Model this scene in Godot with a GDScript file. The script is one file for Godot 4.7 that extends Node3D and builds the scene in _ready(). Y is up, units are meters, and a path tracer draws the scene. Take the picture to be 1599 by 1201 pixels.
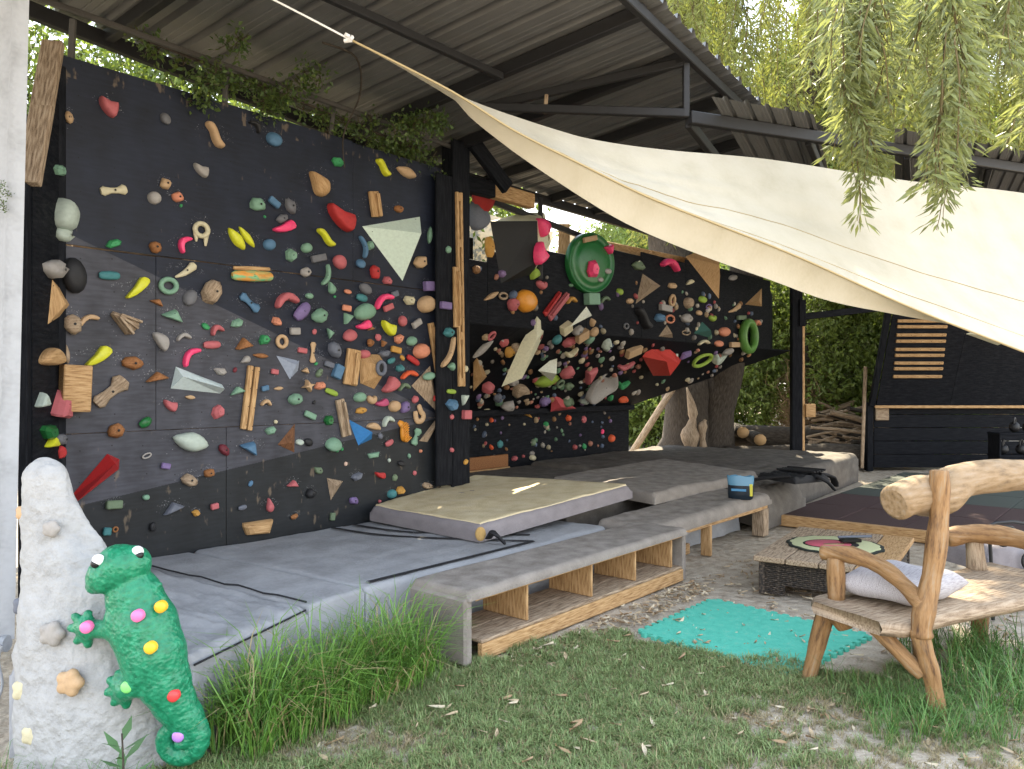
extends Node3D

const NX := Vector3(0.759, 0, 0.651)      # out of the climbing wall, towards the lawn
const TX := Vector3(0.651, 0, -0.759)     # along the climbing wall, away from the lawn
var M := {}
var taken := {}
var rng := RandomNumberGenerator.new()
var TEX := {}

# ---------------------------------------------------------------- small helpers
func P(x: float, h: float, d: float) -> Vector3:
	return Vector3(x, h, -d)

func W(t: float, h: float, n: float) -> Vector3:
	return TX * t + NX * n + Vector3(0, h, 0)

func rr(a: float, b: float) -> float:
	return rng.randf_range(a, b)

func numbered(called: String) -> String:
	if not taken.has(called):
		taken[called] = 0
		return called
	taken[called] += 1
	return "%s_%03d" % [called, taken[called]]

func tag(o: Node, label: String, category: String, group := "", kind := "") -> Node:
	if label != "": o.set_meta("label", label)
	if category != "": o.set_meta("category", category)
	if group != "": o.set_meta("group", group)
	if kind != "": o.set_meta("kind", kind)
	return o

func thing(called: String, label: String, category: String, at := Vector3.ZERO, turn := 0.0, group := "") -> Node3D:
	var o := Node3D.new()
	o.name = numbered(called)
	add_child(o)
	o.position = at
	o.rotation.y = turn
	tag(o, label, category, group)
	return o

func newst() -> SurfaceTool:
	var st := SurfaceTool.new()
	st.begin(Mesh.PRIMITIVE_TRIANGLES)
	return st

func meshof(st: SurfaceTool) -> ArrayMesh:
	st.index()
	st.generate_normals()
	return st.commit()

func part(parent: Node, called: String, st: SurfaceTool, m: Material, xf := Transform3D()) -> MeshInstance3D:
	return meshpart(parent, called, meshof(st), m, xf)

func meshpart(parent: Node, called: String, mesh: Mesh, m: Material, xf := Transform3D()) -> MeshInstance3D:
	var o := MeshInstance3D.new()
	o.name = numbered(called) if parent == self else called
	o.mesh = mesh
	o.material_override = m
	o.transform = xf
	parent.add_child(o, true)
	return o

func structure(called: String, st: SurfaceTool, m: Material) -> MeshInstance3D:
	var o := part(self, called, st, m)
	o.set_meta("kind", "structure")
	return o

# points are given counter-clockwise as seen from outside
func tri(st: SurfaceTool, a: Vector3, b: Vector3, c: Vector3) -> void:
	st.add_vertex(a); st.add_vertex(c); st.add_vertex(b)

func quad(st: SurfaceTool, a: Vector3, b: Vector3, c: Vector3, d: Vector3) -> void:
	tri(st, a, b, c); tri(st, a, c, d)

func bevel_box(st: SurfaceTool, s: Vector3, c: Vector3 = Vector3.ZERO, b := 0.006, xf := Transform3D()) -> void:
	st.set_smooth_group(-1)
	var h := s * 0.5
	b = minf(b, minf(h.x, minf(h.y, h.z)) * 0.45)
	var fv := {}
	for ax in 3:
		for sg in [-1.0, 1.0]:
			var ring := []
			for k in [[-1, -1], [1, -1], [1, 1], [-1, 1]]:
				var v := Vector3.ZERO
				v[ax] = sg * h[ax]
				v[(ax + 1) % 3] = k[0] * (h[(ax + 1) % 3] - b)
				v[(ax + 2) % 3] = k[1] * (h[(ax + 2) % 3] - b)
				ring.append(xf * (v + c))
			if sg > 0: quad(st, ring[0], ring[1], ring[2], ring[3])
			else: quad(st, ring[3], ring[2], ring[1], ring[0])
	for ax in 3:
		var p := (ax + 1) % 3
		var q := (ax + 2) % 3
		for sp in [-1.0, 1.0]:
			for sq in [-1.0, 1.0]:
				var v := []
				for e in [[-1, 0], [1, 0], [1, 1], [-1, 1]]:
					var w := Vector3.ZERO
					w[ax] = e[0] * (h[ax] - b)
					w[p] = sp * (h[p] - (b if e[1] == 1 else 0.0))
					w[q] = sq * (h[q] - (b if e[1] == 0 else 0.0))
					v.append(xf * (w + c))
				if sp * sq > 0: quad(st, v[0], v[1], v[2], v[3])
				else: quad(st, v[3], v[2], v[1], v[0])
	for sx in [-1.0, 1.0]:
		for sy in [-1.0, 1.0]:
			for sz in [-1.0, 1.0]:
				var sgn := Vector3(sx, sy, sz)
				var v := []
				for ax in 3:
					var w := (h - Vector3(b, b, b)) * sgn
					w[ax] = h[ax] * sgn[ax]
					v.append(xf * (w + c))
				if sx * sy * sz > 0: tri(st, v[0], v[1], v[2])
				else: tri(st, v[2], v[1], v[0])

func frame_along(a: Vector3, b: Vector3, up := Vector3.UP) -> Transform3D:
	var x := (b - a).normalized()
	if absf(x.dot(up)) > 0.98: up = Vector3.FORWARD
	var z := x.cross(up).normalized()
	var y := z.cross(x)
	return Transform3D(Basis(x, y, z), (a + b) * 0.5)

func beam(parent: Node, called: String, a: Vector3, b: Vector3, w: float, h: float, m: Material, up := Vector3.UP, bev := 0.006) -> MeshInstance3D:
	var st := newst()
	bevel_box(st, Vector3(a.distance_to(b), h, w), Vector3.ZERO, bev)
	return part(parent, called, st, m, frame_along(a, b, up))

func tube(st: SurfaceTool, pts: Array, radii: Array, sides := 8, caps := true, flat := 1.0, closed := false, up := Vector3.UP) -> void:
	st.set_smooth_group(1)
	var n := pts.size()
	var rings := []
	var prev := Vector3.ZERO
	for i in n:
		var d: Vector3
		if closed: d = (pts[(i + 1) % n] - pts[(i + n - 1) % n]).normalized()
		else: d = (pts[mini(i + 1, n - 1)] - pts[maxi(i - 1, 0)]).normalized()
		if i == 0:
			if absf(d.dot(up)) > 0.9: up = Vector3.RIGHT
			prev = (up - d * up.dot(d)).normalized()
		else:
			prev = (prev - d * prev.dot(d)).normalized()
		var side := d.cross(prev)
		var ring := []
		for k in sides:
			var a := TAU * k / sides
			ring.append(pts[i] + (prev * cos(a) * flat + side * sin(a)) * radii[i])
		rings.append(ring)
	for i in (n if closed else n - 1):
		var r0: Array = rings[i]
		var r1: Array = rings[(i + 1) % n]
		for k in sides:
			var k2 := (k + 1) % sides
			quad(st, r0[k], r0[k2], r1[k2], r1[k])
	if caps and not closed:
		st.set_smooth_group(-1)
		for k in sides:
			var k2 := (k + 1) % sides
			tri(st, pts[0], rings[0][k2], rings[0][k])
			tri(st, pts[n - 1], rings[n - 1][k], rings[n - 1][k2])

# a log, branch or pole whose grain follows its length
func log_part(parent: Node, called: String, pts: Array, radii: Array, m: Material, sides := 12, rough := 0.06) -> MeshInstance3D:
	var xf := frame_along(pts[0], pts[pts.size() - 1])
	var inv := xf.affine_inverse()
	var c := []
	var rad := []
	var steps := 5
	var ph := rr(0, 6)
	for i in pts.size() - 1:
		for k in steps:
			var f := float(k) / steps
			c.append(inv * smoothed(pts, i + f))
			rad.append(lerpf(radii[i], radii[i + 1], f) * (1.0 + rough * sin(ph + (i + f) * 5.3) + rr(-rough, rough) * 0.5))
	c.append(inv * pts[pts.size() - 1]); rad.append(radii[radii.size() - 1])
	# rounded cut ends
	var d0: Vector3 = (c[0] - c[1]).normalized()
	var d1: Vector3 = (c[-1] - c[-2]).normalized()
	c.push_front(c[0] + d0 * rad[0] * 0.12); rad.push_front(rad[0] * 0.82)
	c.append(c[-1] + d1 * rad[-1] * 0.12); rad.append(rad[-1] * 0.82)
	var st := newst()
	tube(st, c, rad, sides)
	return part(parent, called, st, m, xf)

func smoothed(pts: Array, f: float) -> Vector3:
	var n := pts.size()
	var i := clampi(int(f), 0, n - 2)
	var u := f - i
	var a: Vector3 = pts[maxi(i - 1, 0)]
	var b: Vector3 = pts[i]
	var c: Vector3 = pts[i + 1]
	var d: Vector3 = pts[mini(i + 2, n - 1)]
	return b.cubic_interpolate(c, a, d, u)

# rounded relief over a star-shaped outline in the xy plane, rising along z
func dome(st: SurfaceTool, outline: Array, levels: Array, smooth := true, shift := Vector2.ZERO) -> void:
	st.set_smooth_group(1 if smooth else -1)
	var n := outline.size()
	for l in levels.size() - 1:
		var s0: float = levels[l][0]
		var z0: float = levels[l][1]
		var s1: float = levels[l + 1][0]
		var z1: float = levels[l + 1][1]
		for k in n:
			var k2 := (k + 1) % n
			var a: Vector2 = outline[k]
			var b: Vector2 = outline[k2]
			var p0 := Vector3(a.x * s0 + shift.x * z0, a.y * s0 + shift.y * z0, z0)
			var p1 := Vector3(b.x * s0 + shift.x * z0, b.y * s0 + shift.y * z0, z0)
			var p2 := Vector3(b.x * s1 + shift.x * z1, b.y * s1 + shift.y * z1, z1)
			var p3 := Vector3(a.x * s1 + shift.x * z1, a.y * s1 + shift.y * z1, z1)
			if s1 < 0.001: tri(st, p0, p1, p2)
			else: quad(st, p0, p1, p2, p3)

# a cushion or a sheet of fabric over four corners; rim = radius of its rounded edges
func cushion(st: SurfaceTool, c00: Vector3, c10: Vector3, c11: Vector3, c01: Vector3, thick: float, rim: float, nu: int, nv: int, wrinkle: Callable) -> void:
	st.set_smooth_group(1)
	var lu := (c00.distance_to(c10) + c01.distance_to(c11)) * 0.5
	var lv := (c00.distance_to(c01) + c10.distance_to(c11)) * 0.5
	var us := edge_list(nu, rim / lu)
	var vs := edge_list(nv, rim / lv)
	var g := []
	for j in vs.size():
		var row := []
		for i in us.size():
			var u: float = us[i][0]
			var v: float = vs[j][0]
			var p := c00.lerp(c10, u).lerp(c01.lerp(c11, u), v)
			var du: float = us[i][1]
			var dv: float = vs[j][1]
			if du < -0.5 or dv < -0.5:
				p.y -= thick
			else:
				var e := maxf(1.0 - du, 1.0 - dv) if false else 0.0
				var ru := 1.0 - du
				var rv := 1.0 - dv
				e = minf(1.0, sqrt(ru * ru + rv * rv))
				p.y -= rim * (1.0 - sqrt(maxf(0.0, 1.0 - e * e)))
				p.y += wrinkle.call(u * lu, v * lv) * (1.0 - e)
			row.append(p)
		g.append(row)
	for j in vs.size() - 1:
		for i in us.size() - 1:
			quad(st, g[j][i], g[j][i + 1], g[j + 1][i + 1], g[j + 1][i])

func edge_list(n: int, r: float) -> Array:
	var l := [[0.0, -1.0], [0.0, 0.0]]
	for k in [0.15, 0.4, 0.7]: l.append([r * k, sqrt(1 - (1 - k) * (1 - k)) if false else k])
	for i in n + 1: l.append([lerpf(r, 1.0 - r, float(i) / n), 1.0])
	for k in [0.7, 0.4, 0.15]: l.append([1.0 - r * k, k])
	l.append([1.0, 0.0]); l.append([1.0, -1.0])
	return l

# surface nets over a field of tapered capsules: bones = [[a, ra, b, rb], ...]
func blob(bones: Array, cell: float, k: float, zscale := 1.0, bump := 0.0, bump_freq := 10.0) -> ArrayMesh:
	var lo := Vector3(1e9, 1e9, 1e9)
	var hi := -lo
	var sc := Vector3(1, 1, 1.0 / zscale)
	for b in bones:
		for e in [[b[0], b[1]], [b[2], b[3]]]:
			var c: Vector3 = e[0] * sc
			lo = lo.min(c - Vector3.ONE * (e[1] + k + cell * 3)); hi = hi.max(c + Vector3.ONE * (e[1] + k + cell * 3))
	var dim := Vector3i(((hi - lo) / cell).ceil()) + Vector3i.ONE
	var sx := 1
	var sy := dim.x
	var sz := dim.x * dim.y
	var f := PackedFloat32Array()
	f.resize(sz * dim.z)
	f.fill(1.0)
	for b in bones:
		var a: Vector3 = b[0] * sc
		var e: Vector3 = b[2] * sc
		var ra: float = b[1]
		var rb: float = b[3]
		var m := maxf(ra, rb) + k + cell * 2
		var i0 := Vector3i(((a.min(e) - Vector3.ONE * m - lo) / cell).floor()).max(Vector3i.ZERO)
		var i1 := Vector3i(((a.max(e) + Vector3.ONE * m - lo) / cell).ceil()).min(dim - Vector3i.ONE)
		var ae := e - a
		var l2 := maxf(ae.length_squared(), 1e-9)
		for z in range(i0.z, i1.z + 1):
			for y in range(i0.y, i1.y + 1):
				var at := z * sz + y * sy
				for x in range(i0.x, i1.x + 1):
					var p := lo + Vector3(x, y, z) * cell
					var h := clampf((p - a).dot(ae) / l2, 0.0, 1.0)
					var d := p.distance_to(a + ae * h) - lerpf(ra, rb, h)
					var o := f[at + x]
					var t := maxf(k - absf(d - o), 0.0) / k
					f[at + x] = minf(d, o) - t * t * k * 0.25
	var nz := FastNoiseLite.new()
	nz.seed = 5; nz.frequency = bump_freq
	var vid := {}
	var verts := PackedVector3Array()
	for z in dim.z - 1:
		for y in dim.y - 1:
			var at := z * sz + y * sy
			for x in dim.x - 1:
				var i := at + x
				var s := 0
				var v := [f[i], f[i + 1], f[i + sy], f[i + sy + 1], f[i + sz], f[i + sz + 1], f[i + sz + sy], f[i + sz + sy + 1]]
				for q in 8:
					if v[q] < 0: s += 1
				if s == 0 or s == 8: continue
				var acc := Vector3.ZERO
				var cnt := 0
				for e in [[0, 1], [2, 3], [4, 5], [6, 7], [0, 2], [1, 3], [4, 6], [5, 7], [0, 4], [1, 5], [2, 6], [3, 7]]:
					var fa: float = v[e[0]]
					var fb: float = v[e[1]]
					if (fa < 0) != (fb < 0):
						var u := fa / (fa - fb)
						var ca := Vector3(e[0] & 1, (e[0] >> 1) & 1, e[0] >> 2)
						var cb := Vector3(e[1] & 1, (e[1] >> 1) & 1, e[1] >> 2)
						acc += ca.lerp(cb, u); cnt += 1
				var p := lo + (Vector3(x, y, z) + acc / cnt) * cell
				if bump > 0.0:
					var gr := Vector3(v[1] - v[0], v[2] - v[0], v[4] - v[0]).normalized()
					p += gr * nz.get_noise_3dv(p) * bump
				vid[i] = verts.size()
				verts.append(p / sc)
	var st := newst()
	st.set_smooth_group(1)
	for i in vid:
		for ax in 3:
			var stp: int = [sx, sy, sz][ax]
			var p1: int = [sy, sz, sx][ax]
			var p2: int = [sz, sx, sy][ax]
			if i + stp >= f.size(): continue
			var ina := f[i] < 0
			if ina == (f[i + stp] < 0): continue
			if not (vid.has(i - p1) and vid.has(i - p2) and vid.has(i - p1 - p2)): continue
			var a := verts[vid[i]]
			var b := verts[vid[i - p1]]
			var c := verts[vid[i - p1 - p2]]
			var d := verts[vid[i - p2]]
			if ina: quad(st, a, b, c, d)
			else: quad(st, d, c, b, a)
	return meshof(st)

# ---------------------------------------------------------------- textures and materials
func lin(r: float, g: float, b: float) -> Color:
	return Color(r, g, b).linear_to_srgb()

func noise_img(size: int, freq: float, sd: int, oct := 4, kind := FastNoiseLite.TYPE_SIMPLEX_SMOOTH) -> Image:
	var n := FastNoiseLite.new()
	n.seed = sd; n.frequency = freq; n.noise_type = kind; n.fractal_octaves = oct
	return n.get_seamless_image(size, size)

# colour texture: stops = linear colours from low to high noise; a second, finer noise breaks them up
func ramp_tex(size: int, freq: float, sd: int, stops: Array, fine := 0.25, contrast := 1.0) -> ImageTexture:
	var a := noise_img(size, freq, sd).get_data()
	var b := noise_img(size, minf(freq * 9.0, 0.4), sd + 7).get_data()
	var out := PackedByteArray()
	out.resize(size * size * 3)
	var lut := []
	for i in 256:
		var f := clampf((i / 255.0 - 0.5) * contrast + 0.5, 0, 1) * (stops.size() - 1)
		var k := mini(int(f), stops.size() - 2)
		lut.append((stops[k] as Color).lerp(stops[k + 1], f - k).linear_to_srgb())
	for i in size * size:
		var v := clampi(int(a[i] * (1.0 - fine) + b[i] * fine), 0, 255)
		var c: Color = lut[v]
		out[i * 3] = int(c.r * 255); out[i * 3 + 1] = int(c.g * 255); out[i * 3 + 2] = int(c.b * 255)
	return ImageTexture.create_from_image(Image.create_from_data(size, size, false, Image.FORMAT_RGB8, out))

func bump_tex(size: int, freq: float, sd: int, strength: float, kind := FastNoiseLite.TYPE_SIMPLEX_SMOOTH, oct := 4) -> ImageTexture:
	var im := noise_img(size, freq, sd, oct, kind)
	im.convert(Image.FORMAT_RGBA8)
	im.bump_map_to_normal_map(strength)
	return ImageTexture.create_from_image(im)

func mat(color: Color, rough := 0.8, tex: Texture2D = null, scale := Vector3.ONE, nrm: Texture2D = null, nstr := 1.0, world := false) -> StandardMaterial3D:
	var m := StandardMaterial3D.new()
	m.albedo_color = color
	m.roughness = rough
	m.metallic_specular = 0.4
	if tex: m.albedo_texture = tex
	if nrm:
		m.normal_enabled = true; m.normal_texture = nrm; m.normal_scale = nstr
	if tex or nrm:
		m.uv1_triplanar = true
		m.uv1_world_triplanar = world
		m.uv1_scale = scale
	return m

func leafmat(c: Color, back: Color, rough := 0.55, vc := true) -> StandardMaterial3D:
	var m := StandardMaterial3D.new()
	m.albedo_color = c
	m.roughness = rough
	m.backlight_enabled = true
	m.backlight = back
	m.cull_mode = BaseMaterial3D.CULL_DISABLED
	m.vertex_color_use_as_albedo = vc
	return m

func make_materials() -> void:
	var g := ramp_tex(256, 0.02, 3, [Color(0.62, 0.62, 0.6), Color(0.9, 0.9, 0.9), Color(1, 1, 1)], 0.35)
	TEX.grain = g
	var rough_n := bump_tex(256, 0.05, 11, 3.0)
	var fine_n := bump_tex(256, 0.15, 12, 2.0)
	TEX.rough_n = rough_n; TEX.fine_n = fine_n
	var woodt := ramp_tex(512, 0.03, 21, [Color(0.16, 0.085, 0.035), Color(0.36, 0.21, 0.09), Color(0.46, 0.29, 0.14), Color(0.55, 0.37, 0.19)], 0.3, 1.5)
	var oldt := ramp_tex(512, 0.03, 22, [Color(0.08, 0.052, 0.034), Color(0.24, 0.17, 0.11), Color(0.36, 0.275, 0.19), Color(0.44, 0.36, 0.27)], 0.35, 1.6)
	var logt := ramp_tex(512, 0.018, 23, [Color(0.05, 0.026, 0.015), Color(0.19, 0.1, 0.04), Color(0.28, 0.16, 0.068), Color(0.26, 0.19, 0.12)], 0.3, 1.7)
	for ax in 3:
		var sc := Vector3(2.4, 2.4, 2.4) * 2.0
		sc[ax] = 0.5
		var k: String = ["x", "y", "z"][ax]
		M["wood_" + k] = mat(Color(1, 1, 1), 0.75, woodt, sc, rough_n, 0.35)
		M["old_" + k] = mat(Color(1, 1, 1), 0.85, oldt, sc, rough_n, 0.5)
		M["log_" + k] = mat(Color(1, 1, 1), 0.7, logt, sc * 0.8, rough_n, 0.4)
	M.palelog = mat(Color(1, 1, 1), 0.75, ramp_tex(512, 0.02, 24, [Color(0.09, 0.055, 0.03), Color(0.22, 0.145, 0.075), Color(0.28, 0.195, 0.115), Color(0.28, 0.225, 0.165)], 0.25, 1.5), Vector3(0.5, 3, 3), rough_n, 0.4)
	M.endgrain = mat(lin(0.42, 0.27, 0.13), 0.85, g, Vector3(14, 14, 14))
	# black stained timber and painted steel
	M.black_timber = mat(Color(1, 1, 1), 0.7, ramp_tex(256, 0.03, 31, [Color(0.004, 0.0045, 0.006), Color(0.008, 0.009, 0.012), Color(0.018, 0.019, 0.022)], 0.4, 1.3), Vector3(0.6, 4, 4), rough_n, 0.4)
	M.black_timber.metallic_specular = 0.2
	M.steel = mat(lin(0.018, 0.018, 0.02), 0.55, g, Vector3(3, 3, 3))
	M.rail = mat(lin(0.07, 0.065, 0.06), 0.6, g, Vector3(3, 3, 3))
	M.zinc = mat(Color(1, 1, 1), 0.5, ramp_tex(512, 0.01, 33, [Color(0.125, 0.125, 0.125), Color(0.15, 0.15, 0.15), Color(0.175, 0.175, 0.174)], 0.2, 1.0), Vector3(0.5, 0.5, 0.5), null, 1.0, true)
	M.zinc.metallic = 0.35
	# fabrics
	var weave := bump_tex(256, 0.35, 41, 1.5)
	M.mat_grey = mat(Color(1, 1, 1), 0.85, ramp_tex(512, 0.008, 42, [Color(0.2, 0.203, 0.21), Color(0.27, 0.274, 0.286), Color(0.33, 0.335, 0.348)], 0.3, 1.2), Vector3(0.7, 0.7, 0.7), weave, 0.4, true)
	M.mat_brown = mat(Color(1, 1, 1), 0.9, ramp_tex(512, 0.012, 43, [Color(0.058, 0.049, 0.042), Color(0.1, 0.088, 0.076), Color(0.17, 0.152, 0.134)], 0.3, 1.0), Vector3(0.8, 0.8, 0.8), weave, 0.5, true)
	M.bench_pad = mat(Color(1, 1, 1), 0.85, ramp_tex(512, 0.012, 44, [Color(0.125, 0.105, 0.088), Color(0.22, 0.195, 0.172), Color(0.31, 0.28, 0.25)], 0.3, 1.0), Vector3(1, 1, 1), weave, 0.5, true)
	M.pad_side = mat(Color(1, 1, 1), 0.8, ramp_tex(256, 0.02, 45, [Color(0.14, 0.125, 0.13), Color(0.2, 0.18, 0.188), Color(0.25, 0.23, 0.235)], 0.35), Vector3(1.5, 1.5, 1.5), weave, 0.5, true)
	M.pad_top = mat(Color(1, 1, 1), 0.85, ramp_tex(512, 0.012, 46, [Color(0.42, 0.34, 0.2), Color(0.54, 0.455, 0.29), Color(0.6, 0.52, 0.36)], 0.3, 1.3), Vector3(0.8, 0.8, 0.8), weave, 0.4, true)
	M.foam = mat(lin(0.42, 0.27, 0.1), 0.95, g, Vector3(8, 8, 8))
	M.trim = mat(lin(0.016, 0.016, 0.019), 0.8)
	M.sail = mat(Color(1, 1, 1), 0.75, ramp_tex(512, 0.01, 47, [Color(0.42, 0.37, 0.27), Color(0.5, 0.45, 0.345), Color(0.54, 0.49, 0.39)], 0.2, 1.2), Vector3(0.6, 0.6, 0.6), weave, 0.25, true)
	M.sail.backlight_enabled = true; M.sail.backlight = Color(0.62, 0.6, 0.5); M.sail.cull_mode = BaseMaterial3D.CULL_DISABLED
	M.webbing = mat(lin(0.36, 0.28, 0.15), 0.8)
	M.curtain = mat(lin(0.42, 0.435, 0.46), 0.7, g, Vector3(0.7, 0.7, 0.7), weave, 0.4, true)
	M.curtain.backlight_enabled = true; M.curtain.backlight = Color(0.6, 0.62, 0.66)
	M.tarp = mat(Color(1, 1, 1), 0.5, ramp_tex(256, 0.02, 48, [Color(0.26, 0.24, 0.2), Color(0.48, 0.46, 0.41), Color(0.6, 0.58, 0.53)], 0.2), Vector3(0.8, 0.8, 0.8), null, 1.0, true)
	M.tarp.backlight_enabled = true; M.tarp.backlight = Color(0.7, 0.65, 0.55)
	M.pillow = mat(Color(1, 1, 1), 0.9, ramp_tex(256, 0.05, 49, [Color(0.22, 0.2, 0.21), Color(0.38, 0.36, 0.37), Color(0.43, 0.41, 0.42)], 0.4, 2.2), Vector3(1.2, 12, 12), weave, 0.4)
	M.vest = mat(lin(0.012, 0.012, 0.014), 0.8, g, Vector3(8, 8, 8), weave, 0.8)
	M.rubber = mat(Color(1, 1, 1), 0.95, ramp_tex(256, 0.12, 50, [Color(0.028, 0.014, 0.014), Color(0.05, 0.026, 0.026), Color(0.085, 0.05, 0.048)], 0.5, 1.4), Vector3(2, 2, 2), fine_n, 0.6, true)
	M.rubber_green = mat(Color(1, 1, 1), 0.95, ramp_tex(256, 0.12, 51, [Color(0.03, 0.036, 0.03), Color(0.05, 0.06, 0.05), Color(0.08, 0.09, 0.08)], 0.5, 1.4), Vector3(2, 2, 2), fine_n, 0.6, true)
	M.teal_foam = mat(Color(1, 1, 1), 0.7, ramp_tex(512, 0.02, 52, [Color(0.06, 0.34, 0.25), Color(0.075, 0.42, 0.315), Color(0.09, 0.46, 0.345), Color(0.2, 0.42, 0.32)], 0.4, 1.2), Vector3(1.2, 1.2, 1.2), fine_n, 0.5, true)
	# rock and chameleon
	var pebbly := bump_tex(512, 0.05, 61, 6.0, FastNoiseLite.TYPE_CELLULAR, 1)
	M.rock = mat(Color(1, 1, 1), 0.8, ramp_tex(512, 0.015, 62, [Color(0.24, 0.24, 0.238), Color(0.32, 0.32, 0.318), Color(0.36, 0.36, 0.358)], 0.3, 1.3), Vector3(1.6, 1.6, 1.6), bump_tex(512, 0.03, 63, 7.0), 0.9)
	M.chameleon = mat(Color(1, 1, 1), 0.3, ramp_tex(512, 0.02, 64, [Color(0.006, 0.1, 0.048), Color(0.012, 0.17, 0.082), Color(0.03, 0.26, 0.14)], 0.3, 1.5), Vector3(3, 3, 3), pebbly, 0.8)
	var pim := noise_img(512, 0.045, 61, 1, FastNoiseLite.TYPE_CELLULAR)
	M.chameleon.heightmap_enabled = true
	M.chameleon.heightmap_texture = ImageTexture.create_from_image(pim)
	M.chameleon.heightmap_scale = 0.22
	M.rock.heightmap_enabled = true
	M.rock.heightmap_texture = ImageTexture.create_from_image(noise_img(512, 0.02, 65, 5))
	M.rock.heightmap_scale = 0.45
	# ground
	M.dirt = mat(Color(1, 1, 1), 0.95, ramp_tex(1024, 0.01, 71, [Color(0.19, 0.15, 0.11), Color(0.33, 0.275, 0.21), Color(0.42, 0.36, 0.285), Color(0.5, 0.44, 0.36)], 0.45, 1.4), Vector3(0.7, 0.7, 0.7), rough_n, 0.8, true)
	M.bark = mat(Color(1, 1, 1), 0.95, ramp_tex(512, 0.03, 72, [Color(0.014, 0.011, 0.008), Color(0.045, 0.036, 0.028), Color(0.09, 0.075, 0.06)], 0.4, 1.5), Vector3(0.5, 2.4, 2.4), rough_n, 1.0)
	M.wicker = mat(Color(1, 1, 1), 0.7, ramp_tex(256, 0.08, 73, [Color(0.012, 0.01, 0.009), Color(0.03, 0.024, 0.02), Color(0.2, 0.15, 0.11)], 0.4, 1.7), Vector3(2, 2, 2))
	M.iron = mat(lin(0.015, 0.015, 0.016), 0.45)
	# holds: real resin and wood colours
	var chalk := ramp_tex(256, 0.025, 81, [Color(0.72, 0.72, 0.72), Color(0.9, 0.9, 0.9), Color(1, 1, 1), Color(1.0, 1.0, 1.0)], 0.4, 1.3)
	var cols := {rose = [0.42, 0.11, 0.12], grey = [0.13, 0.13, 0.14], tan = [0.45, 0.3, 0.17], black = [0.016, 0.016, 0.018], blue = [0.075, 0.16, 0.26], cream = [0.5, 0.45, 0.3], stone = [0.3, 0.28, 0.26], salmon = [0.56, 0.22, 0.13], green = [0.04, 0.25, 0.09], mint = [0.17, 0.3, 0.21], yellow = [0.56, 0.56, 0.03], pink = [0.78, 0.06, 0.17], red = [0.4, 0.03, 0.03], teal = [0.05, 0.18, 0.19], maroon = [0.13, 0.02, 0.03], dkgreen = [0.018, 0.13, 0.035], pale = [0.4, 0.46, 0.4], purple = [0.17, 0.12, 0.26], moss = [0.13, 0.18, 0.11], slate = [0.12, 0.13, 0.16], ochre = [0.46, 0.24, 0.05], orangered = [0.62, 0.1, 0.035], lime = [0.25, 0.36, 0.05], magenta = [0.42, 0.07, 0.15], orange = [0.64, 0.26, 0.03], moss2 = [0.1, 0.24, 0.05], ice = [0.56, 0.66, 0.56], ice2 = [0.58, 0.68, 0.68], slateblue = [0.3, 0.34, 0.42], bluevol = [0.03, 0.17, 0.42], tealvol = [0.04, 0.12, 0.1], redvol = [0.5, 0.04, 0.03], redgloss = [0.36, 0.02, 0.02], creamvol = [0.6, 0.58, 0.42], icevol2 = [0.62, 0.64, 0.55], rosevol = [0.45, 0.07, 0.08], prow = [0.012, 0.012, 0.012]}
	for c in cols:
		var v: Array = cols[c]
		M["h_" + c] = mat(lin(v[0], v[1], v[2]), 0.62, chalk, Vector3(5, 5, 5), fine_n, 0.35, true)
	for c in ["redgloss", "orange", "moss2", "yellow", "pink"]: M["h_" + c].roughness = 0.35
	M.h_dkgreen.roughness = 0.3
	M.h_wood = M.wood_x
	M.h_woodvol = M.wood_y
	M.h_drift = M.old_x
	M.h_driftvol = M.old_y
	M.h_brownvol = mat(Color(0.75, 0.6, 0.5), 0.8, oldt, Vector3(4, 1, 4))
	M.h_brown = mat(lin(0.6, 0.42, 0.33), 0.75, woodt, Vector3(3, 8, 8))
	M.h_paint = mat(Color(1, 1, 1), 0.5, ramp_tex(256, 0.012, 82, [Color(0.5, 0.2, 0.03), Color(0.6, 0.28, 0.06), Color(0.6, 0.28, 0.06), Color(0.08, 0.4, 0.2), Color(0.12, 0.45, 0.25)], 0.1, 1.8), Vector3(2, 5, 5))
	M.bolt = mat(lin(0.01, 0.01, 0.01), 0.6)
	M.plain_white = mat(lin(0.7, 0.7, 0.7), 0.35)
	M.plain_black = mat(lin(0.01, 0.01, 0.01), 0.3)

# a thin box of plywood with its face in the local xy plane
func ply(parent: Node, called: String, a: Vector2, b: Vector2, thick: float, m: Material, xf: Transform3D) -> MeshInstance3D:
	var st := newst()
	bevel_box(st, Vector3(b.x - a.x, b.y - a.y, thick), Vector3((a.x + b.x) / 2, (a.y + b.y) / 2, -thick / 2), 0.003)
	return part(parent, called, st, m, xf)

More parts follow.
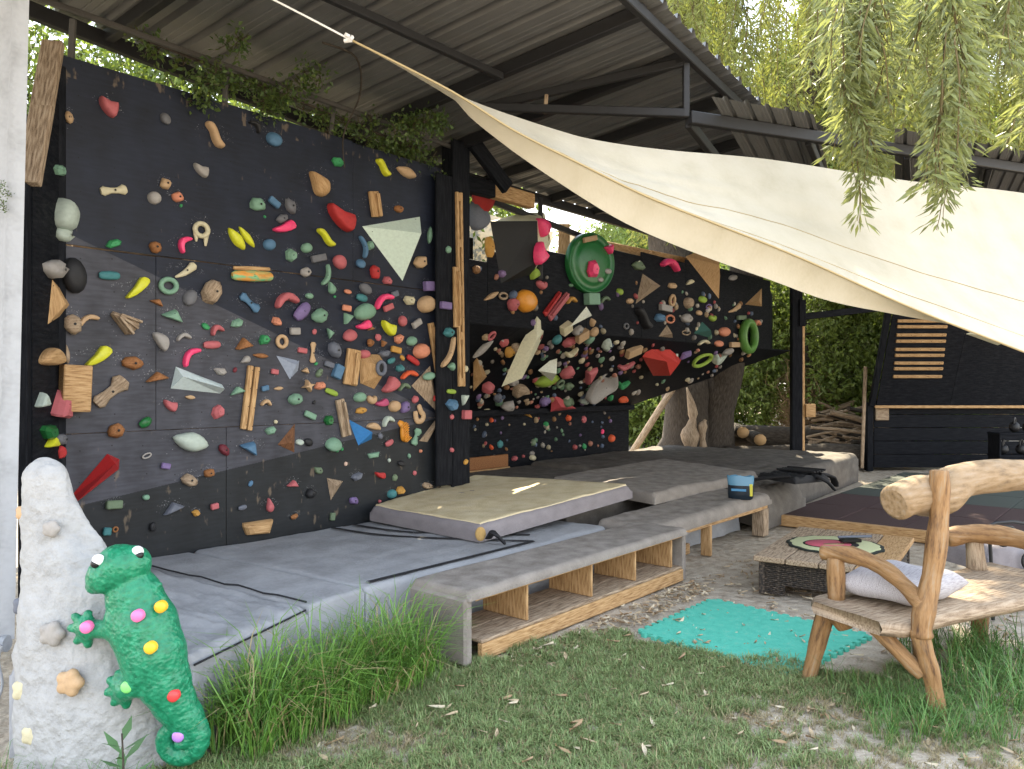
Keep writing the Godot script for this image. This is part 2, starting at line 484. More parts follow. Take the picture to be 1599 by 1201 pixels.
# ---------------------------------------------------------------- camera, sky and sun
func make_world() -> void:
	var cam := Camera3D.new()
	cam.name = "camera"
	cam.fov = 53.16
	cam.near = 0.05
	cam.far = 300.0
	add_child(cam)
	cam.position = Vector3(0, 1.45, 0)
	var sky_m := ProceduralSkyMaterial.new()
	sky_m.sky_top_color = Color(0.6, 0.645, 0.71)
	sky_m.sky_horizon_color = Color(0.9, 0.875, 0.815)
	sky_m.ground_bottom_color = Color(0.3, 0.28, 0.24)
	sky_m.ground_horizon_color = Color(0.6, 0.6, 0.56)
	sky_m.sky_energy_multiplier = 1.25
	var sky := Sky.new()
	sky.sky_material = sky_m
	var env := Environment.new()
	env.background_mode = Environment.BG_SKY
	env.sky = sky
	env.tonemap_mode = Environment.TONE_MAPPER_LINEAR
	env.tonemap_exposure = 5.0
	env.sdfgi_enabled = true
	env.ssao_enabled = true
	env.ssil_enabled = true
	var we := WorldEnvironment.new()
	we.name = "world_environment"
	we.environment = env
	add_child(we)
	var sun := DirectionalLight3D.new()
	sun.name = "sun"
	sun.light_energy = 1.6
	sun.light_color = Color(1.0, 0.94, 0.82)
	sun.light_angular_distance = 0.5
	sun.shadow_enabled = true
	add_child(sun)
	sun.look_at_from_position(Vector3.ZERO, Vector3(-0.12, -0.74, 0.66), Vector3.UP)

# ---------------------------------------------------------------- ground
func ground_h(_x: float, _d: float) -> float:
	return 0.0

func make_ground() -> void:
	var st := newst()
	st.set_smooth_group(1)
	var n := FastNoiseLite.new()
	n.seed = 4; n.frequency = 0.7
	# a finely uneven sheet in view, plain beyond it
	var xs := [-60.0, -20.0, -6.0]
	for i in 121: xs.append(-5.0 + i * 0.1)
	xs.append_array([8.0, 20.0, 60.0])
	var ds := [-40.0, -10.0, 0.0]
	for i in 121: ds.append(1.5 + i * 0.1)
	ds.append_array([15.0, 25.0, 80.0])
	var g := []
	for d in ds:
		var row := []
		for x in xs:
			row.append(P(x, n.get_noise_2d(x, d) * 0.012 - 0.012, d))
		g.append(row)
	for j in ds.size() - 1:
		for i in xs.size() - 1:
			quad(st, g[j][i], g[j][i + 1], g[j + 1][i + 1], g[j + 1][i])
	structure("ground", st, M.dirt)

# ---------------------------------------------------------------- the main climbing wall
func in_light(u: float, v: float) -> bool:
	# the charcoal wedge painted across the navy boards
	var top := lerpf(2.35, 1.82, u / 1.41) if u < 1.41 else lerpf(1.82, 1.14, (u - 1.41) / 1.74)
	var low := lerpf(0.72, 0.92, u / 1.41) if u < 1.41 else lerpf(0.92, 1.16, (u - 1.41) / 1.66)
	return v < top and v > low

func wall_texture() -> ImageTexture:
	var w := 1024
	var h := 1100
	var sc := 320.0
	var n1 := FastNoiseLite.new()
	n1.seed = 91; n1.frequency = 0.012; n1.fractal_octaves = 5
	var n2 := FastNoiseLite.new()
	n2.seed = 92; n2.frequency = 0.11
	var data := PackedByteArray()
	data.resize(w * h * 3)
	for y in h:
		var v := (h - y) / sc
		for x in w:
			var u := x / sc
			var a := n1.get_noise_2d(x, y * 0.6)
			var f := n2.get_noise_2d(x * 0.16, y * 1.1)
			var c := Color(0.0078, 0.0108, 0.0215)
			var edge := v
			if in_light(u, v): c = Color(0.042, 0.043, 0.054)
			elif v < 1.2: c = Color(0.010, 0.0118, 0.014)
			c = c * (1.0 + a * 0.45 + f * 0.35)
			# scuffed paint with bare ply showing through
			var wear := n2.get_noise_2d(x * 0.5 + 300, y * 0.12) + n1.get_noise_2d(x * 1.5 + 900, y * 1.5) * 0.9
			var need := 0.86
			if v < 0.95: need = 0.62
			if v > 3.25: need = 0.42
			if wear > need: c = c.lerp(Color(0.2, 0.15, 0.1), clampf((wear - need) * 1.6, 0, 0.5))
			var g := c.linear_to_srgb()
			var i := (y * w + x) * 3
			data[i] = int(clampf(g.r, 0, 1) * 255); data[i + 1] = int(clampf(g.g, 0, 1) * 255); data[i + 2] = int(clampf(g.b, 0, 1) * 255)
	var im := Image.create_from_data(w, h, false, Image.FORMAT_RGB8, data)
	# screw and bolt holes on their grid
	for i in 17:
		for j in 18:
			var px := int((0.1 + i * 0.19 + sin(j * 3.1 + i) * 0.012) * sc)
			var py := int(h - (0.12 + j * 0.19 + sin(i * 2.3 + j) * 0.012) * sc)
			im.fill_rect(Rect2i(px, py, 2, 2), Color(0.02, 0.02, 0.02))
	# chalk slapped on above and beside the holds
	for r in HOLDS:
		if r[0] != "A" or r[3] * r[4] < 0.0016: continue
		if rng.randf() < 0.42: continue
		for k in int(20 + r[3] * 260):
			var ang := rr(-2.9, 0.3) if rng.randf() < 0.75 else rr(0, TAU)
			var q := Vector2(r[1] + cos(ang) * r[3] * rr(0.3, 0.85), r[2] - sin(ang) * r[4] * rr(0.3, 0.95))
			var px := int(q.x * sc)
			var py := int(h - q.y * sc)
			if px < 2 or py < 2 or px > w - 3 or py > h - 3: continue
			var b := rr(0.25, 0.62)
			im.set_pixel(px, py, Color(b, b, b * 1.03))
			if rng.randf() < 0.3: im.set_pixel(px + 1, py, Color(b, b, b))
	return ImageTexture.create_from_image(im)

func uv_plane(mesh: ArrayMesh, sx: float, sy: float) -> ArrayMesh:
	var arr := mesh.surface_get_arrays(0)
	var uv := PackedVector2Array()
	for v in arr[Mesh.ARRAY_VERTEX]: uv.append(Vector2(v.x / sx, 1.0 - v.y / sy))
	arr[Mesh.ARRAY_TEX_UV] = uv
	var m := ArrayMesh.new()
	m.add_surface_from_arrays(Mesh.PRIMITIVE_TRIANGLES, arr)
	return m

func frame_of(w: String) -> Transform3D:
	var o: Vector3
	var x := TX
	var y := Vector3.UP
	match w:
		"A": o = W(1.685, 0, -4.90)
		"G":
			o = P(-2.53, 0, 4.06)
			x = (W(1.685, 0, -4.90) - o).normalized()
		"R": o = W(4.8, 0, -5.30)
		"O":
			o = W(4.8, 1.10, -6.7)
			y = (W(4.8, 2.06, -5.3) - o).normalized()
		"K": o = W(4.8, 0, -6.7)
		"P": o = W(4.72, 0, -4.80)
	return Transform3D(Basis(x, y, x.cross(y).normalized()), o)

func make_main_wall() -> void:
	var m := StandardMaterial3D.new()
	m.albedo_texture = wall_texture()
	m.roughness = 0.62
	m.metallic_specular = 0.4
	var t := thing("climbing_wall", "tall dark navy plywood climbing wall with a charcoal painted wedge", "climbing wall")
	var xf := frame_of("A")
	t.transform = xf
	for r in [[0, 0, 1.03, 1.157, 0], [1.033, 0, 3.07, 1.157, 0.002], [0, 1.16, 0.55, 2.262, 0.001], [0.553, 1.16, 3.07, 2.266, 0], [0, 2.272, 2.1, 3.37, 0.004], [2.103, 2.272, 3.07, 3.36, 0.002]]:
		var st := newst()
		var a := Vector2(r[0], r[1])
		var b := Vector2(r[2], r[3])
		bevel_box(st, Vector3(b.x - a.x, b.y - a.y, 0.018), Vector3((a.x + b.x) / 2, (a.y + b.y) / 2, -0.009 - 0.004 + r[4]), 0.002)
		meshpart(t, "plywood_panel", uv_plane(meshof(st), 3.2, 1100.0 / 320.0), m)
	for u in [0.05, 0.8, 1.55, 2.3, 3.0]:
		beam(t, "stud", Vector3(u, 0, -0.068), Vector3(u, 3.33, -0.068), 0.045, 0.09, M.old_x, Vector3(0, 0, 1))
	for v in [0.05, 1.16, 2.27, 3.3]:
		beam(t, "backing_rail", Vector3(0.0, v, -0.14), Vector3(3.07, v, -0.14), 0.045, 0.09, M.old_x)
	beam(t, "corner_batten", Vector3(-0.004, 0, 0.006), Vector3(-0.004, 3.3, 0.006), 0.05, 0.03, M.black_timber, Vector3(0, 0, 1))
	# the angled side panel
	var g := thing("side_panel", "narrow angled dark side panel with a sloping wooden edge", "climbing wall")
	var gx := frame_of("G")
	g.transform = gx
	var st := newst()
	st.set_smooth_group(-1)
	var wd := 0.417
	var prof := [Vector2(0, 0), Vector2(wd - 0.004, 0), Vector2(wd - 0.004, 3.32), Vector2(wd - 0.06, 3.22), Vector2(0, 2.5)]
	var f := []
	var bk := []
	for p in prof:
		f.append(Vector3(p.x, p.y, -0.002)); bk.append(Vector3(p.x, p.y, -0.02))
	for k in [[0, 1, 2], [0, 2, 3], [0, 3, 4]]:
		tri(st, f[k[0]], f[k[1]], f[k[2]]); tri(st, bk[k[2]], bk[k[1]], bk[k[0]])
	for k in 5: quad(st, bk[k], bk[(k + 1) % 5], f[(k + 1) % 5], f[k])
	part(g, "plywood_panel", st, M.black_timber)
	beam(g, "edge_post", Vector3(-0.03, 0, -0.03), Vector3(-0.03, 2.5, -0.03), 0.06, 0.045, M.black_timber, Vector3(0, 0, 1))
	for k in [[Vector3(-0.03, 2.5, -0.01), Vector3(0.17, 2.98, -0.012)], [Vector3(0.16, 2.96, -0.012), Vector3(wd - 0.03, 3.42, -0.03)]]:
		beam(g, "sloping_board", k[0], k[1], 0.05, 0.11, M.old_x, Vector3(0, 0, 1))
	# the dark post between wall and cave
	var p := thing("corner_post", "dark stained post boards between main wall and cave", "post")
	p.transform = frame_of("P")
	var b1 := beam(p, "board", Vector3(-0.02, 0.57, -0.016), Vector3(-0.02, 3.28, -0.016), 0.19, 0.03, M.black_timber, Vector3(0, 0, 1))
	beam(p, "board", Vector3(0.19, 0.36, -0.02), Vector3(0.19, 3.62, -0.02), 0.215, 0.038, M.black_timber, Vector3(0, 0, 1))
	beam(p, "post", Vector3(0.2, 0.0, -0.12), Vector3(0.2, 3.6, -0.12), 0.16, 0.14, M.black_timber, Vector3(0, 0, 1))
	beam(p, "cross_beam", Vector3(0.3, 3.3, -0.14), Vector3(0.75, 3.31, -0.14), 0.09, 0.15, M.black_timber)
	beam(p, "raw_beam_end", Vector3(0.752, 3.31, -0.14), Vector3(1.35, 3.31, -0.14), 0.088, 0.145, M.wood_x)
	beam(p, "brace", Vector3(0.3, 3.62, 0.04), Vector3(0.7, 3.28, 0.1), 0.06, 0.14, M.black_timber)

# ---------------------------------------------------------------- the cave
func make_cave() -> void:
	var c := thing("climbing_cave", "black overhanging climbing cave crowded with colourful holds", "climbing wall")
	var r := frame_of("R")
	var cut := [[0, 2.7], [1.0, 2.82], [1.75, 2.95], [2.75, 3.14], [4.0, 3.2], [5.22, 3.25], [6.44, 3.25], [7.4, 3.25]]
	for i in cut.size():
		var a: float = cut[i][0]
		var b: float = (cut[i + 1][0] if i + 1 < cut.size() else 8.3) - 0.004
		ply(c, "upper_panel", Vector2(a, 2.062), Vector2(b, cut[i][1]), 0.018, M.black_timber, r)
	ply(c, "end_panel", Vector2(0, 2.062), Vector2(0.95, 3.1), 0.018, M.black_timber, Transform3D(Basis(Vector3.UP, 0.35) * r.basis, r * Vector3(8.305, 0, 0.0)))
	beam(c, "kicker_cap", W(4.8, 1.085, -6.66), W(10.74, 1.085, -6.66), 0.14, 0.08, M.black_timber)
	for i in 6:
		var st := newst()
		st.set_smooth_group(-1)
		var f0 := i / 6.0
		var f1 := (i + 1) / 6.0 - 0.0006
		var q := [W(lerpf(4.8, 10.74, f0), 1.10, -6.7), W(lerpf(4.8, 10.74, f1), 1.10, -6.7), W(lerpf(4.8, 14.0, f1), 2.058, -5.303), W(lerpf(4.8, 14.0, f0), 2.058, -5.303)]
		var up := Vector3(0, 0.02, 0)
		quad(st, q[0], q[1], q[2], q[3])
		quad(st, q[3] + up, q[2] + up, q[1] + up, q[0] + up)
		for k in 4: quad(st, q[(k + 1) % 4], q[k], q[k] + up, q[(k + 1) % 4] + up)
		part(c, "overhang_panel", st, M.black_timber)
	var kf := frame_of("K")
	for i in 5:
		ply(c, "kicker_panel", Vector2(i * 1.188, 0), Vector2((i + 1) * 1.188 - 0.004, 1.096), 0.018, M.black_timber, kf)
	beam(c, "toe_board", W(5.0, 0.46, -6.6), W(7.6, 0.46, -6.6), 0.04, 0.16, M.h_brown)
	beam(c, "toe_rail", W(5.0, 0.36, -6.57), W(7.6, 0.36, -6.57), 0.05, 0.04, M.wood_x)
	# back wall left, in the shade behind the post
	ply(c, "return_panel", Vector2(0, 2.3), Vector2(1.2, 3.0), 0.018, M.black_timber, Transform3D(Basis(Vector3.UP, 0.0) * r.basis, r * Vector3(-0.1, 0.0, -0.3)))
	# small footholds and crowded holds nobody could count
	var mm := MultiMesh.new()
	mm.transform_format = MultiMesh.TRANSFORM_3D
	mm.use_colors = true
	var st := newst()
	var ol := []
	for k in 7: ol.append(Vector2(cos(TAU * k / 7.0), sin(TAU * k / 7.0)) * rr(0.38, 0.55))
	dome(st, ol, [[1.0, 0.0], [1.0, 0.12], [0.8, 0.33], [0.4, 0.45], [0.0, 0.46]], false)
	mm.mesh = meshof(st)
	var spots := []
	var pal := [Color(0.42, 0.3, 0.18), Color(0.3, 0.27, 0.24), Color(0.45, 0.2, 0.14), Color(0.14, 0.26, 0.16), Color(0.5, 0.44, 0.3), Color(0.42, 0.1, 0.1), Color(0.12, 0.16, 0.24), Color(0.34, 0.18, 0.08), Color(0.2, 0.13, 0.26), Color(0.46, 0.42, 0.36)]
	var fo := frame_of("O")
	var fk := frame_of("K")
	var fr := frame_of("R")
	for i in 340:
		var v := rr(0.08, 1.6)
		var u := rr(0.15, 6.0 + v * 1.6) if i % 3 == 0 else rr(0.15, 4.8)
		spots.append([fo, u, v, rr(0.045, 0.12)])
	for i in 85: spots.append([fk, rr(0.1, 5.8), rr(0.45, 1.05), rr(0.03, 0.08) if i % 4 else rr(0.06, 0.11)])
	for i in 90: spots.append([fr, rr(0.25, 8.0), rr(2.1, 2.8), rr(0.05, 0.11)])
	for q in TINY: spots.append(q)
	mm.instance_count = spots.size()
	for i in spots.size():
		var s: Array = spots[i]
		var f: Transform3D = s[0]
		var b := (tilted_basis() if f.basis.y.y < 0.9 else f.basis) * Basis(Vector3(0, 0, 1), rr(0, TAU)) * Basis.from_scale(Vector3(s[3] * rr(0.7, 1.4), s[3] * rr(0.6, 1.1), s[3] * rr(0.6, 1.1)))
		mm.set_instance_transform(i, Transform3D(b, f * Vector3(s[1], s[2], 0.0)))
		mm.set_instance_color(i, s[4] if s.size() > 4 else pal[rng.randi() % pal.size()] * rr(0.5, 0.95))
	var o := MultiMeshInstance3D.new()
	o.name = "small_climbing_holds"
	o.multimesh = mm
	var hm := mat(Color(1, 1, 1), 0.65)
	hm.vertex_color_use_as_albedo = true
	o.material_override = hm
	add_child(o)
	tag(o, "crowd of small mixed climbing holds and footholds on the dark walls", "climbing holds", "", "stuff")
	# far post
	var p := thing("cave_post", "dark timber post with a raw wood edge at the cave's far end", "post")
	var pp := P(4.4, 0, 11.9)
	beam(p, "post", pp, pp + Vector3(0, 3.45, 0), 0.16, 0.12, M.black_timber)
	beam(p, "raw_edge", pp + Vector3(0.09, 0, 0.02), pp + Vector3(0.09, 2.4, 0.02), 0.06, 0.045, M.wood_x, Vector3(0, 0, 1))
	beam(p, "block", pp + Vector3(0.12, 1.05, 0.06), pp + Vector3(0.27, 1.05, 0.06), 0.05, 0.2, M.wood_x)
	beam(p, "head_block", pp + Vector3(0.07, 2.35, 0.04), pp + Vector3(0.07, 2.75, 0.04), 0.1, 0.1, M.black_timber)
	beam(p, "side_beam", pp + Vector3(0.12, 2.5, 0.0), pp + Vector3(2.2, 2.75, -0.2), 0.09, 0.1, M.black_timber)

# ---------------------------------------------------------------- roofs
func roof_back_h(t: float) -> float:
	return 3.86 - 0.08 * (clampf(t, -2, 4.74) - 1.84)

func roof_front_n(t: float) -> float:
	return -2.52 - 0.1105 * (t - 4.19)

func corrugated(st: SurfaceTool, a0: Vector3, a1: Vector3, b0: Vector3, b1: Vector3, period: float, rib := 1.0) -> void:
	# a0-a1 is one eave, b0-b1 the other; ribs run from a to b
	st.set_smooth_group(-1)
	var w := (a0.distance_to(a1) + b0.distance_to(b1)) / 2
	var prof := []
	var n := int(round(w / period))
	for i in n:
		for q in [[0.0, 0.0], [0.1, 0.0], [0.13, 0.005], [0.16, 0.0], [0.3, 0.0], [0.33, 0.005], [0.36, 0.0], [0.5, 0.0], [0.57, 0.045], [0.73, 0.045], [0.8, 0.0]]:
			prof.append([(i + q[0]) / n, q[1]])
	prof.append([1.0, 0.0])
	var up := (a1 - a0).cross(b0 - a0).normalized()
	if up.y < 0: up = -up
	for k in prof.size() - 1:
		var p0: Vector3 = a0.lerp(a1, prof[k][0]) + up * prof[k][1] * rib
		var p1: Vector3 = a0.lerp(a1, prof[k + 1][0]) + up * prof[k + 1][1] * rib
		var q0: Vector3 = b0.lerp(b1, prof[k][0]) + up * prof[k][1] * rib
		var q1: Vector3 = b0.lerp(b1, prof[k + 1][0]) + up * prof[k + 1][1] * rib
		quad(st, p0, q0, q1, p1)

func make_roofs() -> void:
	var r := thing("metal_roof", "corrugated zinc roof on dark steel rafters over the climbing wall", "roof")
	var t := -1.6
	while t < 13.3:
		var t1 := minf(t + 1.0, 13.4)
		var st := newst()
		corrugated(st, W(t, roof_back_h(t), -5.5), W(t1 + 0.02, roof_back_h(t1), -5.5), W(t, 3.85, roof_front_n(t) + 0.1), W(t1 + 0.02, 3.85, roof_front_n(t1) + 0.1), 0.25)
		part(r, "roof_sheet", st, M.zinc)
		t = t1
	for q in [-0.4, 0.95, 2.15, 4.19, 4.97, 5.92, 7.0, 7.85, 9.0, 10.2, 11.3]:
		beam(r, "rafter", W(q, roof_back_h(q) - 0.05, -5.45), W(q, 3.79, roof_front_n(q) + 0.02), 0.06, 0.09, M.steel)
	beam(r, "front_purlin", W(-1.6, 3.78, roof_front_n(-1.6)), W(11.35, 3.78, roof_front_n(11.35)), 0.05, 0.07, M.steel)
	beam(r, "back_purlin", W(-1.6, roof_back_h(-1.6) - 0.08, -5.42), W(4.74, roof_back_h(4.74) - 0.08, -5.42), 0.06, 0.1, M.steel)
	beam(r, "back_purlin", W(4.75, roof_back_h(4.74) - 0.08, -5.42), W(11.3, roof_back_h(11.3) - 0.08, -5.42), 0.06, 0.1, M.steel)
	beam(r, "middle_purlin", W(1.0, 3.66, -3.65), W(4.14, 3.66, -3.65), 0.05, 0.05, M.steel)
	var foot := P(1.245, 3.36, 5.5)
	beam(r, "drop_post", foot, foot + Vector3(0, 0.42, 0), 0.045, 0.045, M.steel)
	beam(r, "tie_bar", foot + Vector3(0, 0.03, 0), P(-0.28, 3.6, 5.95), 0.05, 0.06, M.steel)
	beam(r, "tie_bar", foot + Vector3(0, 0.4, 0), P(-0.2, 3.62, 6.0), 0.045, 0.06, M.steel)
	beam(r, "wood_strut", P(0.25, 3.5, 5.8), P(0.26, 3.64, 5.82), 0.03, 0.05, M.old_x)
	# rail with uprights above the wall
	var g := thing("steel_rail", "thin grey steel rail on short uprights above the wall top", "rail")
	beam(g, "rail", W(-0.6, 3.68, -4.86), W(5.0, 3.56, -4.86), 0.03, 0.035, M.rail)
	for u in [1.75, 2.72, 3.6, 4.5]:
		beam(g, "upright", W(u, 3.36, -4.935), W(u, 3.6, -4.90), 0.035, 0.03, M.rail)
	# lower roof running off to the right
	var b := thing("lower_roof", "lower corrugated roof running right behind the sail", "roof")
	var e0 := P(1.27, 3.36, 5.5)
	var e1 := P(7.4, 3.72, 8.9)
	var back := P(3.3, -0.3, 6.2)
	var dirn := (e1 - e0).normalized()
	var front := (dirn.cross(Vector3.UP)) * 0.22
	if front.z < 0: front = -front
	var k := 0
	for i in 7:
		if i == 1: continue      # the gap where the two roofs meet
		var f0 := i / 7.0
		var f1 := (i + 1) / 7.0 + 0.004
		var st := newst()
		var a0 := e0.lerp(e1, f0) + Vector3(0, 0.06, 0)
		var a1 := e0.lerp(e1, f1) + Vector3(0, 0.06, 0)
		corrugated(st, a0 + front + Vector3(0, 0.02, 0), a1 + front + Vector3(0, 0.02, 0), a0 + back, a1 + back, 0.2, 0.45)
		part(b, "roof_sheet", st, M.zinc)
	beam(b, "eave_beam", e0, e1, 0.06, 0.09, M.steel)
	for f in [0.0, 0.18, 0.36, 0.54, 0.72, 0.9]:
		var p0 := e0.lerp(e1, f)
		beam(b, "rafter", p0 + Vector3(0, -0.02, -0.04), p0 + back + Vector3(0, -0.02, 0), 0.05, 0.08, M.steel)
	beam(b, "rear_beam", e0 + back * 0.95 + Vector3(0, -0.07, 0), e1 + back * 0.95 + Vector3(0, -0.07, 0), 0.06, 0.1, M.steel)
	beam(b, "wood_bearer", e0 + back * 0.4 + dirn * 0.6 + Vector3(0, -0.12, 0), e0 + back * 0.4 + dirn * 1.9 + Vector3(0, -0.12, 0), 0.05, 0.13, M.wood_x)
	# roof frame posts and beams deeper in the cave
	var fr := thing("roof_truss", "dark steel and timber framing above the cave", "truss")
	beam(fr, "steel_post", W(6.6, 2.6, -5.25), W(6.6, 3.5, -5.25), 0.05, 0.05, M.steel)
	beam(fr, "steel_beam", W(5.3, 3.42, -5.4), W(6.6, 3.25, -5.25), 0.05, 0.06, M.steel)
	beam(fr, "steel_beam", W(6.6, 3.25, -5.25), W(9.2, 3.25, -5.7), 0.05, 0.06, M.steel)
	beam(fr, "wood_post", W(7.5, 2.8, -5.6), W(7.5, 3.4, -5.6), 0.14, 0.05, M.wood_x, Vector3(0, 0, 1))
	beam(fr, "wood_beam", W(8.2, 3.25, -5.6), W(11.0, 3.3, -5.5), 0.05, 0.12, M.wood_x)
	beam(fr, "wood_stud", W(9.4, 2.95, -5.55), W(9.4, 3.3, -5.55), 0.1, 0.05, M.wood_x, Vector3(0, 0, 1))
	for q in [[[5.1, 3.55, -6.3], [8.2, 3.5, -6.3], [8.2, 2.2, -6.6], [5.1, 2.2, -6.6]], [[8.25, 3.5, -6.2], [12.5, 3.5, -6.2], [12.5, 2.4, -6.5], [8.25, 2.4, -6.5]]]:
		var st := newst()
		var sh := thing("plastic_tarp", "creased off-white plastic tarp hung behind the " + ("prow volume" if q[0][0] < 6 else "green disc"), "tarp")
		hung_sheet(st, W(q[0][0], q[0][1], q[0][2]), W(q[1][0], q[1][1], q[1][2]), W(q[2][0], q[2][1], q[2][2]), W(q[3][0], q[3][1], q[3][2]), 0.06, 30, 14, 17)
		part(sh, "sheet", st, M.tarp)

func hung_sheet(st: SurfaceTool, a: Vector3, b: Vector3, c: Vector3, d: Vector3, amp: float, nu: int, nv: int, sd: int) -> void:
	st.set_smooth_group(1)
	var nz := FastNoiseLite.new()
	nz.seed = sd; nz.frequency = 0.9
	var out := (b - a).cross(d - a).normalized()
	var g := []
	for j in nv + 1:
		var row := []
		for i in nu + 1:
			var u := float(i) / nu
			var v := float(j) / nv
			var p := a.lerp(b, u).lerp(d.lerp(c, u), v)
			p += out * amp * (nz.get_noise_2d(u * 9, v * 2.2) + 0.35 * sin(u * 31.0 + v * 4.0) * v)
			row.append(p)
		g.append(row)
	for j in nv:
		for i in nu:
			quad(st, g[j][i], g[j][i + 1], g[j + 1][i + 1], g[j + 1][i])

# ---------------------------------------------------------------- holds
var TINY := []
var BOLT: ArrayMesh

func tilted_basis() -> Basis:
	var y := NX * 0.5 + Vector3.UP * 0.866
	return Basis(TX, y, TX.cross(y).normalized())

func ell(n: int, w: float, h: float) -> Array:
	var o := []
	for k in n: o.append(Vector2(cos(TAU * k / n) * w * 0.5, sin(TAU * k / n) * h * 0.5))
	return o

# smooth closed outline through a few points
func curve_outline(p: Array, w: float, h: float, sub := 4) -> Array:
	var o := []
	var n := p.size()
	for i in n:
		for k in sub:
			var q: Vector2 = (p[i] as Vector2).cubic_interpolate(p[(i + 1) % n], p[(i + n - 1) % n], p[(i + 2) % n], float(k) / sub)
			o.append(Vector2(q.x * w, q.y * h))
	return o

func sweep_hold(st: SurfaceTool, pts: Array, radii: Array, flat := 0.8) -> void:
	var p := []
	var r := []
	for i in pts.size() - 1:
		for k in 3:
			var f := i + k / 3.0
			p.append(smoothed(pts, f)); r.append(lerpf(radii[i], radii[i + 1], k / 3.0))
	p.append(pts[-1]); r.append(radii[-1])
	var d0: Vector3 = (p[0] - p[1]).normalized()
	var d1: Vector3 = (p[-1] - p[-2]).normalized()
	p.push_front(p[0] + d0 * r[0] * 0.6); r.push_front(r[0] * 0.65)
	p.append(p[-1] + d1 * r[-1] * 0.6); r.append(r[-1] * 0.65)
	tube(st, p, r, 9, true, flat * 0.8, false, Vector3(0, 0, 1))

# a moulded plate: any simple outline, raised walls and a bevelled rim
func plate(st: SurfaceTool, ol: Array, dep: float, inset: float) -> void:
	var n := ol.size()
	var ar := 0.0
	for k in n: ar += ol[k].x * ol[(k + 1) % n].y - ol[(k + 1) % n].x * ol[k].y
	if ar < 0: ol.reverse()
	for attempt in 5:
		var test := PackedVector2Array()
		for k in n:
			var d: Vector2 = (ol[(k + 1) % n] - ol[(k + n - 1) % n]).normalized()
			test.append(ol[k] + Vector2(-d.y, d.x) * inset)
		if Geometry2D.triangulate_polygon(test).size() > 0: break
		inset *= 0.6 if attempt < 3 else 0.0
	var rings := []
	for l in [[0.0, -0.004], [0.05, dep * 0.5], [0.45, dep * 0.85], [1.0, dep]]:
		var ring := []
		for k in n:
			var d: Vector2 = (ol[(k + 1) % n] - ol[(k + n - 1) % n]).normalized()
			var q: Vector2 = ol[k] + Vector2(-d.y, d.x) * inset * l[0]
			ring.append(Vector3(q.x, q.y, l[1]))
		rings.append(ring)
	st.set_smooth_group(1)
	for l in 3:
		for k in n: quad(st, rings[l][k], rings[l][(k + 1) % n], rings[l + 1][(k + 1) % n], rings[l + 1][k])
	var poly := PackedVector2Array()
	for p in rings[3]: poly.append(Vector2(p.x, p.y))
	var idx := Geometry2D.triangulate_polygon(poly)
	for k in range(0, idx.size(), 3):
		var a: Vector3 = rings[3][idx[k]]
		var b: Vector3 = rings[3][idx[k + 1]]
		var c: Vector3 = rings[3][idx[k + 2]]
		if (b - a).cross(c - a).z < 0: tri(st, a, c, b)
		else: tri(st, a, b, c)

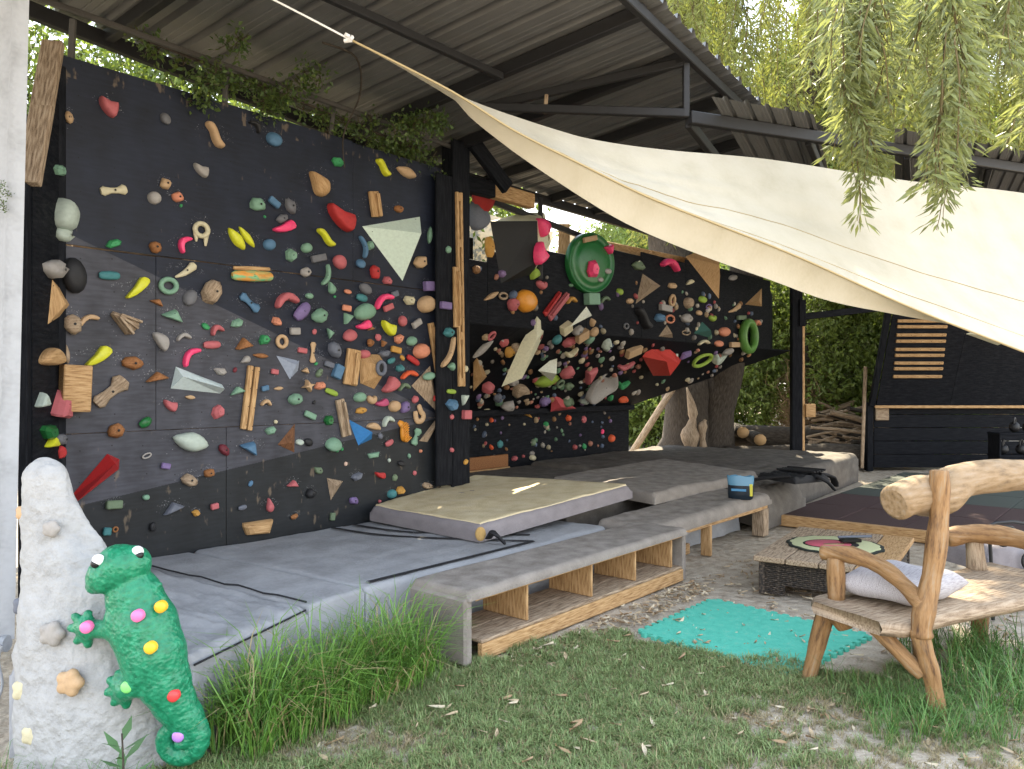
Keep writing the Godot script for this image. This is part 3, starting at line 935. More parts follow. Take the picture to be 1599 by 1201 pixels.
func hold_mesh(s: String, w: float, h: float) -> ArrayMesh:
	var st := newst()
	var m := minf(w, h)
	var dep := clampf(m * 0.5, 0.012, 0.09)
	var round_l := [[1.0, -0.004], [1.0, dep * 0.25], [0.93, dep * 0.55], [0.75, dep * 0.85], [0.45, dep], [0.0, dep * 1.02]]
	var bev_l := [[1.0, -0.004], [1.0, dep * 0.45], [0.86, dep * 0.85], [0.72, dep], [0.0, dep]]
	var sh := Vector2(rr(-0.25, 0.25), rr(-0.35, 0.1))
	match s:
		"ov":
			dome(st, ell(14, w, h), round_l, true, sh)
		"disc":
			dome(st, ell(40, w, h), [[1.0, 0.0], [1.0, 0.06], [0.985, 0.07], [0.95, 0.07], [0.93, 0.055], [0.74, 0.06], [0.7, 0.075], [0.62, 0.085], [0.3, 0.095], [0, 0.097]], true)
		"fin":
			plate(st, curve_outline([Vector2(-0.5, 0.32), Vector2(-0.4, -0.1), Vector2(0.0, -0.45), Vector2(0.42, -0.5), Vector2(0.5, -0.05), Vector2(0.36, 0.44), Vector2(-0.02, 0.3)], w, h, 2), dep, m * 0.16)
		"leaf":
			dome(st, curve_outline([Vector2(-0.5, 0.02), Vector2(-0.22, -0.38), Vector2(0.1, -0.48), Vector2(0.34, -0.3), Vector2(0.5, -0.02), Vector2(0.3, 0.34), Vector2(0, 0.48), Vector2(-0.28, 0.3)], w, h, 2), round_l, true, sh)
		"tear":
			dome(st, curve_outline([Vector2(-0.5, 0.0), Vector2(-0.2, -0.26), Vector2(0.2, -0.5), Vector2(0.47, -0.22), Vector2(0.47, 0.22), Vector2(0.2, 0.5), Vector2(-0.2, 0.28)], w, h, 3), round_l, true)
		"shield":
			dome(st, curve_outline([Vector2(-0.5, -0.15), Vector2(-0.2, -0.46), Vector2(0.25, -0.42), Vector2(0.5, -0.1), Vector2(0.4, 0.3), Vector2(0.05, 0.5), Vector2(-0.38, 0.28)], w, h, 3), round_l, true, sh)
		"half":
			dome(st, curve_outline([Vector2(-0.5, -0.3), Vector2(-0.36, 0.2), Vector2(0, 0.48), Vector2(0.36, 0.2), Vector2(0.5, -0.3), Vector2(0, -0.44)], w, h, 3), bev_l, true, sh)
		"heart":
			dome(st, curve_outline([Vector2(0, 0.22), Vector2(-0.3, 0.5), Vector2(-0.5, 0.15), Vector2(-0.3, -0.3), Vector2(0.1, -0.5), Vector2(0.45, -0.15), Vector2(0.45, 0.35), Vector2(0.22, 0.48)], w, h, 2), round_l, true)
		"star":
			var o := []
			for k in 8: o.append(Vector2(cos(TAU * k / 8 + 0.3) * w, sin(TAU * k / 8 + 0.3) * h) * (0.56 if k % 2 == 0 else 0.2))
			dome(st, o, bev_l, false)
		"pol", "rock":
			var o := []
			var n := 6 if s == "pol" else 9
			for k in n:
				var a := TAU * (k + rr(-0.25, 0.25)) / n
				o.append(Vector2(cos(a) * w, sin(a) * h) * rr(0.42, 0.56))
			if s == "pol": dome(st, o, [[1.0, -0.004], [0.95, dep * 0.5], [0.6, dep], [0.0, dep * 0.95]], false, sh)
			else:
				st.set_smooth_group(1)
				var lv := [[1.0, -0.004], [1.03, dep * 0.4], [0.84, dep * 0.85], [0.5, dep * 1.15], [0.0, dep * 1.1]]
				var g := []
				for l in lv:
					var row := []
					for k in n: row.append(Vector3(o[k].x * l[0] * rr(0.88, 1.1), o[k].y * l[0] * rr(0.88, 1.1), l[1] * (rr(0.8, 1.2) if l[1] > 0 else 1.0)))
					g.append(row)
				for l in lv.size() - 1:
					for k in n:
						var k2 := (k + 1) % n
						if l == lv.size() - 2: tri(st, g[l][k], g[l][k2], Vector3(0, 0, dep * 1.1))
						else: quad(st, g[l][k], g[l][k2], g[l + 1][k2], g[l + 1][k])
		"tri", "fan", "trap":
			var o := [Vector2(-0.5, -0.34), Vector2(-0.44, -0.4), Vector2(0.44, -0.32), Vector2(0.5, -0.26), Vector2(0.1, 0.46), Vector2(0.02, 0.5)]
			if s == "fan": o = [Vector2(-0.5, -0.1), Vector2(0.3, -0.5), Vector2(0.47, -0.3), Vector2(0.5, 0.3), Vector2(0.35, 0.48), Vector2(-0.5, 0.08)]
			if s == "trap": o = [Vector2(-0.36, -0.5), Vector2(0.4, -0.45), Vector2(0.5, 0.5), Vector2(-0.5, 0.3), Vector2(-0.5, 0.1)]
			for k in o.size(): o[k] = Vector2(o[k].x * w, o[k].y * h)
			dome(st, o, [[1.0, -0.003], [1.0, dep * 0.3], [0.86, dep * 0.75], [0.6, dep], [0, dep]], false, sh)
			if s == "fan":
				for k in 3: bevel_box(st, Vector3(w * 0.75, h * 0.13, dep * 0.5), Vector3(0.05 * w, 0, dep * 1.05), 0.003, Transform3D(Basis(Vector3(0, 0, 1), (k - 1) * 0.3), Vector3(0, (k - 1) * h * 0.2, 0)))
		"box":
			bevel_box(st, Vector3(w, h, dep * 1.3), Vector3(0, 0, dep * 0.62), 0.006)
		"plank":
			if w > 1.5:      # the slotted rail: two slats with spacers
				for sgn in [-1, 1]: bevel_box(st, Vector3(w, h * 0.36, 0.03), Vector3(0, sgn * h * 0.32, 0.014), 0.003)
				for k in 5: bevel_box(st, Vector3(0.07, h * 0.27, 0.028), Vector3((k / 4.0 - 0.5) * (w - 0.08), 0, 0.014), 0.003)
			else:
				bevel_box(st, Vector3(w, h, 0.028), Vector3(0, 0, 0.013), 0.004)
				if h > 0.055: bevel_box(st, Vector3(w * 0.9, h * 0.32, 0.03), Vector3(0.01, h * 0.2, 0.041), 0.004)
		"cap":
			sweep_hold(st, [Vector3(-w * 0.5 + h * 0.4, 0, h * 0.16), Vector3(0, 0, h * 0.22), Vector3(w * 0.5 - h * 0.4, 0, h * 0.16)], [h * 0.42, h * 0.5, h * 0.42], 0.85)
		"kid":
			plate(st, curve_outline([Vector2(-0.5, -0.3), Vector2(-0.32, 0.2), Vector2(0.0, 0.48), Vector2(0.3, 0.3), Vector2(0.5, -0.25), Vector2(0.4, -0.5), Vector2(0.15, -0.16), Vector2(-0.12, -0.14), Vector2(-0.38, -0.48)], w, h, 2), dep, m * 0.13)
		"comma":
			sweep_hold(st, [Vector3(-w * 0.48, -h * 0.22, 0), Vector3(-w * 0.15, -h * 0.2, dep * 0.3), Vector3(w * 0.15, 0, dep * 0.4), Vector3(w * 0.32, h * 0.15, dep * 0.4)], [h * 0.12, h * 0.3, h * 0.4, h * 0.5], 0.75)
		"S":
			plate(st, curve_outline([Vector2(-0.5, 0.3), Vector2(-0.3, 0.5), Vector2(0.0, 0.3), Vector2(0.22, 0.06), Vector2(0.46, 0.0), Vector2(0.5, -0.25), Vector2(0.3, -0.5), Vector2(0.04, -0.36), Vector2(-0.2, -0.06), Vector2(-0.45, 0.02)], w, h, 2), dep, m * 0.14)
		"wave":
			sweep_hold(st, [Vector3(-w * 0.46, h * 0.22, 0), Vector3(-w * 0.22, h * 0.25, dep * 0.4), Vector3(0, 0, dep * 0.4), Vector3(w * 0.22, -h * 0.22, dep * 0.4), Vector3(w * 0.45, -h * 0.05, 0)], [h * 0.26, h * 0.4, h * 0.42, h * 0.44, h * 0.28], 0.75)
			if s == "wave":
				for k in 9:
					var f := k / 8.0 - 0.5
					bevel_box(st, Vector3(w * 0.04, h * 0.7, 0.012), Vector3(f * w * 0.75, -sin(f * 5.0) * h * 0.26, h * 0.42 + dep * 0.2), 0.003)
		"bone", "bone2":
			var a := 0.5 if s == "bone" else 0.55
			sweep_hold(st, [Vector3(-w * 0.36, 0, h * 0.1), Vector3(-w * 0.12, 0, h * 0.1), Vector3(w * 0.1, -h * 0.03, h * 0.1), Vector3(w * 0.3, 0, h * 0.12)], [h * (0.46 if s == "bone" else 0.4), h * 0.27, h * 0.28, h * a], 0.7)
		"U":
			var p := []
			var r := []
			for k in 9:
				var a := PI * 1.14 + (PI * 0.72) * 2.0 * 0.5 * k / 4.0 * 0.99 - 0.1
				p.append(Vector3(cos(a) * w * 0.32, sin(a) * h * 0.28 - h * 0.1 + (h * 0.3 if k == 0 or k == 8 else 0.0), w * 0.1)); r.append(w * 0.17)
			sweep_hold(st, p, r, 0.8)
		"ring", "key":
			var p := []
			var r := []
			var th := 0.3 if w < 0.2 else 0.24
			for k in 20:
				var a := TAU * k / 20
				p.append(Vector3(cos(a) * w * 0.5 * (1 - th), sin(a) * h * 0.5 * (1 - th), m * 0.12)); r.append(m * th * 0.52)
			tube(st, p, r, 9, false, 0.9, true)
			if s == "key": sweep_hold(st, [Vector3(-w * 0.3, -h * 0.15, 0.01), Vector3(-w * 0.35, -h * 0.6, 0.01)], [w * 0.17, w * 0.06])
			if s == "key": sweep_hold(st, [Vector3(w * 0.24, -h * 0.25, 0.01), Vector3(w * 0.12, -h * 0.85, 0.01)], [w * 0.17, w * 0.07])
		"scoop":
			dome(st, curve_outline([Vector2(-0.5, 0.05), Vector2(-0.2, -0.4), Vector2(0.25, -0.5), Vector2(0.42, -0.2), Vector2(0.5, 0.3), Vector2(0.2, 0.5), Vector2(-0.2, 0.25)], w, h, 4), [[1.0, 0.0], [1.0, 0.05], [0.96, 0.085], [0.9, 0.09], [0.7, 0.06], [0.35, 0.035], [0.0, 0.03]], true)
	return meshof(st)

func make_holds() -> void:
	var bs := newst()
	dome(bs, ell(8, 1.0, 1.0), [[1.0, 0.0], [1.0, 0.4], [0.7, 0.5], [0.0, 0.3]], true)
	BOLT = meshof(bs)
	for r in HOLDS:
		var f := frame_of(r[0])
		var col: String = r[7]
		if r[9] == "":
			TINY.append([f, r[1], r[2], maxf(r[3], r[4]), M["h_" + col].albedo_color.srgb_to_linear()])
			continue
		var s: String = r[6]
		var mesh := hold_mesh(s, r[3], r[4])
		var called: String = "climbing_hold"
		if s == "plank": called = "wood_rail"
		elif s == "disc": called = "climbing_volume"
		var o := MeshInstance3D.new()
		o.name = numbered(called)
		o.mesh = mesh
		o.material_override = M["h_" + col]
		var fb := tilted_basis() if r[0] == "O" else f.basis
		o.transform = Transform3D(fb * Basis(Vector3(0, 0, 1), r[5]), f * Vector3(r[1], r[2], (0.02 if r[0] == "O" else 0.003) + r[8] * 1.5))
		add_child(o)
		tag(o, r[9], "wood rail" if s == "plank" else "climbing hold", "holds in the cave" if r[0] in ["R", "O", "K"] else "holds on the main wall and its post")
		if s != "plank" and minf(r[3], r[4]) > 0.034 and not s in ["ring", "disc", "U", "box"]:
			var at := mesh.get_aabb()
			var k := minf(0.016, r[4] * 0.2)
			var z := at.end.z
			meshpart(o, "bolt", BOLT, M.bolt, Transform3D(Basis.from_scale(Vector3(k, k, 0.006)), Vector3(0, 0, z - 0.004)))
		if s == "plank" and r[3] > 0.2:
			for k in 4:
				meshpart(o, "screw", BOLT, M.bolt, Transform3D(Basis.from_scale(Vector3(0.007, 0.007, 0.004)), Vector3((k / 3.0 - 0.5) * r[3] * 0.86, r[4] * 0.3, 0.0275 if r[3] < 1.5 else 0.0295)))
	for v in VOLUMES:
		var f := frame_of(v[0])
		var c := Vector2.ZERO
		var q: Array = v[1]
		var n := q.size()
		for p in q: c += p / n
		# make the outline run counter-clockwise
		var ar := 0.0
		for k in n: ar += q[k].x * q[(k + 1) % n].y - q[(k + 1) % n].x * q[k].y
		q = q.duplicate()
		if ar < 0: q.reverse()
		var apex := []
		for p in v[2]: apex.append(Vector3(p.x - c.x, p.y - c.y, v[3]))
		var base := []
		for p in q: base.append(Vector3(p.x - c.x, p.y - c.y, -0.002))
		var t := thing("climbing_volume", v[5], "climbing volume", f * Vector3(c.x, c.y, 0.002), 0.0, "triangular and faceted volumes")
		t.basis = f.basis
		if v[0] == "O":
			t.basis = tilted_basis()
			t.position = f * Vector3(v[6], v[7], 0.05) + t.basis * Vector3(c.x, c.y, 0)
		var near := []
		for b in base:
			var best := 0
			for k in apex.size():
				if (apex[k] - b).length() < (apex[best] - b).length(): best = k
			near.append(best)
		for k in n:
			var k2 := (k + 1) % n
			var st := newst()
			st.set_smooth_group(-1)
			tri(st, base[k], base[k2], apex[near[k]])
			if near[k] != near[k2]: tri(st, base[k2], apex[near[k2]], apex[near[k]])
			var m: Material = M["h_" + v[4]]
			if v[4] == "prow" and (base[k].y + base[k2].y > 0.34 or base[k].x + base[k2].x > 0.5): m = M.h_creamvol
			part(t, "face", st, m)
		if apex.size() == 3:
			var st := newst()
			st.set_smooth_group(-1)
			var a: Vector3 = apex[0]
			var b: Vector3 = apex[1]
			var d: Vector3 = apex[2]
			if (b - a).cross(d - a).z < 0: tri(st, a, d, b)
			else: tri(st, a, b, d)
			part(t, "face", st, M["h_" + v[4]])
			if v[4] == "woodvol":
				var rs := newst()
				var p := []
				var rd := []
				for k in 14:
					p.append((a + b + d) / 3 + Vector3(cos(TAU * k / 14) * 0.04, sin(TAU * k / 14) * 0.05, 0.01)); rd.append(0.016)
				tube(rs, p, rd, 7, false, 1.0, true)
				part(t, "socket_ring", rs, M.h_slate)
				var ds := newst()
				dome(ds, ell(14, 0.075, 0.09), [[1.0, 0.0], [0.0, 0.002]], true)
				part(t, "socket", ds, M.bolt, Transform3D(Basis(), (a + b + d) / 3 + Vector3(0, 0, 0.004)))
		for k in 3:
			if n < 5:
				var p: Vector3 = base[k].lerp(apex[0], 0.1) * 0.92
				meshpart(t, "screw", BOLT, M.bolt, Transform3D(Basis.from_scale(Vector3(0.007, 0.007, 0.006)), base[k].lerp(apex[0], 0.12).lerp(base[(k + 1) % n], 0.08)))

# ---------------------------------------------------------------- mats and pads
func wrinkles(sd: int, amp: float, freq: float, stretch := 3.0) -> Callable:
	var a := FastNoiseLite.new()
	a.seed = sd; a.frequency = freq
	var b := FastNoiseLite.new()
	b.seed = sd + 1; b.frequency = freq * 3.0; b.fractal_type = FastNoiseLite.FRACTAL_RIDGED; b.fractal_octaves = 2
	return func(x: float, y: float) -> float:
		return a.get_noise_2d(x, y) * amp + b.get_noise_2d(x * 0.5 + y * 0.3, y * stretch * 0.5) * amp * 0.45

func strip(st: SurfaceTool, pts: Array, w: float) -> void:
	st.set_smooth_group(-1)
	for i in pts.size() - 1:
		var a: Vector3 = pts[i]
		var b: Vector3 = pts[i + 1]
		var s := (b - a).normalized().cross(Vector3.UP).normalized() * w * 0.5
		var u := Vector3(0, 0.003, 0)
		quad(st, a + s + u, b + s + u, b - s + u, a - s + u)
		quad(st, a - s, b - s, b - s + u, a - s + u)
		quad(st, a + s + u, b + s + u, b + s, a + s)

func make_mats() -> void:
	var H := 0.36
	# long grey mat under the main wall
	var t := thing("landing_mat", "long grey landing mat with black trim under the climbing wall", "mat")
	var st := newst()
	cushion(st, W(2.62, H, -3.28), W(4.95, H, -3.28), W(4.95, H, -4.87), W(2.45, H, -4.87), H, 0.035, 60, 40, wrinkles(3, 0.011, 1.2))
	part(t, "cover", st, M.mat_grey)
	for q in [[W(3.52, H, -4.8), W(3.62, H, -4.2), W(4.12, H, -3.34)], [W(3.7, H, -4.8), W(3.8, H, -4.2), W(4.28, H, -3.5)], [W(2.68, H, -3.335), W(3.4, H, -3.335), W(4.12, H, -3.34)]]:
		var s := newst()
		var pts := []
		for k in 13: pts.append(smoothed(q, k / 6.0) + Vector3(0, 0.009, 0))
		strip(s, pts, 0.032)
		part(t, "black_trim", s, M.trim)
	# nearer mat beside the chameleon, its cover creased
	var u := thing("landing_mat", "creased grey mat reaching out beside the chameleon rock", "mat")
	st = newst()
	cushion(st, P(-1.95, H, 2.98), P(-1.26, H, 3.02), P(-1.0, H, 3.77), P(-2.4, H, 4.72), H, 0.04, 50, 60, wrinkles(8, 0.034, 1.5, 2.0))
	part(u, "cover", st, M.mat_grey)
	st = newst()
	cushion(st, P(-1.0, H, 3.78), W(2.61, H, -3.28), W(2.44, H, -4.87), P(-2.39, H, 4.73), H, 0.02, 20, 30, wrinkles(9, 0.008, 1.4))
	part(u, "joining_flap", st, M.mat_grey)
	var seam := newst()
	var pts := []
	for k in 12: pts.append(P(-1.26, H - 0.012, 3.02).lerp(P(-1.02, H - 0.012, 3.75), k / 11.0) + Vector3(0.012, 0, 0))
	tube(seam, pts, pts.map(func(_p): return 0.005), 6)
	part(u, "piping", seam, M.trim)
	seam = newst()
	pts = []
	for k in 16: pts.append(P(-1.02, H, 3.81).lerp(P(-2.36, H, 4.71), k / 15.0) + Vector3(0, 0.012 + sin(k * 1.7) * 0.004, sin(k * 2.3) * 0.01))
	tube(seam, pts, pts.map(func(_p): return 0.005), 6)
	part(u, "piping", seam, M.trim)
	# tan crash pad lying on top
	var c := thing("crash_pad", "tan topped folding crash pad lying on the grey mat", "mat")
	var q := [P(-1.12, 0.5, 6.05), P(-0.22, 0.49, 5.25), P(1.02, 0.61, 6.5), P(-0.36, 0.58, 7.45)]
	st = newst()
	cushion(st, q[0] + Vector3(0, -0.006, 0), q[1] + Vector3(0, -0.006, 0), q[2] + Vector3(0, -0.006, 0), q[3] + Vector3(0, -0.006, 0), 0.115, 0.05, 30, 30, wrinkles(21, 0.012, 1.1))
	part(c, "side_cover", st, M.pad_side)
	var ctr: Vector3 = (q[0] + q[1] + q[2] + q[3]) / 4
	var ins := []
	for p in q: ins.append(p.lerp(ctr, 0.045))
	st = newst()
	cushion(st, ins[0], ins[1], ins[2], ins[3], 0.012, 0.006, 34, 34, wrinkles(21, 0.012, 1.1))
	part(c, "top_cover", st, M.pad_top)
	st = newst()
	dome(st, ell(12, 0.075, 0.1), [[1.0, 0.0], [0.95, 0.006], [0.6, 0.01], [0.0, 0.011]], true)
	part(c, "exposed_foam", st, M.foam, Transform3D(Basis(Vector3.UP, 0.05), P(-0.215, 0.43, 5.245)))
	st = newst()
	tube(st, [P(-0.16, 0.4, 5.25), P(-0.13, 0.45, 5.21), P(-0.09, 0.42, 5.19), P(-0.05, 0.375, 5.2)], [0.03, 0.04, 0.035, 0.03], 8, true, 0.35)
	part(c, "strap", st, M.trim)
	# brown-grey mats filling the cave floor
	var specs := [
		["big dark grey mat at the back of the cave floor", [7.9, -4.9, 12.0, -3.55, -6.55], 0.42, 0.03],
		["flat dark mat along the foot of the cave wall", [5.1, -5.2, 7.85, -5.2, -6.5], 0.38, 0.02],
		["dark grey mat beside the tan pad in the cave", [5.05, -3.75, 7.85, -3.9, -5.18], 0.40, 0.03]]
	for k in specs.size():
		var sp: Array = specs[k]
		var b: Array = sp[1]
		var o := thing("cave_mat", sp[0], "mat", Vector3.ZERO, 0.0, "dark mats on the cave floor")
		st = newst()
		var hh: float = sp[2]
		if k == 0: cushion(st, W(8.0, hh, -3.3), W(12.1, hh, -3.55), W(11.6, hh, -6.5), W(7.9, hh, -6.5), hh, 0.08, 70, 50, wrinkles(31, 0.035, 0.6))
		else: cushion(st, W(b[0], hh, b[1]), W(b[2], hh, b[3]), W(b[2], hh, b[4]), W(b[0], hh, b[4]), hh, 0.05, 50, 40, wrinkles(33 + k, sp[3] * 0.7, 0.8))
		part(o, "cover", st, M.mat_brown)
	var o := thing("cave_mat", "brownish thin mat slumped over the others behind the black vest", "mat", Vector3.ZERO, 0.0, "dark mats on the cave floor")
	st = newst()
	cushion(st, W(5.9, 0.5, -3.42), W(8.1, 0.5, -3.42), W(8.4, 0.54, -4.75), W(6.1, 0.54, -4.7), 0.1, 0.04, 40, 30, wrinkles(39, 0.016, 0.9))
	part(o, "cover", st, M.bench_pad)

func make_benches() -> void:
	# cubby bench
	var b := thing("cubby_bench", "low wooden cubby bench with a grey padded top", "bench")
	var xf := Transform3D(Basis(TX, Vector3.UP, NX), P(-0.115, 0, 4.065))
	b.transform = xf
	var L := 2.13
	beam(b, "base_board", Vector3(-0.06, 0.045, -0.02), Vector3(L, 0.045, -0.02), 0.04, 0.09, M.wood_x)
	beam(b, "base_board", Vector3(-0.06, 0.045, -0.38), Vector3(L, 0.045, -0.38), 0.04, 0.09, M.wood_x)
	for k in 2: beam(b, "shelf_board", Vector3(-0.06, 0.1, -0.1 - k * 0.19), Vector3(L, 0.1, -0.1 - k * 0.19), 0.185, 0.018, M.old_x)
	beam(b, "back_slat", Vector3(0, 0.2, -0.41), Vector3(L, 0.2, -0.41), 0.016, 0.05, M.wood_x)
	beam(b, "back_slat", Vector3(0, 0.28, -0.41), Vector3(L, 0.28, -0.41), 0.016, 0.05, M.wood_x)
	for k in 4:
		var x: float = [0.36, 1.0, 1.52, 2.02][k]
		beam(b, "divider", Vector3(x, 0.11, -0.21), Vector3(x, 0.322, -0.21), 0.34, 0.02, M.wood_x, TX * 0.0 + Vector3(1, 0, 0))
	beam(b, "seat_board", Vector3(-0.1, 0.33, -0.21), Vector3(L, 0.33, -0.21), 0.4, 0.018, M.wood_x)
	var st := newst()
	cushion(st, Vector3(-0.18, 0.39, 0.02), Vector3(L + 0.03, 0.39, 0.02), Vector3(L + 0.03, 0.39, -0.43), Vector3(-0.18, 0.39, -0.43), 0.05, 0.035, 60, 16, wrinkles(51, 0.005, 1.2))
	part(b, "padded_top", st, M.bench_pad)
	for e in [[-0.165, 0.06], [L + 0.005, 0.045]]:
		st = newst()
		bevel_box(st, Vector3(e[1], 0.35, 0.43), Vector3(e[0], 0.178, -0.21), 0.02)
		part(b, "padded_end", st, M.bench_pad)
	# padded low bench beyond it
	var c := thing("padded_bench", "low bench padded in worn dark fabric with a wooden leg", "bench")
	c.transform = Transform3D(Basis(TX, Vector3.UP, NX), P(1.1, 0, 5.8))
	beam(c, "front_rail", Vector3(0.0, 0.275, -0.03), Vector3(2.12, 0.275, -0.03), 0.03, 0.05, M.wood_x)
	beam(c, "leg", Vector3(0.9, 0.0, -0.05), Vector3(0.9, 0.26, -0.05), 0.09, 0.04, M.wood_x, Vector3(1, 0, 0))
	beam(c, "leg", Vector3(2.05, 0.0, -0.06), Vector3(2.05, 0.26, -0.06), 0.12, 0.12, M.old_x)
	beam(c, "floor_sleeper", Vector3(-0.02, 0.05, -0.2), Vector3(0.85, 0.05, -0.2), 0.05, 0.09, M.wood_x)
	st = newst()
	cushion(st, Vector3(-0.1, 0.385, 0.02), Vector3(2.14, 0.4, 0.02), Vector3(2.14, 0.41, -0.52), Vector3(-0.1, 0.4, -0.5), 0.1, 0.06, 60, 20, wrinkles(55, 0.012, 1.1))
	part(c, "padded_top", st, M.bench_pad)
	st = newst()
	hung_sheet(st, Vector3(0.0, 0.3, -0.3), Vector3(2.1, 0.3, -0.3), Vector3(2.12, 0.01, -0.3), Vector3(0.0, 0.01, -0.3), 0.02, 40, 8, 5)
	part(c, "hanging_cloth", st, M.mat_grey)
	# draped cover to the right of the bench
	var d := thing("draped_cover", "loose grey cover draped over the mat corner beside the bench", "cover")
	st = newst()
	cushion(st, P(2.5, 0.36, 7.55), P(3.25, 0.34, 8.5), P(2.9, 0.46, 9.0), P(2.1, 0.43, 8.0), 0.34, 0.14, 40, 30, wrinkles(58, 0.035, 1.8))
	part(d, "cloth", st, M.mat_brown)

# ---------------------------------------------------------------- things on the mats
func make_small_things() -> void:
	# chalk packet
	var a := thing("chalk_packet", "black and blue packet standing open on the padded bench", "packet", P(2.09, 0.4, 7.03), -0.4)
	var st := newst()
	var o := []
	for k in 16:
		var an := TAU * k / 16
		o.append(Vector2(cos(an) * 0.115, sin(an) * 0.05))
	var lv := [[0.8, 0.0], [0.95, 0.01], [1.0, 0.05], [0.98, 0.13]]
	for l in 3:
		st.set_smooth_group(1)
		for k in 16:
			var k2 := (k + 1) % 16
			var p0: Vector3 = Vector3(o[k].x * lv[l][0], lv[l][1], o[k].y * lv[l][0])
			var p1: Vector3 = Vector3(o[k2].x * lv[l][0], lv[l][1], o[k2].y * lv[l][0])
			var q0: Vector3 = Vector3(o[k].x * lv[l + 1][0], lv[l + 1][1], o[k].y * lv[l + 1][0])
			var q1: Vector3 = Vector3(o[k2].x * lv[l + 1][0], lv[l + 1][1], o[k2].y * lv[l + 1][0])
			quad(st, p0, q0, q1, p1)
	part(a, "body", st, mat(lin(0.012, 0.02, 0.03), 0.3))
	st = newst()
	st.set_smooth_group(1)
	for k in 16:
		var k2 := (k + 1) % 16
		quad(st, Vector3(o[k].x * 0.98, 0.13, o[k].y * 0.98), Vector3(o[k].x * 1.05, 0.215 + 0.008 * sin(k * 1.9), o[k].y * 0.6), Vector3(o[k2].x * 1.05, 0.215 + 0.008 * sin(k2 * 1.9), o[k2].y * 0.6), Vector3(o[k2].x * 0.98, 0.13, o[k2].y * 0.98))
	part(a, "clear_blue_top", st, mat(lin(0.1, 0.24, 0.36), 0.25))
	st = newst()
	bevel_box(st, Vector3(0.13, 0.022, 0.006), Vector3(-0.01, 0.09, 0.05), 0.002)
	part(a, "blue_band", st, mat(lin(0.06, 0.22, 0.42), 0.4))
	st = newst()
	bevel_box(st, Vector3(0.03, 0.11, 0.02), Vector3(0.093, 0.09, 0.022), 0.003)
	part(a, "yellow_label", st, mat(lin(0.55, 0.5, 0.06), 0.4))
	# black vest
	var v := thing("weight_vest", "black webbed vest lying crumpled on the draped cover", "vest", P(2.98, 0.43, 8.05), 0.75)
	st = newst()
	cushion(st, Vector3(-0.42, 0.08, 0.2), Vector3(0.25, 0.06, 0.24), Vector3(0.3, 0.1, -0.26), Vector3(-0.36, 0.1, -0.24), 0.05, 0.03, 26, 20, wrinkles(61, 0.035, 4.0))
	part(v, "panel", st, M.vest)
	for k in 5:
		st = newst()
		bevel_box(st, Vector3(0.035, 0.02, 0.42), Vector3(-0.02 + k * 0.06, 0.12, 0.0), 0.006, Transform3D(Basis(Vector3(0, 0, 1), rr(-0.06, 0.06)), Vector3.ZERO))
		part(v, "webbing", st, M.vest)
	for k in [[Vector3(0.2, 0.08, 0.15), Vector3(0.36, 0.04, 0.22), Vector3(0.46, -0.06, 0.2)], [Vector3(-0.35, 0.1, 0.1), Vector3(-0.45, 0.08, -0.05), Vector3(-0.5, 0.05, -0.2)], [Vector3(0.0, 0.08, 0.22), Vector3(0.04, 0.02, 0.32), Vector3(0.12, -0.05, 0.34)]]:
		st = newst()
		tube(st, [k[0], smoothed(k, 0.6), k[1], smoothed(k, 1.5), k[2]], [0.05, 0.05, 0.045, 0.045, 0.04], 8, true, 0.4)
		part(v, "strap", st, M.vest)
	# rubber floor
	var f := thing("rubber_floor", "dark maroon rubber tile platform edged with a wood sleeper", "floor")
	var org := W(7.85, 0, -3.12)
	f.transform = Transform3D(Basis(NX, Vector3.UP, -TX), org)
	beam(f, "sleeper", Vector3(0.0, 0.055, 0.03), Vector3(2.0, 0.055, 0.03), 0.07, 0.11, M.wood_x)
	beam(f, "sleeper", Vector3(2.004, 0.055, 0.03), Vector3(5.2, 0.055, 0.03), 0.07, 0.11, M.wood_x)
	for i in 9:
		for j in 5:
			st = newst()
			bevel_box(st, Vector3(0.594, 0.1, 0.994), Vector3(0.3 + i * 0.6, 0.058 + rr(-0.002, 0.002), -0.51 - j * 1.0), 0.008)
			part(f, "rubber_tile", st, M.rubber_green if j >= 2 and i < 4 else M.rubber)
	# teal foam tile with toothed edges
	var tl := thing("foam_tile", "turquoise interlocking foam floor tile lying on the dirt", "foam mat")
	var c := [P(0.68, 0, 4.6), P(1.27, 0, 5.32), P(2.13, 0, 4.6), P(1.42, 0, 3.9)]
	c = [P(0.75, 0, 4.48), P(1.35, 0, 5.15), P(2.05, 0, 4.42), P(1.37, 0, 3.83)]
	st = newst()
	st.set_smooth_group(-1)
	var ol := []
	for e in 4:
		var p: Vector3 = c[e]
		var q: Vector3 = c[(e + 1) % 4]
		var out := (q - p).normalized().cross(Vector3.UP)
		if out.dot(p - (c[0] + c[2]) / 2) < 0: out = -out
		var nt := 13
		for k in nt:
			for s in [[0.0, 0.0], [0.22, 0.0], [0.17, 0.022], [0.28, 0.03], [0.62, 0.03], [0.73, 0.022], [0.68, 0.0]]:
				ol.append(p.lerp(q, (k + s[0]) / nt) + out * s[1])
	var poly := PackedVector2Array()
	for p in ol: poly.append(Vector2(p.x, p.z))
	var idx := Geometry2D.triangulate_polygon(poly)
	for k in range(0, idx.size(), 3):
		var ta := Vector3(poly[idx[k]].x, 0.013, poly[idx[k]].y)
		var tb := Vector3(poly[idx[k + 1]].x, 0.013, poly[idx[k + 1]].y)
		var tc := Vector3(poly[idx[k + 2]].x, 0.013, poly[idx[k + 2]].y)
		if (tb - ta).cross(tc - ta).y < 0: tri(st, ta, tc, tb)
		else: tri(st, ta, tb, tc)
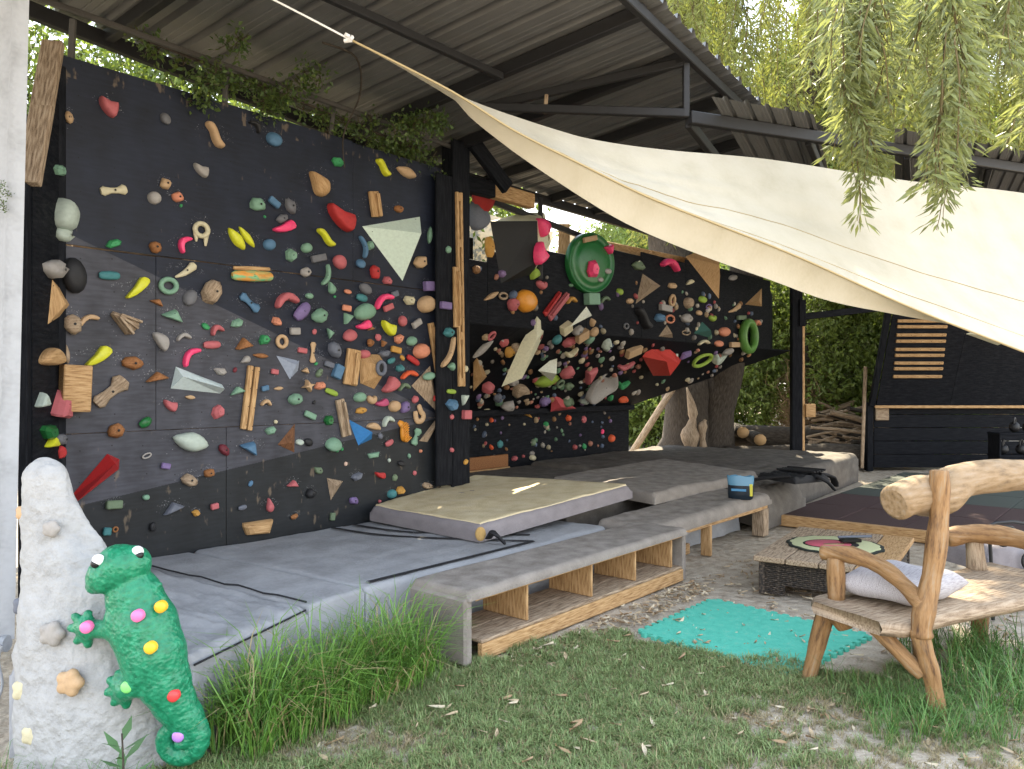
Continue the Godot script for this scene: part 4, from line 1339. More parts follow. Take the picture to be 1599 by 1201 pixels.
	for k in ol.size():
		var p: Vector3 = ol[k]
		var q: Vector3 = ol[(k + 1) % ol.size()]
		quad(st, p + Vector3(0, -0.02, 0), p + Vector3(0, 0.013, 0), q + Vector3(0, 0.013, 0), q + Vector3(0, -0.02, 0))
	part(tl, "foam_sheet", st, M.teal_foam)

# ---------------------------------------------------------------- table
func make_table() -> void:
	var lf := P(1.68, 0.27, 5.34)
	var lb := P(2.37, 0.27, 6.38)
	var rb := P(3.12, 0.27, 5.95)
	var rf := lf + rb - lb
	var t := thing("low_table", "low plank table on a dark wicker base", "table", Vector3(lf.x, 0, lf.z))
	var xd := (rf - lf).normalized()
	var zd := (lb - lf).normalized()
	var wx := lf.distance_to(rf)
	var wz := lf.distance_to(lb)
	t.basis = Basis(zd, Vector3.UP, zd.cross(Vector3.UP))
	var sg := 1.0 if t.basis.z.dot(xd) > 0 else -1.0
	var nb := 4
	for k in nb:
		var z0 := wx / nb * k + 0.004
		var z1 := wx / nb * (k + 1) - 0.004
		beam(t, "top_plank", Vector3(-0.03 + rr(-0.01, 0.01), 0.25 + rr(-0.003, 0.003), sg * (z0 + z1) / 2), Vector3(wz + 0.03, 0.25, sg * (z0 + z1) / 2), z1 - z0, 0.038, M.old_x if k < 3 else M.wood_x)
	# woven sides with an arched cut at the foot
	for s in [[Vector3(0.03, 0, 0.05 * sg), Vector3(0.03, 0, (wx - 0.05) * sg)], [Vector3(0.03, 0, 0.05 * sg), Vector3(wz - 0.03, 0, 0.05 * sg)], [Vector3(wz - 0.03, 0, 0.05 * sg), Vector3(wz - 0.03, 0, (wx - 0.05) * sg)], [Vector3(0.03, 0, (wx - 0.05) * sg), Vector3(wz - 0.03, 0, (wx - 0.05) * sg)]]:
		var st := newst()
		var a: Vector3 = s[0]
		var b: Vector3 = s[1]
		var dir := (b - a).normalized()
		var len := a.distance_to(b)
		var out := dir.cross(Vector3.UP)
		for r in 17:
			var y := 0.012 + r * 0.0132
			var segs := int(len / 0.03)
			var pts := []
			var rad := []
			for k in segs + 1:
				var f := float(k) / segs
				var inside: bool = f > 0.2 and f < 0.8 and y < 0.075
				if inside:
					if pts.size() > 1: tube(st, pts, rad, 4, true)
					pts = []; rad = []
					continue
				pts.append(a + dir * len * f + out * 0.006 * (1.0 if (k + r) % 2 == 0 else -1.0) + Vector3(0, y, 0)); rad.append(0.0075)
			if pts.size() > 1: tube(st, pts, rad, 4, true)
		part(t, "wicker_side", st, M.wicker)
	for k in [[0.03, 0.05], [0.03, wx - 0.05], [wz - 0.03, 0.05], [wz - 0.03, wx - 0.05]]:
		beam(t, "leg", Vector3(k[0], 0, k[1] * sg), Vector3(k[0], 0.225, k[1] * sg), 0.04, 0.04, M.wicker)
	# round rug on the table
	var ctr := P(2.36, 0.271, 5.62)
	var r := thing("oval_rug", "oval tufted rug with cream rim and pink centre on the table", "rug", ctr, 0.1)
	var cols := [lin(0.02, 0.025, 0.02), lin(0.5, 0.52, 0.3), lin(0.012, 0.012, 0.012), lin(0.5, 0.1, 0.14), lin(0.34, 0.2, 0.12)]
	var nm := ["dark_edge", "cream_ring", "black_ring", "pink_centre", "tan_patch"]
	var rad := [[0.33, 0.33, 0.0, 0.0], [0.305, 0.305, 0.0, 0.0], [0.2, 0.16, -0.03, 0.0], [0.165, 0.13, -0.05, 0.0], [0.08, 0.035, -0.03, 0.04]]
	for k in 5:
		var st := newst()
		var o := []
		for i in 40:
			var an := TAU * i / 40
			var w := 1.0 + (0.03 * sin(i * 2.0) if k < 2 else 0.0)
			o.append(Vector2(cos(an) * rad[k][0], sin(an) * rad[k][1]) * w)
		dome(st, o, [[1.0, 0.0], [1.0, 0.008 + k * 0.003], [0.97, 0.011 + k * 0.003], [0.0, 0.012 + k * 0.003]], true)
		part(r, nm[k], st, mat(cols[k], 0.95, TEX.grain, Vector3(20, 20, 20), TEX.fine_n, 1.0), Transform3D(Basis(Vector3.RIGHT, -PI / 2), Vector3(rad[k][2], 0, rad[k][3])))
	var b := thing("brush", "small dark brush lying on the oval rug", "brush", ctr + Vector3(0.12, 0.03, -0.01), 0.15)
	var st := newst()
	bevel_box(st, Vector3(0.15, 0.025, 0.06), Vector3(-0.02, 0.014, 0.03), 0.01)
	part(b, "head", st, M.plain_black)
	st = newst()
	tube(st, [Vector3(-0.06, 0.02, -0.06), Vector3(0.2, 0.022, -0.05)], [0.011, 0.01], 8)
	part(b, "handle", st, M.h_slate)

# ---------------------------------------------------------------- rustic bench
func make_rustic_bench() -> void:
	var t := thing("rustic_bench", "rustic bench of peeled logs with a plank seat", "bench")
	var e := P(0.874, 0, 0.486)
	var a := P(-0.45, 0, 0.89)
	var o := P(1.706, 0, 3.33)        # near left corner of the seat
	var q := func(al: float, ac: float, h: float) -> Vector3: return o + e * al + a * ac + Vector3(0, h, 0)
	# seat slab with wavy live edges
	var st := newst()
	st.set_smooth_group(1)
	var n := 26
	var prev := []
	for i in n + 1:
		var x := -0.07 + i / float(n) * 1.57
		var y0 := -0.02 + 0.018 * sin(x * 5.0) + (0.09 * pow(maxf(0, 1 - (x + 0.07) / 0.1), 2.0))
		var y1 := 0.5 + 0.02 * sin(x * 4.0 + 1.0) - (0.12 * pow(maxf(0, 1 - (x + 0.07) / 0.1), 2.0) * 0.5)
		var h := 0.41
		var row := [q.call(x, y0 + 0.015, h - 0.06), q.call(x, y0, h - 0.03), q.call(x, y0 + 0.018, h), q.call(x, lerpf(y0, y1, 0.3), h + 0.002), q.call(x, lerpf(y0, y1, 0.7), h - 0.002), q.call(x, y1 - 0.018, h), q.call(x, y1, h - 0.03), q.call(x, y1 - 0.015, h - 0.06)]
		if i > 0:
			for k in 8: quad(st, prev[k], row[k], row[(k + 1) % 8], prev[(k + 1) % 8])
		else:
			for k in 6: tri(st, row[0], row[k + 2], row[k + 1])
		prev = row
	for k in 6: tri(st, prev[0], prev[k + 1], prev[k + 2])
	var xf := frame_along(o, o + e)
	part(t, "seat_plank", transformed(st, xf.affine_inverse()), M.old_x, xf)
	# tall back post running down into a bent leg
	log_part(t, "back_post", [q.call(0.17, -0.045, 1.07), q.call(0.165, -0.05, 0.9), q.call(0.13, -0.045, 0.66), q.call(0.06, -0.04, 0.44), q.call(0.05, -0.045, 0.36)], [0.04, 0.041, 0.042, 0.045, 0.042], M.log_x)
	log_part(t, "leg", [q.call(0.045, -0.03, 0.39), q.call(0.075, -0.05, 0.26), q.call(0.1, -0.065, 0.14), q.call(0.12, -0.075, -0.02)], [0.037, 0.039, 0.037, 0.035], M.log_x)
	log_part(t, "brace", [q.call(-0.02, 0.16, 0.38), q.call(0.03, 0.05, 0.27), q.call(0.07, -0.03, 0.19)], [0.036, 0.034, 0.03], M.log_x)
	log_part(t, "brace", [q.call(0.17, 0.06, 0.37), q.call(0.13, 0.0, 0.22)], [0.036, 0.036], M.log_x)
	log_part(t, "leg", [q.call(0.035, 0.44, 0.38), q.call(0.02, 0.48, 0.22), q.call(-0.02, 0.52, -0.02)], [0.05, 0.04, 0.036], M.log_x)
	log_part(t, "knot_block", [q.call(0.05, 0.40, 0.375), q.call(0.06, 0.36, 0.28)], [0.07, 0.035], M.log_x)
	log_part(t, "leg", [q.call(1.3, 0.42, 0.36), q.call(1.3, 0.44, -0.02)], [0.045, 0.042], M.log_x)
	log_part(t, "leg", [q.call(1.32, 0.0, 0.36), q.call(1.34, -0.04, -0.02)], [0.045, 0.042], M.log_x)
	# arms
	log_part(t, "arm_post", [q.call(0.07, 0.42, 0.405), q.call(0.075, 0.43, 0.6)], [0.043, 0.04], M.log_x)
	log_part(t, "arm_rest", [q.call(0.05, 0.49, 0.62), q.call(0.1, 0.36, 0.63), q.call(0.12, 0.2, 0.6), q.call(0.09, 0.05, 0.54), q.call(0.06, -0.04, 0.49)], [0.036, 0.041, 0.037, 0.036, 0.036], M.log_x)
	log_part(t, "arm_post", [q.call(1.28, 0.44, 0.405), q.call(1.27, 0.45, 0.58)], [0.05, 0.048], M.old_x)
	log_part(t, "arm_rest", [q.call(1.13, 0.52, 0.58), q.call(1.24, 0.45, 0.61), q.call(1.38, 0.28, 0.6), q.call(1.4, 0.05, 0.55)], [0.05, 0.055, 0.055, 0.05], M.log_x)
	# backrest log
	log_part(t, "backrest_log", [q.call(0.0, 0.05, 0.93), q.call(0.12, 0.045, 0.955), q.call(0.3, 0.045, 0.945), q.call(0.5, 0.05, 1.0), q.call(0.9, 0.05, 1.0), q.call(1.45, 0.06, 0.96)], [0.075, 0.085, 0.1, 0.082, 0.078, 0.086], M.palelog, 18, 0.03)
	log_part(t, "back_post", [q.call(1.3, -0.045, 1.07), q.call(1.31, -0.045, 0.8), q.call(1.3, -0.03, 0.36)], [0.045, 0.05, 0.05], M.log_x)
	# pillow
	var pl := thing("pillow", "pale grey striped pillow lying on the rustic bench seat", "pillow", q.call(0.36, 0.27, 0.412), atan2(-e.z, e.x) + 0.12)
	st = newst()
	st.set_smooth_group(1)
	var nn := 22
	for side in [1.0, -1.0]:
		var g := []
		for j in nn + 1:
			var row := []
			for i in nn + 1:
				var u := i / float(nn) * 2 - 1
				var v := j / float(nn) * 2 - 1
				var f := pow(maxf(0, (1 - u * u * u * u) * (1 - v * v * v * v)), 0.45)
				var pinch := 1.0 - 0.08 * (1 - absf(u)) * v * v
				var y: float = 0.075 + side * 0.07 * f
				if side < 0: y = maxf(y, 0.004 + 0.03 * (1 - f))
				row.append(Vector3(u * 0.255 * (1.0 - 0.09 * (1 - v * v) * 0.6), y + 0.008 * sin(u * 7 + v * 3) * f, v * 0.2 * pinch))
			g.append(row)
		for j in nn:
			for i in nn:
				if side > 0: quad(st, g[j][i], g[j + 1][i], g[j + 1][i + 1], g[j][i + 1])
				else: quad(st, g[j][i], g[j][i + 1], g[j + 1][i + 1], g[j + 1][i])
	part(pl, "cover", st, M.pillow)
	# wrought iron seat beyond, with a pale cushion
	var ir := thing("iron_chair", "black wrought iron chair with scrolls and pale cushion, right edge", "chair", P(3.05, 0, 4.75), 0.2)
	for k in [[0.0, 0.5, 1.0, 0.5], [0.19, 0.36, -1.0, 0.6]]:
		st = newst()
		var pts := []
		for i in 26:
			var f := i / 25.0
			var an := f * TAU * 1.25
			var r := lerpf(0.085, 0.02, f)
			pts.append(Vector3(k[0] + cos(an) * r * 1.1, k[1] + k[2] * sin(an) * r, 0))
		tube(st, pts, pts.map(func(_p): return 0.009), 6)
		part(ir, "scroll", st, M.iron)
	for p in [[Vector3(-0.12, 0.58, 0), Vector3(0.05, 0.6, 0), Vector3(0.6, 0.5, 0)], [Vector3(-0.09, 0.0, 0), Vector3(-0.1, 0.3, 0), Vector3(-0.12, 0.58, 0)], [Vector3(0.5, 0.0, 0), Vector3(0.52, 0.3, 0), Vector3(0.55, 0.52, 0)], [Vector3(-0.1, 0.27, 0), Vector3(0.2, 0.275, 0), Vector3(0.52, 0.27, 0)], [Vector3(-0.1, 0.0, -0.45), Vector3(-0.1, 0.2, -0.45), Vector3(-0.1, 0.6, -0.45)]]:
		st = newst()
		tube(st, [p[0], smoothed(p, 0.5), p[1], smoothed(p, 1.5), p[2]], [0.011, 0.011, 0.011, 0.011, 0.011], 6)
		part(ir, "iron_bar", st, M.iron)
	st = newst()
	cushion(st, Vector3(-0.1, 0.44, -0.03), Vector3(0.56, 0.44, -0.03), Vector3(0.56, 0.44, -0.5), Vector3(-0.1, 0.44, -0.5), 0.16, 0.06, 14, 12, wrinkles(66, 0.01, 3.0))
	part(ir, "cushion", st, M.pad_side)

func transformed(st: SurfaceTool, xf: Transform3D) -> SurfaceTool:
	var o := newst()
	o.set_smooth_group(1)
	var src := st.commit()
	var mdt: Array = src.surface_get_arrays(0)
	var vs: PackedVector3Array = mdt[Mesh.ARRAY_VERTEX]
	for v in vs: o.add_vertex(xf * v)
	return o

# ---------------------------------------------------------------- chameleon rock
func make_chameleon() -> void:
	var d := 2.98
	var s := d / 1200.0
	var at := func(px: float, py: float, z: float) -> Vector3: return Vector3((px - 800) * (d - z) / 1200.0 + 632.0 * s, 1.45 - (py - 600) * (d - z) / 1200.0, z)
	var origin := P((168 - 800) * s, 0.0, d)
	var t := thing("play_rock", "moulded grey rock slab with small climbing knobs, lower left", "play rock", origin)
	var bones := []
	for b in [[72, 752, 36, 78, 800, 42], [78, 800, 42, 98, 880, 58], [98, 880, 58, 126, 980, 94], [126, 980, 94, 150, 1090, 116], [150, 1090, 116, 156, 1195, 126], [62, 905, 26, 66, 990, 38], [62, 1020, 42, 84, 1040, 50], [80, 1110, 50, 110, 1190, 70], [185, 1010, 50, 225, 1180, 48], [70, 1075, 26, 120, 1060, 40], [108, 800, 18, 150, 862, 18]]:
		bones.append([at.call(b[0], b[1], 0), b[2] * s, at.call(b[3], b[4], 0), b[5] * s])
	meshpart(t, "rock_body", blob(bones, 0.0095, 0.022, 0.62, 0.022, 4.5), M.rock)
	for k in [[82, 825, 12, 0.085, "stone"], [84, 988, 17, 0.15, "stone"], [112, 1064, 18, 0.185, "tan"], [38, 945, 14, 0.03, "slate"], [40, 1076, 16, 0.09, "cream"], [40, 800, 12, 0.02, "tan"], [52, 1146, 14, 0.13, "cream"]]:
		var r: float = k[2] * s * 1.15
		var c: Vector3 = at.call(k[0], k[1], k[3])
		var bb := []
		for i in 5: bb.append([c, r * 0.5, c + Vector3(cos(i * 1.26), sin(i * 1.26), 0.3) * r * 0.6, r * 0.42])
		meshpart(t, "knob", blob(bb, 0.007, 0.012), M["h_" + k[4]])
	# the chameleon
	var z0 := 0.17
	var c := thing("chameleon_relief", "green plastic chameleon relief with coloured dots climbing the rock", "chameleon", origin)
	var cb := []
	var chain_to := func(into: Array, list: Array) -> void:
		for i in list.size() - 1:
			var p: Array = list[i]
			var q: Array = list[i + 1]
			into.append([at.call(p[0], p[1], z0 + p[3]), p[2] * s, at.call(q[0], q[1], z0 + q[3]), q[2] * s])
	chain_to.call(cb, [[148, 914, 12, 0.05], [163, 900, 24, 0.05], [186, 884, 31, 0.03], [206, 880, 27, 0.01]])
	chain_to.call(cb, [[165, 880, 14, 0.05], [198, 866, 12, 0.02], [222, 868, 9, -0.01]])
	chain_to.call(cb, [[198, 895, 27, 0.01], [210, 930, 38, 0.0], [224, 975, 47, 0.0], [240, 1020, 45, 0.01], [256, 1062, 37, 0.01], [272, 1095, 30, 0.0], [290, 1122, 26, -0.01], [302, 1140, 21, -0.01]])
	var spiral := []
	for i in 22:
		var f := i / 21.0
		var an := -0.6 + f * TAU * 1.35
		var r := lerpf(33, 8, f)
		spiral.append([280 + cos(an) * r, 1153 + sin(an) * r, lerpf(17, 7, f), lerpf(-0.01, 0.03, f)])
	var tail_bones := []
	chain_to.call(tail_bones, spiral)
	chain_to.call(cb, [[206, 952, 20, 0.03], [184, 966, 17, 0.05], [178, 982, 15, 0.05], [150, 982, 12, 0.04], [138, 981, 14, 0.04]])
	for f in [[118, 962], [112, 980], [122, 1000], [138, 958], [138, 1006]]:
		chain_to.call(cb, [[138, 981, 10, 0.04], [f[0], f[1], 6, 0.03]])
	chain_to.call(cb, [[246, 1052, 24, 0.03], [222, 1050, 22, 0.06], [212, 1068, 17, 0.06], [198, 1076, 16, 0.05]])
	for f in [[174, 1062], [170, 1080], [180, 1096], [186, 1052], [198, 1100]]:
		chain_to.call(cb, [[198, 1076, 11, 0.05], [f[0], f[1], 6.5, 0.04]])
	for k in 9:   # crest down the back
		var f := k / 8.0
		cb.append([at.call(lerpf(240, 290, f), lerpf(915, 1080, f), z0 - 0.0), 0.016, at.call(lerpf(249, 299, f), lerpf(913, 1078, f), z0 - 0.0), 0.012])
	meshpart(c, "body", blob(cb, 0.0075, 0.012, 1.0, 0.002, 42.0), M.chameleon)
	meshpart(c, "curled_tail", blob(tail_bones, 0.006, 0.003, 1.0, 0.0015, 42.0), M.chameleon)
	var dots := [[134, 980, 0.085, "rosedot", lin(0.75, 0.16, 0.36)], [214, 962, 0.118, "", lin(0.75, 0.16, 0.36)], [250, 948, 0.075, "", lin(0.72, 0.4, 0.03)], [234, 1012, 0.122, "", lin(0.75, 0.42, 0.03)], [192, 1004, 0.07, "", lin(0.04, 0.2, 0.6)], [198, 1073, 0.1, "", lin(0.2, 0.6, 0.16)], [270, 1087, 0.08, "", lin(0.6, 0.05, 0.05)], [278, 1150, 0.045, "", lin(0.42, 0.2, 0.62)]]
	for k in dots:
		var st := newst()
		dome(st, ell(18, 0.043, 0.043), [[1.0, -0.02], [1.0, 0.0], [0.9, 0.004], [0.5, 0.008], [0.0, 0.009]], true)
		part(c, "dot", st, mat(k[4], 0.35), Transform3D(Basis(), at.call(k[0], k[1], z0 + k[2] + 0.002)))
	for k in [[154, 874, 0.09, -0.5], [215, 861, 0.03, 0.6]]:
		var eye := meshpart(c, "eye", blob([[Vector3.ZERO, 0.021, Vector3(0.001, 0, 0), 0.021]], 0.005, 0.01), M.plain_white, Transform3D(Basis(), at.call(k[0], k[1], z0 + k[2])))
		meshpart(eye, "pupil", blob([[Vector3.ZERO, 0.016, Vector3(0.001, 0, 0), 0.016]], 0.004, 0.01), M.plain_black, Transform3D(Basis(), Vector3(k[3] * 0.014, -0.012, 0.006)))

# ---------------------------------------------------------------- curtain and sail
func make_fabrics() -> void:
	var c := thing("white_curtain", "hanging white tarp curtain at the left edge", "curtain")
	var d := 3.35
	var st := newst()
	st.set_smooth_group(1)
	var g := []
	for j in 31:
		var v := j / 30.0
		var row := []
		for i in 25:
			var u := i / 24.0
			var edge := lerpf(56, 22, v)
			var px := edge - (1.0 - u) * 420.0
			var h := lerpf(3.75, 0.34, v)
			row.append(P((px - 800) / 1200.0 * d, h, d + 0.03 * sin(u * 24.0 + v) + 0.02 * sin(u * 57.0)))
		g.append(row)
	for j in 30:
		for i in 24:
			quad(st, g[j][i], g[j + 1][i], g[j + 1][i + 1], g[j][i + 1])
	part(c, "sheet", st, M.curtain)
	st = newst()
	tube(st, [P(-3.4, 0.33, d - 0.03), P(-2.18, 0.33, d - 0.03)], [0.035, 0.035], 12)
	part(c, "rolled_hem", st, M.curtain)
	st = newst()
	tube(st, [P(-2.26, 0.36, d - 0.06), P(-2.2, 0.34, d - 0.1)], [0.018, 0.016], 10)
	part(c, "hem_pole", st, M.plain_white)
	var rope := []
	for k in 10: rope.append(P(-2.17 - 0.012 * sin(k * 0.9) - k * 0.002, 0.34 - k * 0.032, d - 0.08))
	st = newst()
	tube(st, rope, rope.map(func(_p): return 0.006), 6)
	part(c, "cord", st, M.curtain)
	# sail
	var s := thing("shade_sail", "cream shade sail stretched from the roof across the yard", "shade sail")
	var ray := func(px: float, py: float, dd: float) -> Vector3: return P((px - 800) / 1200.0 * dd, 1.45 + (600 - py) / 1200.0 * dd, dd)
	var near := []
	var far := []
	for q in [[545, 60, 4.1, 545, 60, 4.1], [700, 139, 4.18, 650, 112, 4.35], [803, 203, 4.24, 740, 158, 4.6], [906, 255, 4.3, 872, 203, 4.85], [1010, 306, 4.4, 941, 220, 5.0], [1113, 347, 4.5, 1044, 234, 5.25], [1250, 402, 4.62, 1206, 249, 5.65], [1428, 482, 4.8, 1412, 281, 6.1], [1599, 549, 5.0, 1599, 301, 6.6], [1860, 652, 5.3, 1900, 350, 7.2]]:
		near.append(ray.call(q[0], q[1], q[2]))
		far.append(ray.call(q[3], q[4], q[5]))
	var nu := 60
	var nv := 24
	st = newst()
	st.set_smooth_group(1)
	var nz := FastNoiseLite.new()
	nz.seed = 77; nz.frequency = 0.6
	var surf := func(u: float, v: float) -> Vector3:
		var a := smoothed(near, u * 9.0)
		var b := smoothed(far, u * 9.0)
		var p := a.lerp(b, v)
		var wide := a.distance_to(b)
		p.y -= sin(PI * v) * wide * 0.085
		p.y += (nz.get_noise_2d(u * 9.0, v * 3.0) * 0.03 + nz.get_noise_2d(u * 3.0 + 40.0, v * 16.0) * 0.022) * sin(PI * v) * minf(1.0, wide)
		return p
	g = []
	for j in nv + 1:
		var row := []
		for i in nu + 1: row.append(surf.call(i / float(nu), j / float(nv)))
		g.append(row)
	for j in nv:
		for i in nu: quad(st, g[j][i], g[j][i + 1], g[j + 1][i + 1], g[j + 1][i])
	part(s, "sheet", st, M.sail)
	for v in [0.14, 0.42]:
		st = newst()
		var pts := []
		for i in 61: pts.append(surf.call(0.03 + 0.97 * i / 60.0, v) + Vector3(0, 0.003, 0))
		tube(st, pts, pts.map(func(_p): return 0.0022), 5)
		part(s, "seam", st, M.webbing)
	st = newst()
	var pts := []
	for i in 61: pts.append(smoothed(near, i / 60.0 * 9.0))
	tube(st, pts, pts.map(func(_p): return 0.0065), 6)
	part(s, "edge_webbing", st, M.webbing)
	# the edge flap hanging below the webbing
	var low := [[545, 60], [640, 110], [700, 146], [734, 182], [769, 211], [820, 249], [906, 306], [975, 347], [1044, 378], [1119, 407], [1204, 437], [1290, 468], [1380, 487], [1490, 507]]
	st = newst()
	st.set_smooth_group(1)
	var rows := []
	for i in 49:
		var f := i / 48.0 * (low.size() - 1)
		var k := mini(int(f), low.size() - 2)
		var l0 := Vector2(low[k][0], low[k][1])
		var l1 := Vector2(low[k + 1][0], low[k + 1][1])
		var lp := l0.cubic_interpolate(l1, Vector2(low[maxi(k - 1, 0)][0], low[maxi(k - 1, 0)][1]), Vector2(low[mini(k + 2, low.size() - 1)][0], low[mini(k + 2, low.size() - 1)][1]), f - k)
		var a := near_at(near, lp.x)
		var dd := -a.z
		var b: Vector3 = ray.call(lp.x, lp.y, dd + 0.1)
		var row := []
		for j in 9:
			var v := j / 8.0
			var p := a.lerp(b, v)
			p.z -= 0.05 * sin(PI * v) * a.distance_to(b)
			row.append(p)
		rows.append(row)
	for i in 48:
		for j in 8: quad(st, rows[i][j], rows[i][j + 1], rows[i + 1][j + 1], rows[i + 1][j])
	part(s, "edge_flap", st, M.sail)
	st = newst()
	tube(st, [near[0], ray.call(480, 26, 4.05), ray.call(400, -15, 4.0)], [0.006, 0.006, 0.006], 6)
	part(s, "tie_rope", st, M.plain_white)
	st = newst()
	for k in 4: tube(st, [near[0] + Vector3(rr(-0.02, 0.02), rr(-0.02, 0.02), 0), near[0] + Vector3(rr(-0.03, 0.03), rr(-0.03, 0.03), rr(-0.02, 0.02))], [0.012, 0.012], 6)
	part(s, "knot", st, M.plain_white)

# the point of the sail's edge that lies above a given place of its flap
func near_at(near: Array, px: float) -> Vector3:
	var best: Vector3 = near[0]
	for i in 181:
		var p := smoothed(near, i / 180.0 * 9.0)
		if absf(p.x / -p.z * 1200.0 + 800.0 - px) < absf(best.x / -best.z * 1200.0 + 800.0 - px): best = p
	return best

# ---------------------------------------------------------------- training board and shelf
func make_training_area() -> void:
	var b := thing("training_board", "black overhanging training board with pale wood rungs", "training board", P(6.05, 0, 12.8))
	var tilt := Basis(Vector3.RIGHT, 0.36)
	var bx := Transform3D(tilt, Vector3(0, 1.1, 0))
	for k in 3: ply(b, "panel", Vector2(0.02 + k * 1.22, 0), Vector2(1.236 + k * 1.22, 2.3), 0.02, M.black_timber, bx)
	beam(b, "side_post", Vector3(-0.06, 0, -0.1), Vector3(-0.06, 1.15, -0.1), 0.1, 0.12, M.black_timber, Vector3(0, 0, 1))
	beam(b, "side_post", Vector3(-0.05, 1.1, -0.02), bx * Vector3(-0.05, 2.3, -0.02), 0.09, 0.07, M.black_timber, Vector3(0, 0, 1))
	beam(b, "raw_stud", Vector3(-0.2, 0.05, -0.05), Vector3(-0.14, 1.75, -0.05), 0.05, 0.04, M.old_x, Vector3(0, 0, 1))
	beam(b, "bottom_rail", Vector3(0.0, 1.08, -0.02), Vector3(3.7, 1.08, -0.02), 0.04, 0.05, M.wood_x)
	for k in 9:
		var v: float = [0.52, 0.656, 0.753, 0.886, 0.987, 1.126, 1.231, 1.369, 1.465][k]
		var r := beam(b, "rung", bx * Vector3(0.2 - k * 0.012, v, 0.016), bx * Vector3(1.0 - k * 0.012, v, 0.016), 0.03, 0.05, M.wood_x)
		r.basis = tilt
		for i in 5: meshpart(r, "screw", BOLT, M.bolt, Transform3D(Basis.from_scale(Vector3(0.012, 0.012, 0.004)), Vector3((i / 4.0 - 0.5) * 0.66, 0, 0.0145)))
	for k in 5: beam(b, "lower_board", Vector3(0.05, 0.16 + k * 0.225, -0.16), Vector3(3.7, 0.16 + k * 0.225, -0.16), 0.025, 0.218, M.black_timber)
	beam(b, "pale_block", Vector3(0.06, 0.95, -0.12), Vector3(0.28, 0.95, -0.12), 0.04, 0.2, M.old_x)
	var v := thing("climbing_volume", "pale pyramid volume on the black training board", "climbing volume", P(7.75, 2.28, 12.42), 0.0, "triangular and faceted volumes")
	v.basis = tilt
	var pts := [Vector3(-0.62, 0.0, 0.0), Vector3(0.1, -0.25, 0.0), Vector3(0.75, 0.06, 0), Vector3(0.1, 0.3, 0)]
	var ap := Vector3(0.12, 0.02, 0.26)
	for k in 4:
		var st := newst()
		st.set_smooth_group(-1)
		tri(st, pts[k], pts[(k + 1) % 4], ap)
		part(v, "face", st, M.h_creamvol)
	# low shelf with weights
	var sh := thing("weight_shelf", "low black shelf in front of the training board", "shelf", P(6.9, 0.108, 11.5))
	for k in 2:
		beam(sh, "board", Vector3(0.3, 0.28 + k * 0.33, 0), Vector3(1.9, 0.28 + k * 0.33, 0), 0.3, 0.03, M.black_timber)
	beam(sh, "side", Vector3(0.32, 0, 0), Vector3(0.32, 0.6, 0), 0.28, 0.03, M.black_timber, Vector3(1, 0, 0))
	beam(sh, "side", Vector3(1.88, 0, 0), Vector3(1.88, 0.6, 0), 0.28, 0.03, M.black_timber, Vector3(1, 0, 0))
	beam(sh, "front_board", Vector3(0.3, 0.13, 0.14), Vector3(1.9, 0.13, 0.14), 0.02, 0.24, M.black_timber)
	var n := 0
	for p in [[0.45, 0.295], [0.72, 0.295], [0.95, 0.295], [0.62, 0.625], [0.82, 0.625], [1.05, 0.625]]:
		var words: String = ["left end of the lower shelf", "middle of the lower shelf", "right side of the lower shelf", "left end of the upper shelf", "middle of the upper shelf", "right side of the upper shelf"][n]
		var kb := thing("kettlebell", "small black kettlebell at the " + words, "kettlebell", P(6.9 + p[0], 0.108 + p[1], 11.5), rr(0, 1), "kettlebells on the black shelf")
		meshpart(kb, "bell", blob([[Vector3(0, 0.075, 0), 0.075, Vector3(0, 0.09, 0), 0.07]], 0.015, 0.02), M.iron)
		var st := newst()
		tube(st, [Vector3(-0.04, 0.13, 0), Vector3(-0.05, 0.18, 0), Vector3(-0.025, 0.215, 0), Vector3(0.025, 0.215, 0), Vector3(0.05, 0.18, 0), Vector3(0.04, 0.13, 0)], [0.014, 0.013, 0.013, 0.013, 0.013, 0.014], 8)
		part(kb, "handle", st, M.iron)
		n += 1

# ---------------------------------------------------------------- leaves and grass
func leaf_blade(st: SurfaceTool, at: Vector3, dir: Vector3, side: Vector3, len: float, w: float, col: Color, bend := 0.2) -> void:
	st.set_color(col)
	var up := dir.cross(side).normalized()
	var tip := at + dir * len - Vector3(0, bend * len * 0.3, 0)
	var mid := at + dir * len * 0.45 + up * w * 0.2
	st.set_smooth_group(-1)
	tri(st, at, mid + side * w * 0.5, tip)
	tri(st, at, tip, mid - side * w * 0.5)

func rdir() -> Vector3:
	return Vector3(rr(-1, 1), rr(-1, 1), rr(-1, 1)).normalized()

